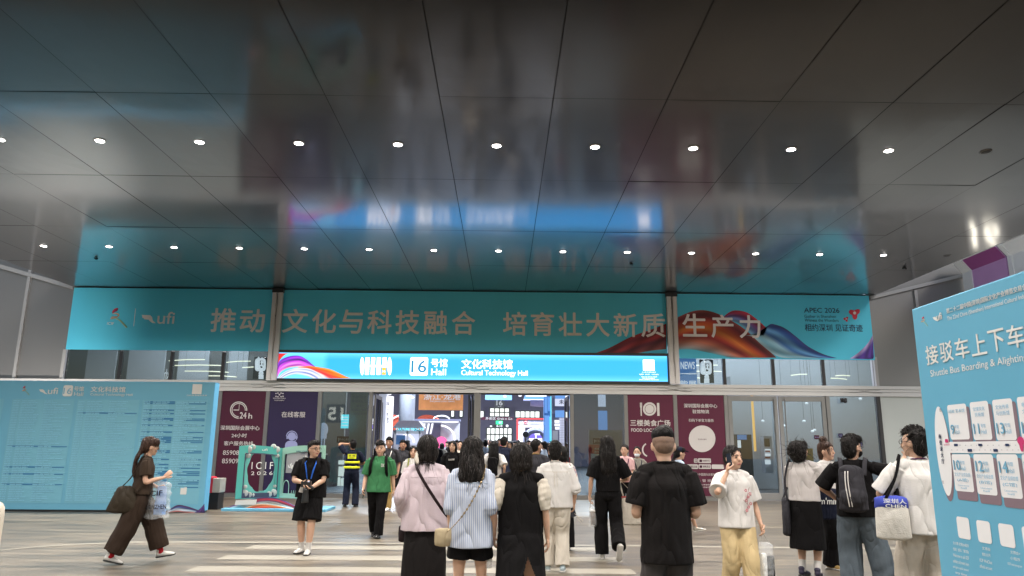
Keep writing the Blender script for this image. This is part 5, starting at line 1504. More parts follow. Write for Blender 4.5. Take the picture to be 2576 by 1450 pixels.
# right bay
t = simple("lit_window", "bright bluish window strip behind the glass right of the open door", "window", Zb, LB - .06, (2112, 205, 2232, 400), M['glow_soft'], .03)
mb = MB(); bx(mb, Zb, LB - .06, 2115, 465, 2258, 770, .03); mb.build("lower_pane", M['glow_blue'], t)
t = simple("notice_board", "orange red notice board with white characters behind the long-haired woman", "notice", Zb, 27, (1965, 1000, 2300, 1500), M['red'], .04)
txt(t, Zb, 27, [("AI全景", 2050, 1048, 2190, 1082, .02), ("互动展", 2052, 1095, 2190, 1130, .02)], M['white_ink'])
mb = MB(); bx(mb, Zb, 26.96, 2002, 1145, 2180, 1330, .02); mb.build("white_tile", M['offwhite'], t)
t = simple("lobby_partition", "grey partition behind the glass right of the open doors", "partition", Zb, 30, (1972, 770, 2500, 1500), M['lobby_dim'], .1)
# behind the right doors
t = simple("amber_tube", "vertical amber light strip behind the right glass door", "light strip", Z6, 30, (2172, 120, 2206, 1105), M['glow_amber'], .05)
t = simple("white_pillar", "broad white pillar behind the right glass door", "pillar", Z6, 31, (1860, -80, 2165, 1300), M['lobby_wall'], .6)
t = thing("dark_display", "dark tall display stand with a bright screen behind the right door", "display", (atY(1876, 1140, 29).x, 29, 0))
mb = MB(); bx(mb, Z6, 29, 1930, 840, 2175, 1500, .4); mb.build("cabinet", M['black'], t)
mb = MB(); bx(mb, Z6, 28.95, 1935, 845, 2080, 920, .03); mb.build("top_screen", M['glow_blue'], t)
mb = MB(); bx(mb, Z6, 28.95, 1940, 930, 1990, 1050, .03); mb.build("screen", M['glow_white'], t)
t = thing("drinks_cabinet", "white lit drinks cabinet with stocked shelves behind the right doors", "cabinet", (atY(1936, 1150, 28.5).x, 28.5, 0))
mb = MB(); bx(mb, Z6, 28.6, 2365, 870, 2490, 1450, .4); mb.build("body", M['booth_white'], t)
mb = MB(); bx(mb, Z6, 28.5, 2362, 905, 2445, 1030, .05); mb.build("door_panel", M['black'], t)
mb = MB(); bx(mb, Z6, 28.5, 2375, 1070, 2460, 1120, .05); bx(mb, Z6, 28.5, 2375, 1140, 2460, 1180, .05); bx(mb, Z6, 28.5, 2375, 1240, 2460, 1310, .05); mb.build("shelf_light", M['glow_white'], t)
mb = MB()
for k in range(10): bx(mb, Z6, 28.44, 2378 + (k % 5) * 16, 1092 + (k // 5) * 100, 2388 + (k % 5) * 16, 1118 + (k // 5) * 100, .04)
mb.build("bottles", M['red'], t)
for k, (z_, a) in enumerate(((Z6, (2335, 625)), (Zd, (650, 350)), (Zd, (610, 628)), (Zd, (740, 790)), (Zd, (775, 770)), (Zd, (1500, 275)), (Zd, (290, 700)), (Zb, (880, 225)), (Zb, (1620, 245)), (Za, (1200, 200)), (Zb, (640, 240)), (Za, (1560, 255)))):
    c = atY(*z_(*a), 31.5 if k < 7 else 28.5)
    t = thing("globe_lamp", ("small bright lamp glowing in the lobby behind the right doors" if k < 7 else "small bright lamp high inside the open central doors"), "lamp", c, 0, "small bright lamps behind the glass")
    mb = MB(); mb.ell(c, (.07, .07, .05), 10, 8); mb.build("globe", M['glow_white'], t, smooth=True)
    mb = MB(); mb.tube([c + Vector((0, 0, .08)), (c.x, c.y, 9.0)], .008, 5); mb.build("cord", M['grey_alu'], t)
for k, (r4, lab) in enumerate((((770, 852, 852, 915), "small plum notice on the right glass door"), ((1152, 822, 1224, 892), "small indigo notice on the fixed pane right of the doors"), ((1460, 960, 1535, 1040), "dark notice on the fixed pane beside the masked man"))):
    t = simple("notice", lab, "notice", Zd, FY - .045, r4, M['plum'] if k == 0 else M['indigo'], .004)
    a, b, c, d = r4; mb = MB(); face_text(mb, ["推 PUSH", "请勿倚靠", "出口"][k], *box_(Zd, a + 14, b + 20, c - 14, d - 20), FY - .055, 0); mb.build("lettering", M['lilac_ink'], t)
t = thing("wall_device", "small dark camera under the beam on the fixed pane at right", "camera", (atY(2118, 1008, FY).x, FY, 3.2))
c = atY(*Zd(1240, 300), FY - .12); mb = MB(); mb.box(c.x - .1, c.y, c.z - .07, c.x + .1, c.y + .06, c.z + .07); mb.tube([(c.x, c.y - .1, c.z - .05), (c.x, c.y + .02, c.z)], .06, 10); mb.build("body", M['dark_alu'], t)
t = simple("yellow_board", "yellow board behind the glass beside the woman with a bun", "board", Zd, 28, (600, 1060, 760, 1420), mat("yellow_board", (.35, .25, .03), .6), .05)

# ================================================================== people
def cloth(name, col, rough=.85, var=.08, vscale=9, bump=.12, bscale=70):
    m = mat(name, col, rough, 0, var, vscale, bump, bscale, spec=.12)
    folds(m); return m
def folds(m, strength=.9, dist=.05):
    """hanging creases: warped, mostly upright ridges in the shading normal"""
    t = m.node_tree; p = t.nodes["Principled BSDF"]
    tc = t.nodes.new("ShaderNodeTexCoord")
    mp = t.nodes.new("ShaderNodeMapping"); mp.inputs["Scale"].default_value = (1, 1, .33); mp.inputs["Rotation"].default_value = (.15, .2, .3)
    t.links.new(tc.outputs["Object"], mp.inputs[0])
    n = t.nodes.new("ShaderNodeTexNoise"); n.inputs["Scale"].default_value = 6.0; n.inputs["Detail"].default_value = 1.6; n.inputs["Distortion"].default_value = .7
    t.links.new(mp.outputs[0], n.inputs["Vector"])
    a = t.nodes.new("ShaderNodeMath"); a.operation = 'SUBTRACT'; a.inputs[1].default_value = .5; t.links.new(n.outputs["Fac"], a.inputs[0])
    b = t.nodes.new("ShaderNodeMath"); b.operation = 'ABSOLUTE'; t.links.new(a.outputs[0], b.inputs[0])
    c = t.nodes.new("ShaderNodeMath"); c.operation = 'POWER'; c.inputs[1].default_value = .7; t.links.new(b.outputs[0], c.inputs[0])
    bp = t.nodes.new("ShaderNodeBump"); bp.inputs["Strength"].default_value = strength; bp.inputs["Distance"].default_value = dist
    t.links.new(c.outputs[0], bp.inputs["Height"])
    old = p.inputs["Normal"].links[0].from_socket if p.inputs["Normal"].links else None
    if old: t.links.new(old, bp.inputs["Normal"])
    t.links.new(bp.outputs[0], p.inputs["Normal"])
def stripes(name, a, b, period, axis='X', duty=.5):
    m = bpy.data.materials.new(name); t, p = nodes(m)
    tc = t.nodes.new("ShaderNodeTexCoord"); sx = t.nodes.new("ShaderNodeSeparateXYZ"); t.links.new(tc.outputs["Object"], sx.inputs[0])
    k = t.nodes.new("ShaderNodeMath"); k.operation = 'MULTIPLY'; k.inputs[1].default_value = 1 / period; t.links.new(sx.outputs[axis], k.inputs[0])
    f = t.nodes.new("ShaderNodeMath"); f.operation = 'FRACT'; t.links.new(k.outputs[0], f.inputs[0])
    g = t.nodes.new("ShaderNodeMath"); g.operation = 'GREATER_THAN'; g.inputs[1].default_value = duty; t.links.new(f.outputs[0], g.inputs[0])
    x = t.nodes.new("ShaderNodeMix"); x.data_type = 'RGBA'; x.inputs[6].default_value = (*a, 1); x.inputs[7].default_value = (*b, 1)
    t.links.new(g.outputs[0], x.inputs[0]); t.links.new(x.outputs[2], p.inputs["Base Color"]); p.inputs["Roughness"].default_value = .85; p.inputs["Specular IOR Level"].default_value = .15
    folds(m)
    return m
def patterned(name, cols, scale):
    m = bpy.data.materials.new(name); t, p = nodes(m)
    tc = t.nodes.new("ShaderNodeTexCoord"); v = t.nodes.new("ShaderNodeTexVoronoi"); v.inputs["Scale"].default_value = scale
    t.links.new(tc.outputs["Object"], v.inputs["Vector"])
    s = t.nodes.new("ShaderNodeSeparateColor"); t.links.new(v.outputs["Color"], s.inputs[0])
    r = t.nodes.new("ShaderNodeValToRGB"); r.color_ramp.interpolation = 'CONSTANT'
    r.color_ramp.elements[0].color = (*cols[0], 1); r.color_ramp.elements[1].position = .5; r.color_ramp.elements[1].color = (*cols[1], 1)
    for i, c in enumerate(cols[2:]): e = r.color_ramp.elements.new(.65 + .15 * i); e.color = (*c, 1)
    t.links.new(s.outputs[0], r.inputs[0]); t.links.new(r.outputs[0], p.inputs["Base Color"]); p.inputs["Roughness"].default_value = .8
    return m
SK = mat("skin", (.56, .345, .245), .5, 0, .06, 14, sub=.08, spec=.35)
SKD = mat("skin_tan", (.40, .22, .145), .5, 0, .06, 14, sub=.08, spec=.35)
C = dict(
    black=cloth("black_cloth", (.0055, .005, .0055)), black2=cloth("washed_black_cloth", (.010, .0085, .0085)), brown=cloth("dark_brown_cloth", (.040, .027, .019)), brown2=cloth("brown_trouser_cloth", (.034, .022, .016)),
    navy=cloth("navy_cloth", (.012, .015, .030)), green=cloth("green_cotton", (.04, .155, .065)), pink=cloth("lilac_pink_linen", (.50, .415, .45), .85, .05, 6), white=cloth("white_cotton", (.60, .575, .555), .85, .03),
    cream=cloth("cream_cotton", (.54, .49, .42), .85, .05), sand=cloth("sand_trouser_cloth", (.52, .40, .22), .85, .08), beige=cloth("beige_trouser_cloth", (.47, .42, .36), .85, .06), greytee=stripes("fine_grey_stripe", (.62, .58, .56), (.36, .33, .33), .014, 'Z', .55),
    blue=stripes("blue_stripe_shirt", (.50, .53, .60), (.20, .26, .43), .017, 'X', .68), jeans=cloth("blue_grey_denim", (.085, .105, .125), .9, .22, 5), greyjeans=cloth("dark_grey_denim", (.058, .052, .052), .9, .22, 6),
    grey=cloth("grey_cotton", (.14, .135, .13)), dgrey=cloth("dark_grey_cotton", (.035, .034, .04)), salmon=cloth("pink_cotton", (.62, .38, .38)), lime=cloth("yellow_green_cotton", (.26, .28, .07)), khaki=cloth("khaki_cotton", (.36, .24, .09)),
    shirtgrey=cloth("grey_green_cotton", (.24, .23, .20)), floral=patterned("patterned_skirt", [(.45, .32, .25), (.55, .45, .4), (.08, .1, .25), (.35, .08, .08)], 22), lightblue=cloth("pale_blue_cotton", (.42, .5, .62)), red=cloth("red_cloth", (.45, .02, .03)),
    plum=cloth("plum_ribbon", (.10, .03, .08)), blueribbon=cloth("blue_ribbon", (.03, .12, .5)), yellow=mat("reflective_yellow", (.72, .74, .02), .4, 0, .03), olive=cloth("olive_leather", (.040, .031, .022), .5), tan=cloth("beige_quilted", (.42, .34, .22), .6), bark=cloth("dark_leather", (.022, .014, .016), .45))
HAIR = mat("black_hair", (.006, .0048, .0046), .55, 0, .4, 30, .8, 120, stretch=(1, 1, .06), spec=.18)
HAIRB = mat("brown_hair", (.035, .017, .012), .5, 0, .3, 30, .6, 110, stretch=(1, 1, .08), spec=.3)
HAIRF = mat("faded_hair", (.16, .095, .065), .7, 0, .25, 60)
DARK = mat("eye_dark", (.015, .010, .009), .3, 0, .0)
BROW = mat("eyebrow_dark", (.03, .02, .016), .8, 0, .0)
LIP = mat("lips", (.36, .11, .10), .45, 0, .05)
RUB = mat("shoe_sole", (.55, .53, .50), .7, 0, .06); RUBD = mat("dark_sole", (.02, .02, .02), .7, 0, .05)
SHOEW = mat("white_leather", (.62, .60, .57), .45, 0, .06, 12); SHOEB = mat("black_leather", (.015, .014, .015), .35, 0, .05); SHOES = mat("silver_leather", (.5, .48, .42), .25, .7, .05); SHOEC = mat("pale_blue_shoe", (.45, .55, .6), .5, 0, .05)
METAL = mat("steel", (.5, .5, .5), .25, 1, .0)
PLASTIC = bpy.data.materials.new("clear_plastic"); _t, _p = nodes(PLASTIC)
_p.inputs["Base Color"].default_value = (.82, .85, .88, 1); _p.inputs["Roughness"].default_value = .22; _p.inputs["Alpha"].default_value = .26
PHONE = mat("phone_black", (.012, .012, .015), .15, 0, .0)

def pnoise(P, amp, freq, seed, n=9, zs=1.0):
    r = np.random.RandomState(seed)
    out = np.zeros(len(P))
    for i in range(n):
        k = r.normal(size=3); k /= np.linalg.norm(k); k[2] *= zs
        f = freq * r.uniform(.5, 1.7)
        q = P @ k * f + r.uniform(0, 6.28)
        m = np.sin(P @ r.normal(size=3) * freq * .25 + r.uniform(0, 6.28))
        out += np.abs(np.sin(q)) ** 1.5 * (1 - .0) * m
    return amp * out / n * 2.2
_seed = [1]
def fuse(name, geos, m, parent, voxel=.009, smooth=4, wr=0.0, freq=45, zs=1.0, cut=None):
    vs, fs = [], []
    for v, f in geos:
        o = len(vs); vs += [tuple(p) for p in v]; fs += [tuple(i + o for i in q) for q in f]
    me = bpy.data.meshes.new("tmp"); me.from_pydata(vs, [], fs)
    o = bpy.data.objects.new("tmp", me); COL.objects.link(o)
    a = o.modifiers.new("r", 'REMESH'); a.mode = 'VOXEL'; a.voxel_size = voxel
    if smooth: b = o.modifiers.new("s", 'SMOOTH'); b.factor = .5; b.iterations = smooth
    me2 = bpy.data.meshes.new_from_object(o.evaluated_get(bpy.context.evaluated_depsgraph_get()))
    bpy.data.objects.remove(o); bpy.data.meshes.remove(me)
    me2.name = name
    n = len(me2.vertices)
    if wr and n:
        P = np.empty(n * 3, dtype=np.float32); me2.vertices.foreach_get("co", P); P = P.reshape(-1, 3).astype(float)
        N = np.empty(n * 3, dtype=np.float32); me2.vertices.foreach_get("normal", N); N = N.reshape(-1, 3)
        _seed[0] += 1
        P = P + N * pnoise(P, wr, freq, _seed[0], zs=zs)[:, None]
        me2.vertices.foreach_set("co", P.astype(np.float32).ravel())
    if cut:
        import bmesh
        bm = bmesh.new(); bm.from_mesh(me2)
        dele = [f for f in bm.faces if cut(f.calc_center_median())]
        bmesh.ops.delete(bm, geom=dele, context='FACES'); bm.to_mesh(me2); bm.free()
    me2.materials.clear(); me2.materials.append(m)
    me2.polygons.foreach_set("use_smooth", [True] * len(me2.polygons)); me2.update()
    ob = bpy.data.objects.new(name, me2); COL.objects.link(ob)
    if parent is not None: ob.parent = parent
    return ob
def ik(a, t, l1, l2, pole):
    a, t, pole = Vector(a), Vector(t), Vector(pole)
    d = t - a; L = min(d.length, (l1 + l2) * .998); u = d.normalized(); t2 = a + u * L
    x = (l1 * l1 - l2 * l2 + L * L) / (2 * L); h = math.sqrt(max(0, l1 * l1 - x * x))
    p = pole - u * pole.dot(u)
    if p.length < 1e-6: p = u.orthogonal()
    return a + u * x + p.normalized() * h, t2
def path(pts, rads, n=4):
    """resample a polyline with radii so bends round off"""
    P = [Vector(p) for p in pts]
    c = curve_pts([tuple(p) for p in P], (len(P) - 1) * n + 1)
    rr_ = np.array([r if isinstance(r, (tuple, list)) else (r, r) for r in rads], dtype=float)
    t = np.linspace(0, len(P) - 1, len(c)); out = []
    for q in t:
        i = min(int(q), len(P) - 2); s = q - i; s = s * s * (3 - 2 * s)
        out.append(tuple(rr_[i] * (1 - s) + rr_[i + 1] * s))
    return [Vector(p) for p in c], out
def limb(pts, rads, n=4, seg=12, ref=None, cap=True):
    p, r = path(pts, rads, n); return tube_geo(p, r, seg, cap, ref)

def person(label, u, Y, vtop, turn, sex='f', w=1.0, lean=0, head=(0, 0), legs=None, arms=None, top=None, bottom=None, hair='short', shoe=None, sock=None, skin=None,
           hairmat=None, face=True, fine=1.0, group=None, glasses=False, mask=None, lanyard=None, H=None, curl=35, headscale=1.09, xoff=0):
    skin = skin or SK; hairmat = hairmat or HAIR
    g = atY(u, vtop, Y)
    H = H or (g.z - .012)
    K = H / 1.70
    root = thing("person", label, "person", (g.x + xoff, Y, 0), R(turn), group)
    fem = sex == 'f'
    sw = (.158 if fem else .182) * w
    V = Vector
    Lr = Matrix.Rotation(-R(lean), 3, 'X')
    HC = V((0, 0, .93))
    def up(p): return HC + Lr @ (V(p) - HC)
    yaw, pit = head
    Hr = Matrix.Rotation(R(yaw), 3, 'Z') @ Matrix.Rotation(-R(pit), 3, 'X')
    NB = V((0, -.012, 1.45))
    HT = V((0, 0, 1.70)); hs = headscale
    def hd(p): return up(NB + Hr @ (HT + (V(p) - HT) * hs - NB))
    HRm = (Lr @ Hr) * hs
    S = lambda geo: ([p * K for p in geo[0]], geo[1])
    vox = .0075 * fine
    # ---- joints
    J = {}
    arms = arms or {}
    for s, k in ((1, 'R'), (-1, 'L')):
        sh = up((s * sw, -.015, 1.368)); J['sh' + k] = sh
        a = arms.get(k, {})
        t = a.get('to', (s * (sw + .055), .03, .86)); t = V(t)
        pole = V(a.get('pole', (s * .35, -1, -.15)))
        e, wr_ = ik(sh, t, .285, .25, pole)
        J['el' + k], J['wr' + k] = e, wr_
        d = V(a['dir']) if 'dir' in a else (wr_ - e)
        J['hd' + k] = d.normalized()
        J['pn' + k] = V(a.get('palm', (-s, .15, 0)))
        J['curl' + k] = a.get('curl', curl)
        hp = V((s * .085, 0, .905)); J['hip' + k] = hp
    legs = legs or {}
    for s, k in ((1, 'R'), (-1, 'L')):
        l = legs.get(k, {})
        t = V(l.get('to', (s * .095, 0, .075))); pole = V(l.get('pole', (s * .1, 1, 0)))
        kn, an = ik(J['hip' + k], t, .43, .42, pole); J['kn' + k], J['an' + k] = kn, an
        J['fy' + k] = l.get('yaw', -s * -8); J['fp' + k] = l.get('pitch', 0)
    # ---- body: one continuous skin
    B = []
    bw = w * (.95 if fem else 1.0)
    B.append(limb([up((0, 0, .86)), up((0, 0, .95)), up((0, .005, 1.06)), up((0, 0, 1.2)), up((0, -.01, 1.32)), up((0, -.015, 1.40))],
                  [(.145 * bw, .095), (.155 * bw, .105), (.125 * bw, .09), (.14 * bw, .10), (.145 * bw, .09), (.10 * bw, .06)], 3, 16, (1, 0, 0)))
    B.append(limb([J['shL'] - V((0, 0, .012)), up((0, -.02, 1.385)), J['shR'] - V((0, 0, .012))], [.036, .042, .036], 4))
    B.append(limb([up((0, -.018, 1.36)), up((0, -.014, 1.44)), hd((0, .0, 1.53))], [(.066, .062), (.052, .054), (.052, .056)], 3, 14, (1, 0, 0)))
    B.append(ell_geo(hd((0, 0, 1.592)), (.074, .094, .106), 20, 14, HRm))
    B.append(ell_geo(hd((0, .028, 1.535)), (.056, .064, .062), 16, 12, HRm))
    B.append(ell_geo(hd((0, .058, 1.497)), (.03, .03, .022), 12, 8, HRm))
    B.append(tube_geo([hd((0, .085, 1.60)), hd((0, .1, 1.575)), hd((0, .104, 1.56))], [.009, .013, .015], 8))
    for s in (1, -1):
        B.append(ell_geo(hd((s * .076, -.004, 1.575)), (.011, .02, .031), 10, 8, HRm))
        B.append(ell_geo(hd((s * .034, .064, 1.552)), (.024, .022, .026), 10, 8, HRm))
    for s, k in ((1, 'R'), (-1, 'L')):
        sh, e, wr_ = J['sh' + k], J['el' + k], J['wr' + k]
        aw = .9 if fem else 1.05
        B.append(limb([sh, (sh + e) / 2, e, e + (wr_ - e) * .35, wr_], [.040 * aw, .042 * aw, .036 * aw, .037 * aw, .025 * aw], 4))
        d = J['hd' + k]; pn = J['pn' + k]; pn = (pn - d * pn.dot(d)).normalized(); sd = d.cross(pn)
        if sd.dot(V((0, 1, 0))) < 0 and 'palm' not in arms.get(k, {}): pass
        rot = Matrix((sd, d, pn)).transposed()
        B.append(ell_geo(wr_ + d * .045, (.038, .055, .017), 12, 8, rot))
        c = R(J['curl' + k])
        for q, (off, ln) in enumerate(((-.028, .062), (-.010, .074), (.009, .079), (.027, .072))):
            p0 = wr_ + d * .078 + sd * off; pts = [p0 - d * .02, p0]; a_ = 0
            for sgm, fr_ in ((.42, .7), (.33, 1.0), (.25, .7)):
                a_ += c * fr_
                pts.append(pts[-1] + (d * math.cos(a_) + pn * math.sin(a_)) * ln * sgm)
            B.append(tube_geo(pts, [.0105, .0105, .0098, .0092, .008], 8))
        tp = 1 if sd.dot(V((0, 1, .2))) > 0 else -1
        b0 = wr_ + d * .02 + sd * tp * .022
        B.append(tube_geo([b0, b0 + (sd * tp * .8 + d * .6).normalized() * .035, b0 + (sd * tp * .6 + d * .9 + pn * .5).normalized() * .068, b0 + (sd * tp * .4 + d * 1.1 + pn * .8).normalized() * .092], [.013, .0125, .0115, .009], 8))
        hp, kn, an = J['hip' + k], J['kn' + k], J['an' + k]
        B.append(limb([hp + V((0, 0, .02)), hp * .5 + kn * .5, kn, kn + (an - kn) * .3, an], [.084 * w, .07 * w, .051 * w, .053 * w, .034], 4))
        fd = Matrix.Rotation(R(J['fy' + k]), 3, 'Z') @ Matrix.Rotation(R(J['fp' + k]), 3, 'X') @ V((0, 1, 0))
        B.append(limb([an + V((0, 0, .01)) - fd * .02, an - V((0, 0, .035)) + fd * .05, an - V((0, 0, .05)) + fd * .13], [.034, .034, .022], 3))
    fuse("body", [S(q) for q in B], skin, root, vox, 3)
    # ---- face
    if face:
        fz = MB()
        for s in (1, -1): fz.add(*S(ell_geo(hd((s * .031, .0835, 1.592)), (.0135, .007, .0058), 10, 8, HRm)))
        fz.build("eyes", DARK, root, True, True)
        fz = MB()
        for s in (1, -1): fz.add(*S(tube_geo([hd((s * .014, .0935, 1.613)), hd((s * .032, .091, 1.617)), hd((s * .05, .078, 1.612))], [.0042, .0045, .003], 6)))
        fz.build("eyebrows", BROW, root, True, True)
        if not mask:
            fz = MB(); fz.add(*S(tube_geo([hd((-.023, .083, 1.524)), hd((0, .0925, 1.526)), hd((.023, .083, 1.524))], [.004, .0085, .004], 8)))
            fz.build("lips", LIP, root, True, True)
    # ---- hair
    Hh = []
    cap = lambda c, r: Hh.append(ell_geo(hd(c), r, 18, 12, HRm))
    if hair == 'cap':
        cap((0, -.03, 1.595), (.079, .082, .095))
    elif hair == 'fade':
        cap((0, -.012, 1.655), (.0755, .092, .064)); cap((0, .03, 1.675), (.060, .060, .045))
    elif hair in ('crop', 'short'):
        cap((0, -.024, 1.622), (.080, .094, .090)); cap((0, -.042, 1.585), (.078, .066, .09))
        cap((0, .045, 1.668), (.066, .052, .04))
        if hair == 'short':
            cap((0, -.05, 1.56), (.076, .06, .085)); cap((.03, .04, 1.672), (.055, .06, .042))
    elif hair in ('bob', 'curly', 'bun', 'tied', 'pony', 'long', 'shoulder'):
        cap((0, -.018, 1.622), (.084, .098, .096)); cap((0, -.04, 1.59), (.082, .07, .095))
        if hair not in ('tied', 'bun'):
            for s in (1, -1): cap((s * .055, .045, 1.645), (.034, .05, .05))
        if hair == 'bob':
            cap((0, -.04, 1.572), (.092, .074, .092)); cap((0, -.03, 1.605), (.095, .09, .098))
            for s in (1, -1): cap((s * .068, -.005, 1.555), (.03, .055, .065))
        if hair == 'curly':
            cap((0, -.04, 1.61), (.112, .105, .115)); cap((0, -.05, 1.54), (.105, .085, .085))
            for k in range(26):
                a, b = rs.uniform(0, 6.28), rs.uniform(-.3, 1.4); p = V((.105 * math.cos(a) * math.cos(b), -.035 + .1 * math.sin(a) * math.cos(b), 1.585 + .11 * math.sin(b)))
                if p.y < .045: cap(p, (rs.uniform(.022, .034),) * 3)
        if hair == 'bun':
            cap((0, -.035, 1.738), (.05, .05, .046))
            for k in range(8): cap((rs.uniform(-.08, .08), rs.uniform(-.06, .06), 1.66 + rs.uniform(-.02, .02)), (.03, .03, .03))
            cap((0, -.06, 1.53), (.06, .04, .07))
        if hair == 'tied': cap((0, -.10, 1.60), (.035, .035, .045))
        if hair == 'pony':
            cap((0, -.085, 1.545), (.05, .04, .06))
            Hh.append(limb([hd((0, -.10, 1.53)), hd((0, -.135, 1.43)), up((.0, -.15, 1.32)), up((.01, -.14, 1.20)), up((.01, -.13, 1.13))], [(.035, .028), (.046, .03), (.05, .03), (.04, .024), (.014, .01)], 4, 12, (1, 0, 0)))
        if hair in ('long', 'shoulder'):
            zb = 1.13 if hair == 'long' else 1.30
            for s in (1, -1):
                Hh.append(limb([hd((s * .06, -.01, 1.63)), hd((s * .074, -.02, 1.55)), up((s * .078, -.06, 1.44)), up((s * .065, -.115, (1.40 + zb) / 2)), up((s * (.045 if s > 0 else .06), -.105, zb + (.03 if s > 0 else 0)))], [(.03, .05), (.03, .054), (.038, .045), (.052, .03), (.018, .012)], 4, 12, (1, 0, 0)))
            Hh.append(limb([hd((0, -.08, 1.62)), hd((0, -.10, 1.53)), up((0, -.125, 1.42)), up((0, -.13, (1.36 + zb) / 2)), up((0, -.115, zb + .01))], [(.07, .03), (.078, .032), (.078, .034), (.062, .026), (.018, .010)], 4, 14, (1, 0, 0)))
    if hair in ('long', 'shoulder', 'pony'):
        zb = {'long': 1.13, 'shoulder': 1.30, 'pony': 1.15}[hair]
        for k in range(11):
            x = rs.uniform(-.08, .08) * (.5 if hair == 'pony' else .8); dz = rs.uniform(-.10, .05) + (.5 * x if hair == 'shoulder' else 0); y_ = -.115 - rs.uniform(-.01, .02)
            Hh.append(limb([up((x * .9, y_ + .01, zb + .16)), up((x, y_, zb + .06)), up((x * 1.08 + rs.uniform(-.012, .012), y_ + .012, zb - .02 + dz))], [(.018, .012), (.015, .010), (.004, .004)], 3, 8, (1, 0, 0)))
    if hair == 'bob':
        for k in range(14):
            a = math.pi * (1.0 + k / 13.0); q = V((.082 * math.cos(a), -.03 + .066 * math.sin(a), 1.525))
            Hh.append(limb([hd(q), hd(q + V((-q.x * .08, 0, -.03 - rs.uniform(0, .01)))), hd(q * 1.0 + V((-q.x * .2, -q.y * .1, -.045 - rs.uniform(0, .02))))], [.02, .015, .005], 3, 8))
    if hair in ('short', 'crop', 'fade'):
        for k in range(34):
            a, b = rs.uniform(0, 6.28), rs.uniform(.15, 1.45); dv = V((math.cos(a) * math.cos(b), math.sin(a) * math.cos(b), math.sin(b))); q = V((dv.x * .078, -.012 + dv.y * .094, 1.62 + dv.z * .09))
            if hair == 'fade' and b < .6: continue
            L_ = .03 if hair == 'short' else .014
            Hh.append(limb([hd(q), hd(q + dv * L_ * .6 + V((0, .004, .003))), hd(q + dv * L_ + V((rs.uniform(-.01, .01), .012, .0)))], [.014, .010, .004], 2, 6))
    if hair != 'none':
        # hair keeps clear of the face: nothing in front of the brow line
        inv = HRm.inverted()
        def facecut(p):
            q = inv @ (p / K - hd((0, 0, 1.59)))
            return q.y > .062 and q.z < .052 and abs(q.x) < .064
        hob = fuse("hair", [S(q) for q in Hh], hairmat, root, vox, 2, .008, 60, .2, facecut)
        if fine <= 1.0 and hair != 'fade': strands(hob, root, K, HAIRS_B if hairmat is HAIRB else HAIRS, hair, up(V((0, 0, 1.6))) * K)
        if hair == 'fade':
            fuse("faded_hair", [S(ell_geo(hd((0, -.014, 1.602)), (.0775, .093, .074), 18, 12, HRm)), S(ell_geo(hd((0, -.05, 1.575)), (.066, .055, .06), 14, 10, HRm))], HAIRF, root, vox, 2, 0, 75, .25, facecut)
    # ---- garments
    dress_geo = []
    if bottom:
        kd = bottom['kind']; m = bottom['m']; z1 = bottom.get('waist', 1.0)
        G = []
        fullness = bottom.get('full', 1.0)
        if kd in ('trousers', 'shorts'):
            G.append(limb([up((0, 0, z1 + .02)), V((0, 0, .93)), V((0, -.005, .855))], [(.148 * w, .108), (.172 * w, .128), (.165 * w, .125)], 3, 18, (1, 0, 0)))
            for s, k in ((1, 'R'), (-1, 'L')):
                hp, kn, an = J['hip' + k], J['kn' + k], J['an' + k]
                r0, r1, r2 = bottom.get('r', (.098, .078, .066))
                if kd == 'trousers':
                    end = an + (an - kn).normalized() * bottom.get('drop', .02)
                    G.append(limb([hp, hp * .75 + kn * .25, hp * .45 + kn * .55, kn, kn * .5 + an * .5, end], [min(r0 * w, .098 * w), r0 * w, (r0 * .5 + r1 * .5) * w, r1, (r1 + r2) / 2, r2], 4, 16, None, False))
                else:
                    f = bottom.get('len', .85); end = hp + (kn - hp) * f
                    G.append(limb([hp, hp * .5 + end * .5, end], [min(r0 * w, .098 * w), r0 * w * 1.0, r0 * w * 1.06], 4, 16, None, False))
            fuse(bottom.get('name', kd), [S(q) for q in G], m, root, vox * 1.15, 2, bottom.get('wr', .011) * 1.0, 20, .9)
        else:
            zb = bottom['hem']; rx, ry = bottom.get('rx', .23), bottom.get('ry', .19)
            zs_ = [z1, .93, .80, (.80 + zb) / 2, zb + .03, zb]
            cy_ = (J['anL'].y + J['anR'].y) / 2 * .5
            pts = [up((0, 0, z1)), V((0, 0, .93)), V((0, cy_ * .2, .80)), V((0, cy_ * .6, (.80 + zb) / 2)), V((0, cy_, zb + .03)), V((0, cy_, zb))]
            rad = [(.135 * w, .105), (.178 * w, .135), (.19 * w, .15), ((.19 * w + rx) / 2, (.15 + ry) / 2), (rx, ry), (rx * .99, ry * .99)]
            sl = bottom.get('slit')
            cutf = None
            if sl:
                x0, zt, hwid = sl
                def cutf(p):
                    z = p.z / K
                    if z > zt: return False
                    t_ = (zt - z) / (zt - zb)
                    return (z < zb + .012 and p.y < 0) or (p.y < .0 and abs(p.x / K - x0 - .02 * t_) < hwid * t_)
            if kd == 'dress' and top and top['m'] is m: dress_geo.append((limb(pts, rad, 4, 28, (1, 0, 0), False), cutf)); fuse_skirt = None
            else: fuse(bottom.get('name', 'skirt' if kd == 'skirt' else 'dress'), ([S(limb(pts, rad, 4, 28, (1, 0, 0), False))]), m, root, vox * 1.2, 2, bottom.get('wr', .010), 24, .15, cutf)
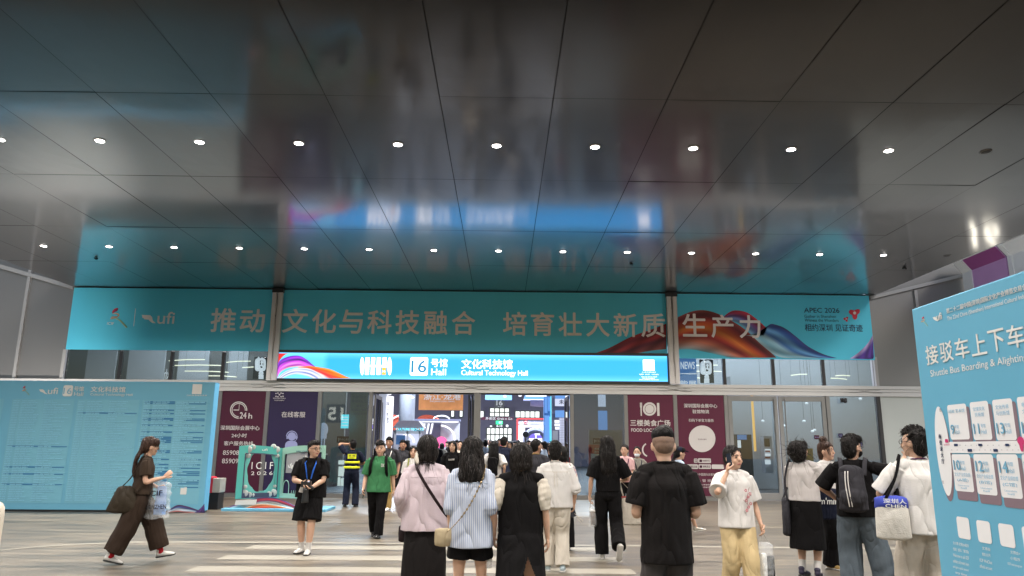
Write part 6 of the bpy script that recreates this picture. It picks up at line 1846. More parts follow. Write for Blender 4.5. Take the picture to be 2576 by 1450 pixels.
    if top:
        m = top['m']; G = []
        zh = top.get('hem', .86)
        hx, hy = top.get('hr', (.19, .14))
        if bottom and zh < .87 and bottom['kind'] in ('trousers', 'shorts'): hx = max(hx, .202 + .006 / w); hy = max(hy, .152)
        wx, wy = top.get('wrr', (.165, .12)); cx_, cyy = top.get('cr', (.175, .125))
        G.append(limb([up((0, .0, zh)), up((0, .0, zh + .02)), up((0, .0, (zh + 1.12) / 2)), up((0, 0, 1.14)), up((0, -.008, 1.27)), up((0, -.016, 1.385)), up((0, -.016, 1.442))],
                      [(hx * w * 1.01, hy * 1.01), (hx * w, hy), ((hx + wx) / 2 * w, (hy + wy) / 2), (wx * w, wy), (cx_ * w * .98, cyy), (.125 * w, .092), (.068, .062)], 4, 22, (1, 0, 0), False))
        yk = top.get('yoke', .052)
        G.append(limb([J['shL'], up((0, -.018, 1.398)), J['shR']], [yk, .062, yk], 5, 14))
        sl = top.get('sleeve', .75); s0, s1 = top.get('sr', (.068, .072))
        extra = []
        for s, k in ((1, 'R'), (-1, 'L')):
            sh, e, wr_ = J['sh' + k], J['el' + k], J['wr' + k]
            if sl <= 0: continue
            tgt = extra if top.get('sleeve_m') else G
            if sl <= 1: end = sh + (e - sh) * sl; tgt.append(limb([sh, (sh + end) / 2, end], [s0 * .86, (s0 + s1) / 2 + top.get('puff', 0), s1], 4, 14, None, False))
            else: end = e + (wr_ - e) * (sl - 1); tgt.append(limb([sh, (sh + e) / 2, e, (e + end) / 2, end], [s0 * .86, s0 * .95, (s0 + s1) / 2 + top.get('puff', 0), s1 * 1.08 + top.get('puff', 0), s1], 4, 14, None, False))
        for q_, c_ in dress_geo: G.append(q_)
        fuse(top.get('name', 'shirt'), [S(q) for q in G], m, root, vox * 1.1, 2, top.get('wr', .011) * .9, 18, top.get('zs', .4), dress_geo[0][1] if dress_geo else None)
        if extra: fuse("sleeves", [S(q) for q in extra], top['sleeve_m'], root, vox, 2, .008, 40)
        if top.get('collar'):
            mbx = MB()
            pts = [up((.066 * math.cos(a), -.014 + .06 * math.sin(a), 1.437 - .012 * math.sin(a))) for a in np.linspace(-math.pi * 1.35, math.pi * .35, 22)]
            mbx.add(*S(tube_geo(pts, [(.009, .02)] * 22, 8, True, (0, 0, 1)))); mbx.build("collar", top.get('collar_m', m), root, True, True)
    if lanyard:
        mbx = MB(); pts = [up((.075 * math.cos(a), -.02 + .068 * math.sin(a), 1.428 - .014 * math.sin(a))) for a in np.linspace(math.pi, math.pi * 2, 14)]
        fy_ = (top or {}).get('cr', (.17, .125))[1] + .012
        pts = [up((-.03, fy_, 1.12)), up((-.055, fy_ - .005, 1.25)), up((-.085, fy_ - .035, 1.36))] + pts + [up((.085, fy_ - .035, 1.36)), up((.055, fy_ - .005, 1.25)), up((.03, fy_, 1.12))]
        mbx.add(*S(tube_geo(pts, [(.011, .005)] * len(pts), 8, True, (0, 0, 1)))); mbx.build("lanyard", lanyard, root, True, True)
    if glasses:
        mbx = MB()
        for s in (1, -1):
            mbx.add(*S(tube_geo([hd((s * .033 + .022 * math.cos(a), .098, 1.59 + .018 * math.sin(a))) for a in np.linspace(0, 2 * math.pi, 17)], .0026, 6)))
            mbx.add(*S(tube_geo([hd((s * .055, .096, 1.596)), hd((s * .082, .04, 1.597)), hd((s * .083, -.01, 1.59))], .0028, 6)))
        mbx.add(*S(tube_geo([hd((-.012, .10, 1.592)), hd((.012, .10, 1.592))], .0024, 6))); mbx.build("glasses", DARK, root, True, True)
    if mask:
        fuse("face_mask", [S(ell_geo(hd((0, .05, 1.528)), (.062, .062, .05), 16, 12, HRm))], mask, root, vox, 2)
        mbx = MB()
        for s in (1, -1): mbx.add(*S(tube_geo([hd((s * .058, .05, 1.54)), hd((s * .079, .0, 1.56)), hd((s * .08, -.015, 1.585))], .002, 5)))
        mbx.build("mask_loop", mask, root, True)
    if sock:
        mbx = MB()
        for k in 'RL':
            kn, an = J['kn' + k], J['an' + k]; mbx.add(*S(limb([an + (kn - an) * .3, an + (kn - an) * .1, an - V((0, 0, .01))], [.044, .042, .044], 3, 12)))
        mbx.build("socks", sock, root, True, True)
    if shoe:
        sm, so = shoe
        for s, k in ((1, 'R'), (-1, 'L')):
            an = J['an' + k]; Rm = Matrix.Rotation(R(J['fy' + k]), 3, 'Z') @ Matrix.Rotation(R(J['fp' + k]), 3, 'X')
            q = lambda p: an + Rm @ (V(p) - V((0, 0, .005)))
            up_ = [limb([q((0, -.045, -.018)), q((0, 0, -.015)), q((0, .06, -.028)), q((0, .12, -.038)), q((0, .17, -.047))], [(.034, .036), (.037, .042), (.041, .034), (.044, .026), (.033, .016)], 4, 14, Rm @ V((1, 0, 0))),
                   limb([q((0, -.02, .0)), q((0, -.022, .035))], [.036, .04], 3, 12)]
            sh_ = fuse("shoe", [S(g_) for g_ in up_], sm, root, vox, 2)
            mbx = MB(); mbx.add(*S(limb([q((0, -.062, -.056)), q((0, -.03, -.057)), q((0, .06, -.058)), q((0, .13, -.058)), q((0, .185, -.054))], [(.034, .012), (.040, .014), (.042, .013), (.047, .013), (.030, .011)], 4, 14, Rm @ V((1, 0, 0)))))
            mbx.build("sole", so, sh_, True, True)
    M4 = Matrix.Translation(root.location) @ Matrix.Rotation(R(turn), 4, 'Z')
    def W(p): return M4 @ (V(p) * K)          # 1.70 m figure's local point -> world
    J['W'] = W; J['up'] = up; J['hdp'] = hd; J['root'] = root; J['K'] = K; J['S'] = S; J['turn'] = turn
    J['grip'] = lambda k: W(J['wr' + k] + J['hd' + k] * .085 + J['pn' + k].normalized() * .02)
    return J

from mathutils.bvhtree import BVHTree
HAIRS = mat("black_hair_highlight", (.022, .017, .015), .45, 0, .5, 60, spec=.3); HAIRS_B = mat("brown_hair_highlight", (.07, .036, .024), .45, 0, .5, 60, spec=.3)  # lighter than the hair: streak highlights put into the strand colour
def strands(hob, root, K, m, style, ctr):
    """loose strands combed down over the hair, running free at the ends"""
    me = hob.data
    P = [v.co.copy() for v in me.vertices]; tree = BVHTree.FromPolygons(P, [tuple(p.vertices) for p in me.polygons])
    mb = MB(); n = {'short': 170, 'crop': 120, 'curly': 260}.get(style, 300)
    for _ in range(n):
        v = me.vertices[rs.randrange(len(P))]; p = v.co + v.normal * .002
        pts = [p.copy()]; d = Vector((rs.uniform(-.25, .25), rs.uniform(-.25, .25), -1))
        if style == 'curly': d = Vector((rs.uniform(-1, 1), rs.uniform(-1, 1), rs.uniform(-1, .6)))
        elif style in ('short', 'crop'): d = Vector((rs.uniform(-.6, .6), rs.uniform(-.2, .8), rs.uniform(-1, .3)))
        steps = 5 if style not in ('short', 'crop') else 3
        free = rs.random() < .18
        for k in range(steps):
            q = pts[-1] + d.normalized() * .03 * K
            r_ = tree.find_nearest(q)
            if r_[0] is not None and not (free and k > steps - 3):
                off = (q - r_[0]); lo = r_[1]
                q = r_[0] + lo * (.0025 + .002 * rs.random()) if off.length < .03 else q
            pts.append(q); d = d + Vector((rs.uniform(-.3, .3), rs.uniform(-.3, .3), -.15 if style != 'curly' else rs.uniform(-.5, .5)))
        w = rs.uniform(.0014, .0028)
        vs, fs = tube_geo(pts, [w] * (len(pts) - 1) + [w * .3], 4, False)
        mb.add(vs, fs)
    mb.build("hair_strands", m, root, True, True)
def seam_lines(J, zs=1.315, half=.17, m=None, pleat=True, depth=.2):
    """yoke seam and back pleat sewn on the shirt"""
    root = J['root']; K = J['K']; sh = [c for c in root.children if c.name.split('.')[0] == 'shirt'][0]
    tree = BVHTree.FromPolygons([v.co.copy() for v in sh.data.vertices], [tuple(p.vertices) for p in sh.data.polygons])
    def hit(x, z):
        r_ = tree.ray_cast(Vector((x, -.8, z)) * K, Vector((0, 1, 0)))
        return r_[0] + Vector((0, -.002, 0)) if r_[0] is not None else None
    mb = MB()
    L = [hit(x, zs - .04 * (x / half) ** 2 * .0) for x in np.linspace(-half, half, 15)]; L = [p for p in L if p is not None]
    if len(L) > 2: mb.tube(L, .0032, 5)
    if pleat:
        for dx in (-.012, .012):
            L = [hit(dx + (z - zs) * .05 * (1 if dx > 0 else -1) * -1, z) for z in np.linspace(zs, zs - depth, 8)]; L = [p for p in L if p is not None]
            if len(L) > 2: mb.tube(L, [.003] * (len(L) - 1) + [.0008], 5)
    mb.build("back_seam", m, root, True, True)
def strap(name, pts, m, parent, wd=.012, th=.004, ref=(0, 0, 1)):
    p = [Vector(q) for q in pts]; c = [Vector(q) for q in curve_pts([tuple(q) for q in p], len(p) * 4)]
    mb = MB(); mb.tube(c, [(wd, th)] * len(c), 8, True, ref)
    return mb.build(name, m, parent, smooth=True)
def soft(name, geos, m, parent, vox=.008, smooth=3, wr=.005, freq=40):
    o = fuse(name, geos, m, None, vox, smooth, wr, freq)
    if parent is not None:
        M_ = inv_local(parent)
        o.data.transform(M_); o.parent = parent
    return o
def bag_box(c, hx, hy, hz, rz, bulge=1.0, taper=1.0):
    """soft upright bag solid in world space"""
    Rz = Matrix.Rotation(R(rz), 3, 'Z'); pts = []; rad = []
    for t in np.linspace(-1, 1, 7):
        b = (1 - .35 * t * t) * bulge
        pts.append(Vector(c) + Vector((0, 0, hz * t))); s = 1 + (taper - 1) * (t + 1) / 2
        rad.append((hx * s, hy * b))
    return tube_geo(pts, rad, 24, True, Rz @ Vector((1, 0, 0)))
def phone(J, k, label, off=(0, 0, 0), tilt=(0, 0, 1), face_dir=None):
    p = J['grip'](k) + Vector(off); t = thing("phone", label, "phone", p)
    up_ = Vector(tilt).normalized(); sd = up_.cross(Vector(face_dir or (0, 1, 0))).normalized(); n = up_.cross(sd)
    mb = MB(); mb.obox(p, sd * .037, n * .005, up_ * .075); mb.build("case", PHONE, t, bevel=.003)
    mb = MB(); mb.obox(p + n * .0058, sd * .034, n * .0006, up_ * .071); mb.build("screen", mat("phone_glass", (.02, .025, .04), .08, 0, 0), t)
    return t

# ---------------------------------------------------------------- the cast
V = Vector
# 1 woman in brown striding to the right
J = person("woman in brown tee and wide brown trousers striding right past the information board", 372, 10.73, 1099, -66, 'f', 1.05, 4, (14, 0),
    legs={'R': dict(to=(.08, -.30, .10), pitch=-14, yaw=4), 'L': dict(to=(-.08, .34, .085), pitch=8, yaw=0)},
    arms={'R': dict(to=(.16, .27, 1.15), pole=(.4, -1, -.5), dir=(-.1, .6, .6)), 'L': dict(to=(-.2, .2, 1.0))},
    top=dict(m=C['brown'], hem=.92, hr=(.20, .155), sleeve=.72, sr=(.078, .082), wr=.010), bottom=dict(kind='trousers', m=C['brown2'], r=(.125, .135, .125), drop=-.06, wr=.013, waist=.98, full=1.1),
    hair='pony', hairmat=HAIRB, shoe=(SHOEW, RUBD), sock=C['red'])
Wd = J['W']
c = Wd((.14, -.20, .86)); t = thing("shoulder_bag", "slouchy dark olive leather shoulder bag on the brown-dressed woman's back", "bag", c)
soft("pouch", [bag_box(c + V((0, 0, .0)), .225, .09, .15, 12, 1.0, .5)], C['olive'], t, .009, 4, .008, 16)
sp_ = Wd((.10, -.03, 1.44))
strap("strap", [c + V((-.15, 0, .08)), Wd((.16, -.15, 1.15)), sp_ + V((0, 0, .0)), Wd((.2, .10, 1.2)), c + V((.14, -.02, .08))], C['olive'], t, .018, .005, (0, 1, 0))
p = J['grip']('R'); t = thing("plastic_bag", "clear and pale blue plastic bag with black lettering carried by the woman in brown", "bag", p)
cb = p + V((-.10, -.03, -.37))
soft("film", [bag_box(cb, .20, .055, .235, -6, 1, .72)], PLASTIC, t, .01, 2, .035, 22)
soft("contents", [bag_box(cb + V((.03, .0, -.0)), .10, .028, .19, -12, .9, .8)], mat('pale_blue_wrap', (.28, .44, .78), .4, 0, .15, 14), t, .01, 2, .01, 26)
mb = MB(); put_text(mb, "ICIF", cb + V((-.12, -.078, .06)), V((1, 0, .05)).normalized(), V((-.05, 0, 1)).normalized(), .2, .07, .03); put_text(mb, "SHENZHEN", cb + V((-.15, -.082, -.12)), V((1, 0, .05)).normalized(), V((-.05, 0, 1)).normalized(), .3, .06, .03); mb.build("lettering", PHONE, t)
mb = MB(); mb.tube([p + V((-.03, 0, .0)), cb + V((-.06, -.0, .22))], .006, 6); mb.tube([p, cb + V((.08, 0, .22))], .006, 6); mb.build("handle", PLASTIC, t)

# 2 man with camera
J = person("stout man in black polo and black shorts holding a camera, looking left", 790, 11.78, 1108, 180, 'm', 1.16, 0, (48, 2),
    legs={'R': dict(to=(.10, -.05, .075), yaw=-18), 'L': dict(to=(-.05, .13, .075), yaw=4)},
    arms={'R': dict(to=(.07, .25, 1.07), pole=(.8, -.5, -.4), dir=(-.7, .4, -.1), palm=(-.2, 0, 1)), 'L': dict(to=(-.07, .27, .99), pole=(-.8, -.5, -.4), dir=(.7, .35, .0), palm=(0, .1, 1))},
    top=dict(m=C['black'], hem=.84, hr=(.205, .165), wrr=(.195, .155), cr=(.19, .14), sleeve=.82, sr=(.076, .086), collar=True), bottom=dict(kind='shorts', m=C['black'], r=(.12, .1, .1), len=.98, full=1.1),
    hair='crop', shoe=(SHOEW, RUBD), sock=C['white'], glasses=True, lanyard=C['blueribbon'])
S, root = J['S'], J['root']
Wd = J['W']
mb = MB()
for s in (1, -1): mb.tube([J['K'] * J['up']((s * .105, .11, 1.2)), J['K'] * J['up']((s * .115, .135, 1.32)), J['K'] * J['up']((s * .115, .06, 1.445)), J['K'] * J['up']((s * .115, -.06, 1.44))], [(.028, .006)] * 4, 8, True, (1, 0, 0))
mb.build("backpack_strap", C['black2'], root, True, True)
mb = MB(); a = J['K'] * V((.06, .235, .98)); mb.obox(a, V((.045, .012, .01)), V((.0, .004, 0)), V((-.02, .0, .06))); mb.build("badge", M['offwhite'], root, True)
c = Wd((0, .30, 1.05)); t = thing("camera", "black camera with long lens pointing down in the hands of the man in black polo", "camera", c)
mb = MB(); mb.obox(c, V((.075, 0, 0)), V((0, .035, 0)), V((0, 0, .045))); mb.obox(c + V((0, .01, .05)), V((.03, 0, 0)), V((0, .03, 0)), V((0, 0, .015))); mb.build("body", M['black'], t, bevel=.008)
mb = MB(); mb.lathe([(.04, 0), (.043, -.05), (.04, -.06), (.047, -.12), (.052, -.2), (.052, -.22)], c + V((.0, -.01, -.05)), 20); mb.build("lens", M['black'], t, smooth=True)
mb = MB(); mb.box(c.x + .03, c.y - .04, c.z + .03, c.x + .055, c.y - .036, c.z + .045); mb.build("display", M['glow_soft'], t)
mb = MB(); q = J['wrL']; mb.add(*S(tube_geo([q - J['hdL'] * .02, q + J['hdL'] * .005], .034, 12))); mb.build("watch", M['black'], root, True, True)
mb = MB(); mb.add(*S(ell_geo((-.115, .128, .70), (.014, .006, .016)))); mb.add(*S(ell_geo((-.115, .128, .672), (.022, .005, .004)))); mb.build("shorts_mark", M['white_ink'], root, True)

# 3 guard seen from behind
J = person("security guard seen from behind with yellow reflective bands, one hand raised to the head", 889, 20.99, 1107, 6, 'm', 1.05, 0, (18, -2),
    legs={'R': dict(to=(.13, .0, .075), yaw=-16), 'L': dict(to=(-.12, .02, .075), yaw=14)},
    arms={'L': dict(to=(-.11, .06, 1.60), pole=(-1, -.1, -.1), dir=(.4, .2, .8), palm=(.8, 0, -.5)), 'R': dict(to=(.13, .25, 1.06), pole=(1, -.6, -.3))},
    top=dict(m=C['navy'], hem=.92, hr=(.18, .135), sleeve=.85, sr=(.074, .08), collar=True), bottom=dict(kind='trousers', m=C['navy'], r=(.105, .09, .085)), hair='crop', skin=SKD, shoe=(SHOEB, RUBD), fine=1.3)
S, root = J['S'], J['root']
mb = MB()
for z, rx, ry in ((1.005, .186, .139), (1.135, .176, .131)):
    n = 30; pts = []
    for a in range(n + 1):
        q = math.pi * (1 + (a / n) * 1.0); pts.append(V((rx * 1.06 * 1.05 * math.cos(q), ry * 1.07 * math.sin(q) - .005, z)))
    mb.add(*S(tube_geo(pts, [(.028, .005)] * (n + 1), 8, True, (0, 0, 1))))
mb.build("reflective_band", C['yellow'], root, True, True)
mb = MB(); mb.add(*S(tube_geo([V((x, -.155 + abs(x) * .12, 1.285)) for x in (-.10, -.05, 0, .05, .10)], [(.062, .006)] * 5, 4, False, (0, 0, 1)))); mb.v = [p for p in mb.v]
mb2 = MB(); 
for x0, x1 in ((-.11, -.055), (-.055, 0), (0, .055), (.055, .11)):
    f_ = lambda x: -.150 + abs(x) * .10
    mb2.quad(*[J['K'] * V(p) for p in ((x0, f_(x0), 1.225), (x1, f_(x1), 1.225), (x1, f_(x1), 1.345), (x0, f_(x0), 1.345))])
mb2.build("back_patch", C['yellow'], root, True)
mb = MB(); k = J['K']
put_text(mb, "安 保", V((-.085, -.166, 1.278)) * k, XU, ZU, .17 * k, .052 * k, .02); put_text(mb, "AN BAO", V((-.065, -.166, 1.24)) * k, XU, ZU, .13 * k, .022 * k, .01); mb.build("lettering", M['black'], root, True)

# 4 man in green
J = person("man in green tee with black backpack straps and black trousers walking towards the viewer", 958, 13.95, 1111, 178, 'm', 1.08, 0, (0, 0),
    legs={'R': dict(to=(.10, -.22, .10), pitch=-10), 'L': dict(to=(-.06, .16, .075), pitch=6)},
    arms={'R': dict(to=(.26, .10, .86)), 'L': dict(to=(-.27, -.04, .84))},
    top=dict(m=C['green'], hem=.80, hr=(.21, .19), wrr=(.19, .14), cr=(.19, .135), sleeve=.95, sr=(.08, .092)), bottom=dict(kind='trousers', m=C['black'], r=(.112, .092, .08)), hair='short', shoe=(SHOEB, RUBD), glasses=False)
S, root = J['S'], J['root']
mb = MB()
for s in (1, -1): mb.add(*S(tube_geo([V((s * .155, .085, 1.08)), V((s * .15, .135, 1.22)), V((s * .135, .115, 1.36)), V((s * .125, .02, 1.455)), V((s * .125, -.07, 1.43))], [(.028, .007)] * 5, 8, True, (1, 0, 0))))
mb.build("backpack_strap", C['black'], root, True, True)
mb = MB(); k = J['K']; put_text(mb, "DX", V((-.055, .155, 1.25)) * k, V((-1, 0, 0)), ZU, .06 * k, .06 * k, .03); mb.build("chest_print", M['offwhite'], root, True)
phone(J, 'R', "phone in the lowered hand of the man in green", (0, 0, -.02), (.1, .2, 1), (1, 0, 0))

# 5 pink shirt woman
J = person("short-haired woman in lilac pink shirt and long black skirt walking away with a crossbody strap", 1077, 7.6, 1095, 2, 'f', 1.06, 0, (0, 0),
    legs={'R': dict(to=(.08, -.08, .085)), 'L': dict(to=(-.08, .15, .075))},
    arms={'L': dict(to=(-.235, .05, .90), pole=(-.3, -1, 0)), 'R': dict(to=(.23, .04, .88), pole=(.3, -1, 0))},
    top=dict(m=C['pink'], hem=.78, hr=(.235, .18), wrr=(.215, .165), cr=(.195, .145), sleeve=1.93, sr=(.074, .045), puff=.012, collar=True, wr=.014), bottom=dict(kind='skirt', m=C['black2'], hem=.10, rx=.235, ry=.2, wr=.008), hair='bob', shoe=(SHOEB, RUBD), lanyard=C['navy'], face=False)
S, root, Wd = J['S'], J['root'], J['W']
seam_lines(J, 1.30, .15, C['pink'])
t = thing("crossbody_bag", "dark crossbody bag of the woman in the lilac pink shirt, strap across her back", "bag", Wd((-.31, .0, .80)))
strap("strap", [Wd((-.03, .13, 1.40)), Wd((-.11, .02, 1.475)), Wd((-.10, -.10, 1.40)), Wd((-.03, -.165, 1.28)), Wd((.08, -.195, 1.12)), Wd((.19, -.18, .97)), Wd((.28, -.08, .86)), Wd((.27, .06, .80))], C['bark'], t, .017, .005, (1, 0, 1))
soft("pouch", [bag_box(Wd((.27, .13, .72)), .10, .05, .075, 0)], C['bark'], t)
t = thing("hand_bag", "small dark brown handbag in the left hand of the woman in the lilac pink shirt", "bag", Wd((-.30, .06, .74)))
soft("pouch", [bag_box(J['grip']('L') + V((0, .0, -.09)), .06, .04, .07, 10)], C['bark'], t)
mb = MB(); p = J['grip']('L'); mb.tube([p + V((-.04, 0, -.03)), p + V((0, 0, .01)), p + V((.04, 0, -.03))], .006, 6); mb.build("handle", C['bark'], t)
fuse("hair_scarf", [S(limb([J['hdp']((-.085, -.04, 1.56)), J['hdp']((-.095, -.075, 1.50)), J['hdp']((-.085, -.09, 1.455))], [.014, .024, .018], 3))], C['cream'], root, .007, 2, .006, 60)

# 6 blue striped shirt woman
J = person("long-haired woman in blue striped shirt and black shorts with a beige chain bag", 1188, 6.8, 1099, 0, 'f', .96, 0, (-6, 2),
    legs={'R': dict(to=(.10, .06, .075)), 'L': dict(to=(-.10, -.06, .085))},
    arms={'L': dict(to=(-.185, .06, .86), pole=(-.15, -1, 0)), 'R': dict(to=(.185, .03, .87), pole=(.1, -1, 0))},
    top=dict(m=C['blue'], hem=.74, hr=(.22, .175), wrr=(.205, .16), cr=(.20, .145), sleeve=1.15, sr=(.068, .060), puff=.004, collar=True, wr=.013), bottom=dict(kind='shorts', m=C['black'], r=(.118, .1, .1), len=.62, full=1.1), hair='shoulder', shoe=(SHOEW, RUB), face=False)
S, root, Wd = J['S'], J['root'], J['W']
seam_lines(J, 1.30, .15, C['lightblue'], False)
t = thing("chain_bag", "quilted beige bag on a metal chain across the blue striped shirt", "bag", Wd((-.25, .02, .86)))
soft("pouch", [bag_box(Wd((-.235, -.09, .83)), .085, .045, .065, 20)], C['tan'], t)
mb = MB(); cpt = [Wd(p) for p in ((.12, .05, 1.46), (.125, -.09, 1.42), (.09, -.165, 1.30), (0, -.19, 1.12), (-.1, -.19, .98), (-.2, -.13, .88))]
cc = curve_pts([tuple(p) for p in cpt], 46)
for i in range(45):
    a, b = V(cc[i]), V(cc[i + 1]); mb.tube([a, (a + b) / 2, b], [(.006, .003), (.011, .005), (.006, .003)], 6, True, (1, 0, 1) if i % 2 else (0, 1, 0))
mb.build("chain", mat("dull_brass", (.28, .21, .12), .35, .8, 0), t)
p = J['grip']('R'); t = thing("water_bottle", "clear plastic water bottle hanging from the right hand beside the black dress", "bottle", p + V((0, 0, -.22)))
mb = MB(); mb.lathe([(.026, -.24), (.032, -.235), (.032, -.19), (.029, -.185), (.032, -.18), (.032, -.12), (.029, -.115), (.032, -.11), (.030, -.075), (.014, -.035), (.013, -.02)], p, 18); mb.build("bottle_body", PLASTIC, t, smooth=True)
mb = MB(); mb.lathe([(.0335, -.175), (.0335, -.125)], p, 18); mb.build("wrapper", M['white_ink'], t); mb = MB(); mb.lathe([(.015, -.022), (.015, -.002)], p, 14); mb.build("cap", M['offwhite'], t)

# 7 black dress woman
J = person("woman with bobbed hair in sleeveless black slit dress over a white puff sleeved blouse", 1311, 6.8, 1113, 0, 'f', 1.15, 0, (-10, 0),
    legs={'L': dict(to=(-.10, -.02, .075)), 'R': dict(to=(.07, -.20, .13), pitch=-24)},
    arms={'L': dict(to=(-.25, .04, .86), pole=(-.5, -1, 0)), 'R': dict(to=(.25, .0, .84), pole=(.5, -1, 0))},
    top=dict(m=C['black'], name='dress', hem=.90, hr=(.185, .14), wrr=(.185, .14), cr=(.18, .13), sleeve=.98, sr=(.066, .058), puff=.020, sleeve_m=C['cream'], yoke=.058, wr=.007), bottom=dict(kind='dress', m=C['black'], hem=.41, rx=.235, ry=.2, slit=(.06, .70, .10), wr=.010, waist=1.1), hair='bob', shoe=(SHOEW, RUB), face=False)

# 8 white shirt and cream trousers
J = person("short-haired person in white shirt and cream trousers walking away with a phone in hand", 1396, 10.16, 1112, 0, 'f', 1.15, 0, (-5, 3),
    legs={'R': dict(to=(.09, -.06, .085), yaw=-6), 'L': dict(to=(-.10, .10, .075), yaw=6)},
    arms={'R': dict(to=(.27, .10, .88), pole=(.6, -1, 0)), 'L': dict(to=(-.22, .12, .9))},
    top=dict(m=C['white'], hem=.84, hr=(.20, .155), wrr=(.2, .15), cr=(.195, .14), sleeve=1.1, sr=(.076, .074), puff=.004, collar=True, wr=.012), bottom=dict(kind='trousers', m=C['cream'], r=(.115, .10, .098), drop=.0, wr=.009), hair='short', shoe=(SHOEC, RUB), face=False)
seam_lines(J, 1.31, .17, C['cream'])
p = J['grip']('R'); t = phone(J, 'R', "pale pink cased phone with a loop in the white shirted person's hand", (0, .01, -.03), (.3, 0, -1), (0, 1, .2))
mb = MB(); mb.tube([p + V((.03, 0, -.06)), p + V((.08, 0, -.11)), p + V((.14, 0, -.15)), p + V((.12, .01, -.18)), p + V((.06, .0, -.12))], .004, 6); mb.build("wrist_loop", C['cream'], t)

# 9 long haired woman in black
J = person("woman with long wavy black hair dressed all in black walking away, heel lifted", 1527, 11.3, 1096, 0, 'f', .98, 0, (-4, 2),
    legs={'L': dict(to=(-.09, .08, .075)), 'R': dict(to=(.09, -.34, .22), pitch=-62, pole=(.1, 1, 0))},
    arms={'L': dict(to=(-.255, .05, .87), pole=(-.5, -1, 0)), 'R': dict(to=(.19, .22, 1.05), pole=(.7, -1, -.2))},
    top=dict(m=C['black'], hem=.93, hr=(.18, .14), wrr=(.178, .135), cr=(.178, .13), sleeve=.93, sr=(.08, .092), puff=.006), bottom=dict(kind='trousers', m=C['black'], r=(.105, .092, .098), drop=.01), hair='long', shoe=(SHOEW, RUB), face=False)
Wd = J['W']
p = J['grip']('L'); t = thing("drink_bag", "clear plastic bag with an iced drink cup hanging from the long-haired woman's hand", "bag", p)
soft("film", [bag_box(p + V((.03, 0, -.22)), .07, .06, .13, 0, 1, .85)], PLASTIC, t, .009, 2, .01, 40)
mb = MB(); mb.lathe([(.036, -.34), (.05, -.16), (.05, -.15)], p + V((.03, 0, 0)), 18); mb.build("cup", mat("iced_tea", (.16, .09, .05), .3, 0, .2, 12), t, smooth=True)
mb = MB(); mb.lathe([(.053, -.15), (.05, -.135), (.02, -.125)], p + V((.03, 0, 0)), 18); mb.build("cup_lid", M['offwhite'], t)
mb = MB(); mb.tube([p, p + V((-.01, 0, -.10))], [(.016, .003)] * 2, 6); mb.tube([p, p + V((.07, 0, -.10))], [(.016, .003)] * 2, 6); mb.build("handle", PLASTIC, t)
p = Wd((.30, .06, .80)); t = thing("tote_bag", "cream tote bag with a red stitched edge hanging beside the long-haired woman", "bag", p)
soft("pouch", [bag_box(p + V((.05, 0, -.14)), .20, .05, .19, 0, 1, .95)], C['cream'], t)
mb = MB(); mb.tube([p + V((-.13, -.03, .05)), p + V((.05, -.05, .06)), p + V((.22, -.03, .09))], .008, 6); mb.build("red_edge", C['red'], t)
strap("strap", [p + V((-.08, 0, .06)), Wd((.2, .1, 1.06)), p + V((.10, 0, .06))], C['cream'], t, .014)

# 10 black polo man in front
J = person("man with faded haircut in black polo and dark jeans seen large from behind", 1667, 5.7, 1073, 0, 'm', .9, 0, (-6, 8),
    arms={'L': dict(to=(-.11, .21, 1.10), pole=(-.45, -.6, -.8), dir=(.5, .7, .2)), 'R': dict(to=(.11, .21, 1.10), pole=(.45, -.6, -.8), dir=(-.5, .7, .2))},
    top=dict(m=C['black2'], hem=.745, hr=(.205, .16), wrr=(.195, .148), cr=(.195, .14), sleeve=.80, sr=(.082, .092), collar=True, wr=.010, yoke=.060), bottom=dict(kind='trousers', m=C['greyjeans'], r=(.125, .10, .09), full=1.1, wr=.012), hair='fade', shoe=(SHOEB, RUBD), glasses=True, face=False)
phone(J, 'R', "phone held in front of the man in the black polo", (-.03, .05, .03), (0, -.3, 1), (0, -1, 0))

# 11 woman with phone at her ear
J = person("woman in white tee with red branch print and sand trousers, phone at her ear", 1842, 8.0, 1121, 188, 'f', 1.0, 0, (16, 0),
    legs={'R': dict(to=(.09, -.12, .085)), 'L': dict(to=(-.07, .14, .075))},
    arms={'R': dict(to=(.155, .17, 1.42), pole=(.6, -.1, -1), dir=(-.1, .05, 1), palm=(-1, .2, 0), curl=50), 'L': dict(to=(-.255, .06, .87), pole=(-.4, -1, 0))},
    top=dict(m=C['white'], hem=.83, hr=(.20, .15), wrr=(.19, .14), cr=(.182, .13), sleeve=.92, sr=(.076, .098), wr=.010), bottom=dict(kind='trousers', m=C['sand'], r=(.112, .10, .088), wr=.011), hair='tied', shoe=(SHOEW, RUB))
S, root, Wd = J['S'], J['root'], J['W']
phone(J, 'R', "phone held up at the ear of the woman in the white tee", (.0, .0, .04), (0, .25, 1), (1, .4, 0))
mb = MB(); k = J['K']; mb2 = MB()
for i in range(7):
    x, z = -.055 - .018 * (i % 3) * 1.3, 1.02 + i * .035
    q = V((x, .158, z)) * k
    for a in range(5):
        mb2.add(*ell_geo(q + V((.011 * math.cos(a * 1.257), .0, .011 * math.sin(a * 1.257))), (.007, .003, .007), 6, 5))
mb.tube([V((-.04, .155, .99)) * k, V((-.07, .158, 1.07)) * k, V((-.06, .16, 1.15)) * k, V((-.10, .15, 1.26)) * k], .0028, 5); mb.tube([V((-.06, .158, 1.09)) * k, V((-.02, .158, 1.13)) * k], .0025, 5); mb.tube([V((-.066, .158, 1.15)) * k, V((-.12, .145, 1.18)) * k], .0025, 5)
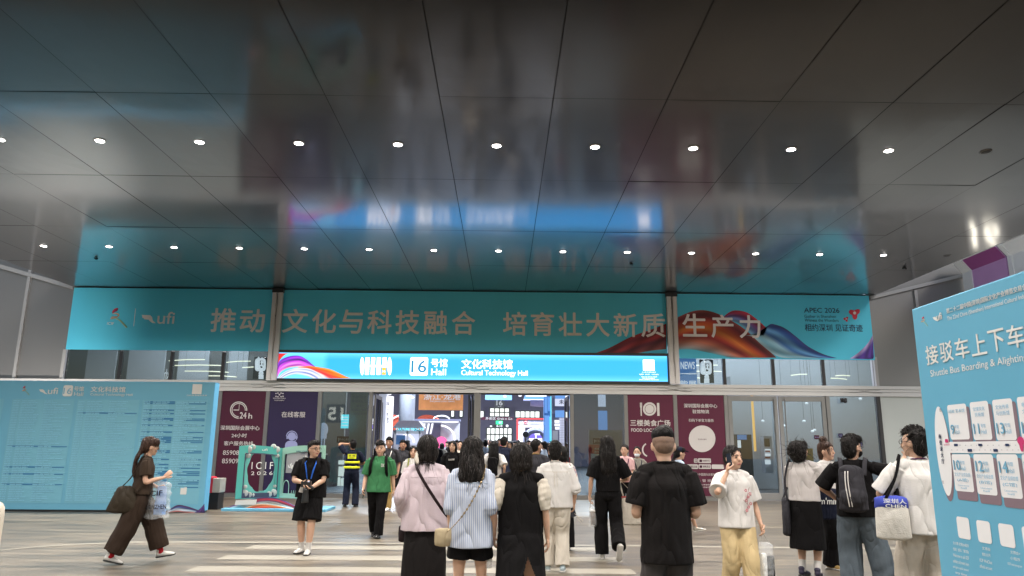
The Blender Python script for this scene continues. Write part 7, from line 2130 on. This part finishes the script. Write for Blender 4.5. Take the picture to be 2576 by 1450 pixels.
mb.build("branch_print", mat("print_brown", (.28, .12, .12), .8, 0, 0), root, True); mb2.build("blossom_print", mat("print_rose", (.5, .2, .22), .8, 0, 0), root, True, True)
p = J['grip']('L'); t = thing("plastic_bag", "clear bag with white bottle and black pouch hanging from the sand trousers woman's hand", "bag", p)
cb = p + V((.03, 0, -.30))
soft("film", [bag_box(cb, .085, .06, .17, 0, 1, .9)], PLASTIC, t, .009, 2, .014, 34)
mb = MB(); mb.lathe([(.03, -.15), (.032, -.14), (.032, .06), (.03, .09), (.02, .1)], cb + V((-.035, -.02, -.01)), 18); mb.build("white_bottle", M['white'], t, smooth=True)
soft("black_pouch", [bag_box(cb + V((.04, 0, -.06)), .042, .035, .11, 0)], C['black'], t)
mb = MB(); mb.tube([cb + V((-.05, 0, .16)), p, cb + V((.05, 0, .16))], .004, 6); mb.build("handle", PLASTIC, t)

# 12 woman in striped tee and black skirt
J = person("curly-haired woman in fine striped pale tee and black midi skirt looking down at a phone", 2013, 9.91, 1107, -38, 'f', 1.06, 2, (-22, -22),
    arms={'R': dict(to=(.10, .29, 1.17), pole=(.6, -.7, -.5), dir=(-.4, .6, .5)), 'L': dict(to=(-.06, .30, 1.15), pole=(-.6, -.7, -.5), dir=(.4, .6, .4))},
    top=dict(m=C['greytee'], hem=.93, hr=(.19, .15), wrr=(.185, .14), cr=(.18, .13), sleeve=.93, sr=(.08, .088)), bottom=dict(kind='skirt', m=C['black'], hem=.34, rx=.225, ry=.19, wr=.010, full=1), hair='curly', shoe=(mat("dark_violet_shoe", (.02, .015, .04), .5), RUBD), sock=C['white'], lanyard=C['plum'], glasses=True)
phone(J, 'R', "phone in both hands of the curly-haired woman", (.05, .03, .03), (.2, -.1, 1), (-1, -1, 0))
Wd = J['W']; c = Wd((-.23, -.02, .78)); t = thing("shoulder_tote", "tall dark grey leather tote hanging from the curly-haired woman's left shoulder", "bag", c)
soft("pouch", [bag_box(c + V((-.02, -.02, -.05)), .06, .15, .21, -20, 1, .8)], C['dgrey'], t)
strap("strap", [c + V((-.02, -.1, .14)), Wd((-.2, -.12, 1.2)), Wd((-.15, -.03, 1.46)), Wd((-.2, .08, 1.2)), c + V((-.02, .1, .14))], C['dgrey'], t, .014, .004, (1, 0, 0))

# 13 woman with a bun
J = person("woman with high bun and white and navy polo behind the backpack man", 2076, 10.6, 1108, 205, 'f', 1.05, 0, (14, 0),
    arms={'L': dict(to=(-.10, .26, .95)), 'R': dict(to=(.14, .24, 1.0))},
    top=dict(m=C['white'], hem=.92, hr=(.18, .14), sleeve=.8, sr=(.075, .08), collar=True), bottom=dict(kind='trousers', m=C['black'], r=(.11, .1, .1), drop=.02), hair='bun', hairmat=HAIRB, shoe=(C['khaki'], RUB), H=atY(2076, 1113, 10.6).z)
S, root, Wd = J['S'], J['root'], J['W']
fuse("navy_panel", [S(ell_geo((.05, .10, 1.30), (.075, .045, .09))), S(ell_geo((-.06, .10, 1.2), (.07, .045, .07)))], C['navy'], root, .009, 2)
c = V((atY(2078, 1268, 10.1).x, 10.1, atY(2078, 1268, 10.1).z)); t = thing("navy_bag", "navy cloth bag with white lettering held at the hip of the woman with a bun", "bag", c)
soft("pouch", [bag_box(c, .21, .06, .18, 0, 1, 1)], C['navy'], t)
mb = MB(); put_text(mb, "Am'mifi", c + V((-.20, -.085, .0)), V((1, 0, 0)), V((.12, 0, 1)).normalized(), .32, .085, .02); mb.build("lettering", M['white_ink'], t)
strap("strap", [c + V((-.1, 0, .17)), Wd((.13, .2, 1.03)), c + V((.1, 0, .17))], C['navy'], t, .014)

# 14 backpack man
J = person("man with black face mask, black tee and wide blue-grey jeans carrying a dark backpack", 2140, 8.7, 1096, -28, 'm', 1.02, 0, (-40, -4),
    legs={'L': dict(to=(-.12, .0, .075), yaw=10), 'R': dict(to=(.24, .05, .075), yaw=-20)},
    arms={'R': dict(to=(.52, .12, 1.47), pole=(.3, -.8, -1), dir=(.2, .3, .7)), 'L': dict(to=(-.22, .18, 1.0), pole=(-1, -.6, -.2))},
    top=dict(m=C['black'], hem=.83, hr=(.205, .16), wrr=(.20, .15), cr=(.19, .14), sleeve=.98, sr=(.078, .09)), bottom=dict(kind='trousers', m=C['jeans'], r=(.125, .125, .12), drop=.03, full=1.12, wr=.014), hair='short', shoe=(SHOEB, RUBD), mask=C['black'], glasses=True)
Wd = J['W']; S = J['S']; c = Wd((-.02, -.24, 1.13)); t = thing("backpack", "dark grey backpack with two pale zip lines on the masked man's back", "backpack", c)
soft("pack", [bag_box(c, .155, .11, .22, -28, 1, .82), ell_geo(c + V((-.0, -.02, -.08)), (.15, .13, .13))], C['dgrey'], t, .01, 4, .008, 30)
mb = MB()
for dx in (-.014, .014):
    q = [Wd((-.05 + dx + .012 * math.sin(z * 9), -.385 + .5 * (z - 1.1) ** 2 * 1.6, z)) for z in np.linspace(.95, 1.32, 9)]
    mb.tube(q, .0055, 6)
mb.build("zip_piping", M['offwhite'], t, smooth=True)
for s in (1, -1):
    strap("shoulder_strap", [Wd((s * .11, -.2, 1.28)), Wd((s * .13, -.08, 1.455)), Wd((s * .14, .08, 1.40)), Wd((s * .16, .14, 1.2)), Wd((s * .17, -.1, 1.0))], C['dgrey'], t, .026, .006, (1, 0, 0))

# 15 white tee man beside the sign
J = person("man in off-white tee and wide beige trousers half behind the shuttle sign", 2296, 7.0, 1076, -4, 'm', .96, 0, (38, -3),
    legs={'L': dict(to=(-.14, .05, .075), yaw=14), 'R': dict(to=(.11, -.05, .075))},
    arms={'L': dict(to=(-.15, .26, 1.12), pole=(-.9, -.6, -.4)), 'R': dict(to=(.16, .2, 1.05), pole=(.8, -.8, -.2))},
    top=dict(m=C['white'], hem=.80, hr=(.205, .16), wrr=(.2, .15), cr=(.19, .14), sleeve=.95, sr=(.08, .092)), bottom=dict(kind='trousers', m=C['beige'], r=(.12, .12, .14), drop=.03, full=1.1, wr=.012), hair='short', shoe=(SHOEW, RUB), glasses=True, lanyard=C['plum'])
Wd = J['W']; c = Wd((-.30, -.10, .98)); t = thing("tote_bag", "white canvas tote with a blue lettered top band on the off-white tee man's shoulder", "bag", c)
soft("pouch", [bag_box(c + V((.0, 0, -.05)), .155, .055, .17, -8, 1, .9)], mat("white_canvas", (.60, .57, .52), .9, 0, .06, 8, .3, 90), t)
soft("blue_band", [bag_box(c + V((.0, 0, .082)), .148, .058, .045, -8, 1.0, .97)], mat("blue_band", (.03, .05, .34), .8, 0, .05), t, .009, 2)
mb = MB(); put_text(mb, "深圳人", c + V((-.115, -.092, .088)), V((1, -.1, -.03)).normalized(), ZU, .2, .042, .03); put_text(mb, "CHEN", c + V((-.10, -.092, .05)), V((1, -.1, -.03)).normalized(), ZU, .18, .03, .03); mb.build("lettering", M['white_ink'], t)
for dy in (-.03, .03): strap("strap", [c + V((-.06, dy, .12)), Wd((-.24, -.10, 1.28)), Wd((-.15, -.02, 1.475)), Wd((-.15, .10, 1.3)), c + V((.06, dy, .12))], C['black'], t, .014, .004, (1, 0, 0))
c = Wd((.17, -.13, .98)); t = thing("folder", "teal folder tucked under the arm of the man in the off-white tee", "folder", c)
mb = MB(); mb.obox(c, V((.10, .02, .01)), V((-.002, .012, 0)), V((-.02, 0, .16))); mb.build("cover", mat("teal_folder", (.02, .16, .18), .5, 0, .1, 20), t, bevel=.004)

# 16-18 people by the glass on the right
J = person("woman in pink tee standing by the plum food poster", 1571, 17.0, 1118, 170, 'f', 1.0, 0, (-14, 0), arms={'R': dict(to=(.05, .24, 1.0)), 'L': dict(to=(-.08, .24, .98))}, top=dict(m=C['salmon'], sleeve=.8, hem=.88), bottom=dict(kind='trousers', m=C['black']), hair='tied', shoe=(SHOEW, RUB), fine=1.4, lanyard=C['plum'])
J = person("woman in grey-green shirt wearing a white face mask by the plum food poster", 1603, 17.5, 1124, 178, 'f', 1.0, 0, (-16, 0), arms={'R': dict(to=(.1, .2, 1.0))}, top=dict(m=C['shirtgrey'], sleeve=.85, hem=.9, collar=True), bottom=dict(kind='trousers', m=C['dgrey']), hair='tied', shoe=(SHOEW, RUB), mask=mat("mask_white", (.6, .64, .7), .8, 0, 0), fine=1.4, lanyard=C['navy'])
J = person("woman in navy cap, pale tee and patterned skirt walking right behind the black polo man", 1706, 14.6, 1123, -80, 'f', 1.0, 2, (0, 0), legs={'R': dict(to=(.08, -.34, .14), pitch=-30), 'L': dict(to=(-.07, .36, .085), pitch=10)}, arms={'R': dict(to=(.2, .16, 1.0)), 'L': dict(to=(-.2, .2, 1.0))},
    top=dict(m=C['lightblue'], sleeve=.7, hem=.92), bottom=dict(kind='skirt', m=C['floral'], hem=.30, rx=.24, ry=.27, wr=.01), hair='pony', shoe=(SHOES, RUB), fine=1.2)
S, root = J['S'], J['root']; hd_ = J['hdp']
fuse("cap", [S(ell_geo(hd_((0, -.01, 1.645)), (.092, .108, .07), 18, 10))], C['navy'], root, .009, 2)
mb = MB(); mb.add(*S(tube_geo([hd_((0, .07, 1.635)), hd_((0, .13, 1.628)), hd_((0, .175, 1.615))], [(.07, .008), (.068, .008), (.04, .006)], 14, True, (1, 0, 0)))); mb.build("cap_peak", C['navy'], root, True, True)
mb = MB()
for s in (1, -1): mb.add(*S(tube_geo([V((s * .13, .11, 1.1)), V((s * .12, .12, 1.28)), V((s * .11, .03, 1.45)), V((s * .12, -.11, 1.3)), V((s * .14, -.12, 1.1))], [(.022, .006)] * 5, 8, True, (1, 0, 0))))
mb.build("strap", C['navy'], root, True, True)

# 19-27 people in and before the doorway
person("tall man in dark tee and khaki trousers coming out behind the man in green", 980, 20.0, 1100, 176, 'm', 1.05, 0, (0, 0), legs={'R': dict(to=(.1, -.15, .085)), 'L': dict(to=(-.08, .15, .075))}, top=dict(m=C['dgrey'], sleeve=.9, hem=.86), bottom=dict(kind='trousers', m=C['khaki']), hair='crop', skin=SKD, shoe=(SHOEW, RUB), fine=1.5, lanyard=C['white'])
person("man in dark grey polo and black shorts standing in the left doorway", 1014, 21.0, 1107, 180, 'm', 1.1, 0, (10, 0), top=dict(m=C['dgrey'], sleeve=.9, hem=.84, collar=True), bottom=dict(kind='shorts', m=C['black'], len=.95), hair='crop', skin=SKD, shoe=(SHOEB, RUB), fine=1.5)
J = person("smiling woman in yellow-green pinafore over a white tee walking out of the door", 1040, 16.0, 1122, 178, 'f', .95, 0, (8, 0), arms={'R': dict(to=(.1, .2, 1.05)), 'L': dict(to=(-.2, .1, .95))}, top=dict(m=C['white'], sleeve=.9, hem=1.0, sr=(.08, .09)), bottom=dict(kind='dress', m=C['lime'], hem=.35, rx=.23, ry=.2, waist=1.22), hair='bob', shoe=(SHOEW, RUB), fine=1.3)
mb = MB()
for s in (1, -1): mb.add(*J['S'](tube_geo([V((s * .08, .128, 1.2)), V((s * .085, .12, 1.32)), V((s * .085, .04, 1.44))], [(.014, .006)] * 3, 8, True, (1, 0, 0))))
mb.build("pinafore_strap", C['lime'], J['root'], True, True)
J = person("person in black hoodie with pale chest lettering coming through the left doorway", 1139, 19.0, 1109, 176, 'm', 1.0, 0, (-6, 0), legs={'R': dict(to=(.1, -.2, .09)), 'L': dict(to=(-.08, .2, .075))}, top=dict(m=C['black'], sleeve=1.9, sr=(.085, .055), hem=.84, puff=.01), bottom=dict(kind='trousers', m=C['black']), hair='shoulder', shoe=(SHOEW, RUB), fine=1.5)
mb = MB(); put_text(mb, "HAPPY", V((.075, .15, 1.24)) * J['K'], V((-1, 0, 0)), ZU, .15 * J['K'], .045 * J['K'], .03); mb.build("chest_print", M['offwhite'], J['root'], True)
J = person("long-haired woman in white tee with black backpack walking into the hall", 1242, 18.0, 1110, 0, 'f', 1.05, 0, (0, 0), arms={'R': dict(to=(.24, .02, .95))}, top=dict(m=C['white'], sleeve=.85, hem=.9, sr=(.085, .095)), bottom=dict(kind='trousers', m=C['navy']), hair='shoulder', shoe=(SHOEW, RUB), fine=1.4, face=False)
c = J['W']((-.02, -.2, 1.14)); t = thing("backpack", "small black backpack of the white tee woman in the doorway", "backpack", c); soft("pack", [bag_box(c, .13, .08, .19, 0, 1, .85)], C['black'], t, .013)
strap("strap", [J['W']((.1, -.1, 1.44)), J['W']((.11, -.18, 1.3)), c + V((.1, 0, 0))], C['black'], t, .02, .005, (1, 0, 0))
person("person in navy suit walking into the hall beside the white tee woman", 1268, 21.0, 1099, 0, 'm', 1.0, 0, (-20, 0), top=dict(m=C['navy'], sleeve=1.95, sr=(.082, .058), hem=.82, collar=True), bottom=dict(kind='trousers', m=C['navy']), hair='crop', shoe=(SHOEB, RUBD), fine=1.5, face=False)
J = person("man in dark polo with tan collar walking into the hall behind the bobbed woman", 1348, 14.5, 1106, -12, 'm', 1.1, 0, (-30, 0), top=dict(m=C['dgrey'], sleeve=.9, hem=.84, collar=True, collar_m=C['khaki']), bottom=dict(kind='trousers', m=C['black']), hair='crop', skin=SKD, shoe=(SHOEB, RUBD), fine=1.3)
person("dark-haired woman in patterned blouse and wide black trousers just right of the white shirt", 1413, 12.3, 1122, 0, 'f', 1.0, 0, (-20, 0), top=dict(m=patterned("dotted_blouse", [(.6, .55, .5), (.62, .58, .52), (.3, .25, .3), (.5, .3, .25)], 28), sleeve=.9, hem=.92), bottom=dict(kind='trousers', m=C['black'], r=(.11, .11, .12)), hair='bob', shoe=(SHOEB, RUBD), fine=1.2, face=False)
# the crowd farther inside
crowd = [(1222, 29, 1106, 0, 'm', 'lightblue', 'navy', 'crop', "man in pale blue shirt deep in the hall, left of the backpack woman"), (1256, 34, 1104, 180, 'm', 'dgrey', 'black', 'crop', "man in dark grey facing out, deep in the hall below the big window"),
         (1283, 27, 1110, 178, 'f', 'white', 'dgrey', 'bob', "woman with bobbed hair in white facing out beside the navy suit"), (1303, 36, 1107, 10, 'f', 'salmon', 'black', 'long', "long-haired woman in pink top far inside the hall"),
         (1330, 31, 1108, 170, 'm', 'grey', 'navy', 'crop', "man in grey standing below the pedestal fan"), (1425, 27, 1132, 184, 'f', 'red', 'black', 'tied', "small woman in red near the right open door"),
         (1009, 31, 1124, 175, 'f', 'black', 'black', 'bob', "short woman in black inside the left opening beside the grey polo man"), (1062, 28, 1108, 180, 'm', 'lightblue', 'dgrey', 'crop', "man in pale blue before the kiosk"),
         (1099, 33, 1112, 0, 'm', 'black', 'navy', 'crop', "man in black walking towards the white booth"), (1150, 27, 1108, 176, 'm', 'shirtgrey', 'black', 'short', "man in grey-green shirt behind the black hoodie"),
         (1158, 23, 1109, 182, 'f', 'cream', 'beige', 'tied', "woman in cream by the folded door leaves"), (1235, 40, 1108, 185, 'f', 'lime', 'navy', 'long', "woman in yellow-green top in the distant crowd"),
         (1317, 42, 1112, 0, 'f', 'cream', 'jeans', 'long', "long-haired woman in cream top in the distant crowd"), (1290, 45, 1111, 180, 'm', 'white', 'black', 'crop', "man in white shirt in the distant crowd under the exit sign"), (1275, 38, 1108, 0, 'm', 'black', 'grey', 'crop', "man in black in the distant crowd seen from behind"),
         (1381, 30, 1114, 180, 'f', 'black', 'black', 'shoulder', "woman in black before the blue booth"), (1085, 40, 1115, 178, 'f', 'pink', 'navy', 'shoulder', "woman in lilac top beside the white booth")]
for u, Y, vt, tr, sx, a, b, hr, lab in crowd:
    person(lab, u, Y, vt, tr, sx, 1.05, 0, (rs.uniform(-25, 25), 0), legs={'R': dict(to=(.1, rs.uniform(-.15, 0), .08))}, top=dict(m=C[a], sleeve=.85, hem=.86, wr=.006), bottom=dict(kind='trousers', m=C[b], wr=.006), hair=hr, shoe=(SHOEB, RUBD), fine=2.2, group="visitors inside the hall")

spot_ = ("near the kiosk", "before the white booth", "under the orange banner", "by the glowing pillar", "under the exit sign", "before the red and white booth", "by the blue booth", "below the far windows")
cl_ = [('white', 'white'), ('black', 'black'), ('navy', 'navy'), ('dgrey', 'dark grey'), ('lightblue', 'pale blue'), ('cream', 'cream'), ('red', 'red'), ('khaki', 'khaki'), ('shirtgrey', 'grey-green'), ('salmon', 'pink')]
used_ = set()
for i, (u, Y) in enumerate(((972, 33), (996, 38), (1025, 34), (1050, 45), (1075, 31), (1092, 47), (1112, 36), (1126, 42), (1147, 34), (1212, 33), (1229, 47), (1247, 27), (1262, 44), (1297, 33), (1311, 29), (1324, 48), (1340, 36), (1356, 43), (1368, 27), (1392, 33), (1408, 41), (1420, 34))):
    a, an = cl_[(i * 3) % 10]; b, bn = cl_[(1, 2, 3, 7)[i % 4]]
    w_ = spot_[(3, 3, 0, 2, 0, 1, 1, 1, 2, 4, 7, 4, 7, 4, 5, 7, 5, 5, 5, 6, 6, 6)[i]]
    sx = 'fm'[i % 2]
    person("distant %s in %s top and %s trousers %s" % ("woman" if sx == 'f' else "man", an, bn, w_), u, Y, 1107 + rs.uniform(-3, 9), rs.choice((0, 180, 175, 8, 95, -80)), sx, 1.05, 0, (rs.uniform(-30, 30), 0), legs={'R': dict(to=(.1, rs.uniform(-.18, 0), .08))},
           top=dict(m=C[a], sleeve=.85, hem=.86, wr=.006), bottom=dict(kind='trousers', m=C[b], wr=.006), hair=('bob', 'crop', 'long', 'short', 'tied', 'crop')[i % 6], shoe=(SHOEB, RUBD), fine=2.4, group="visitors inside the hall")
# pale rounded post very close at the left edge of the photo
g0 = atY(-12, 1300, 2.6); t = thing("bollard", "pale rounded post cut off by the left edge of the photo", "post", (g0.x - .01, 2.6, 0))
mb = MB(); ztop = atY(2, 1262, 2.6).z
mb.lathe([(.03, 0), (.03, ztop - .05), (.028, ztop - .02), (.02, ztop - .006), (.01, ztop)], (g0.x - .005, 2.6, 0), 28); mb.build("shaft", mat("pale_post", (.70, .62, .52), .5, 0, .04), t, smooth=True)
bpy.data.objects.remove(_to)
bpy.data.curves.remove(_tc)
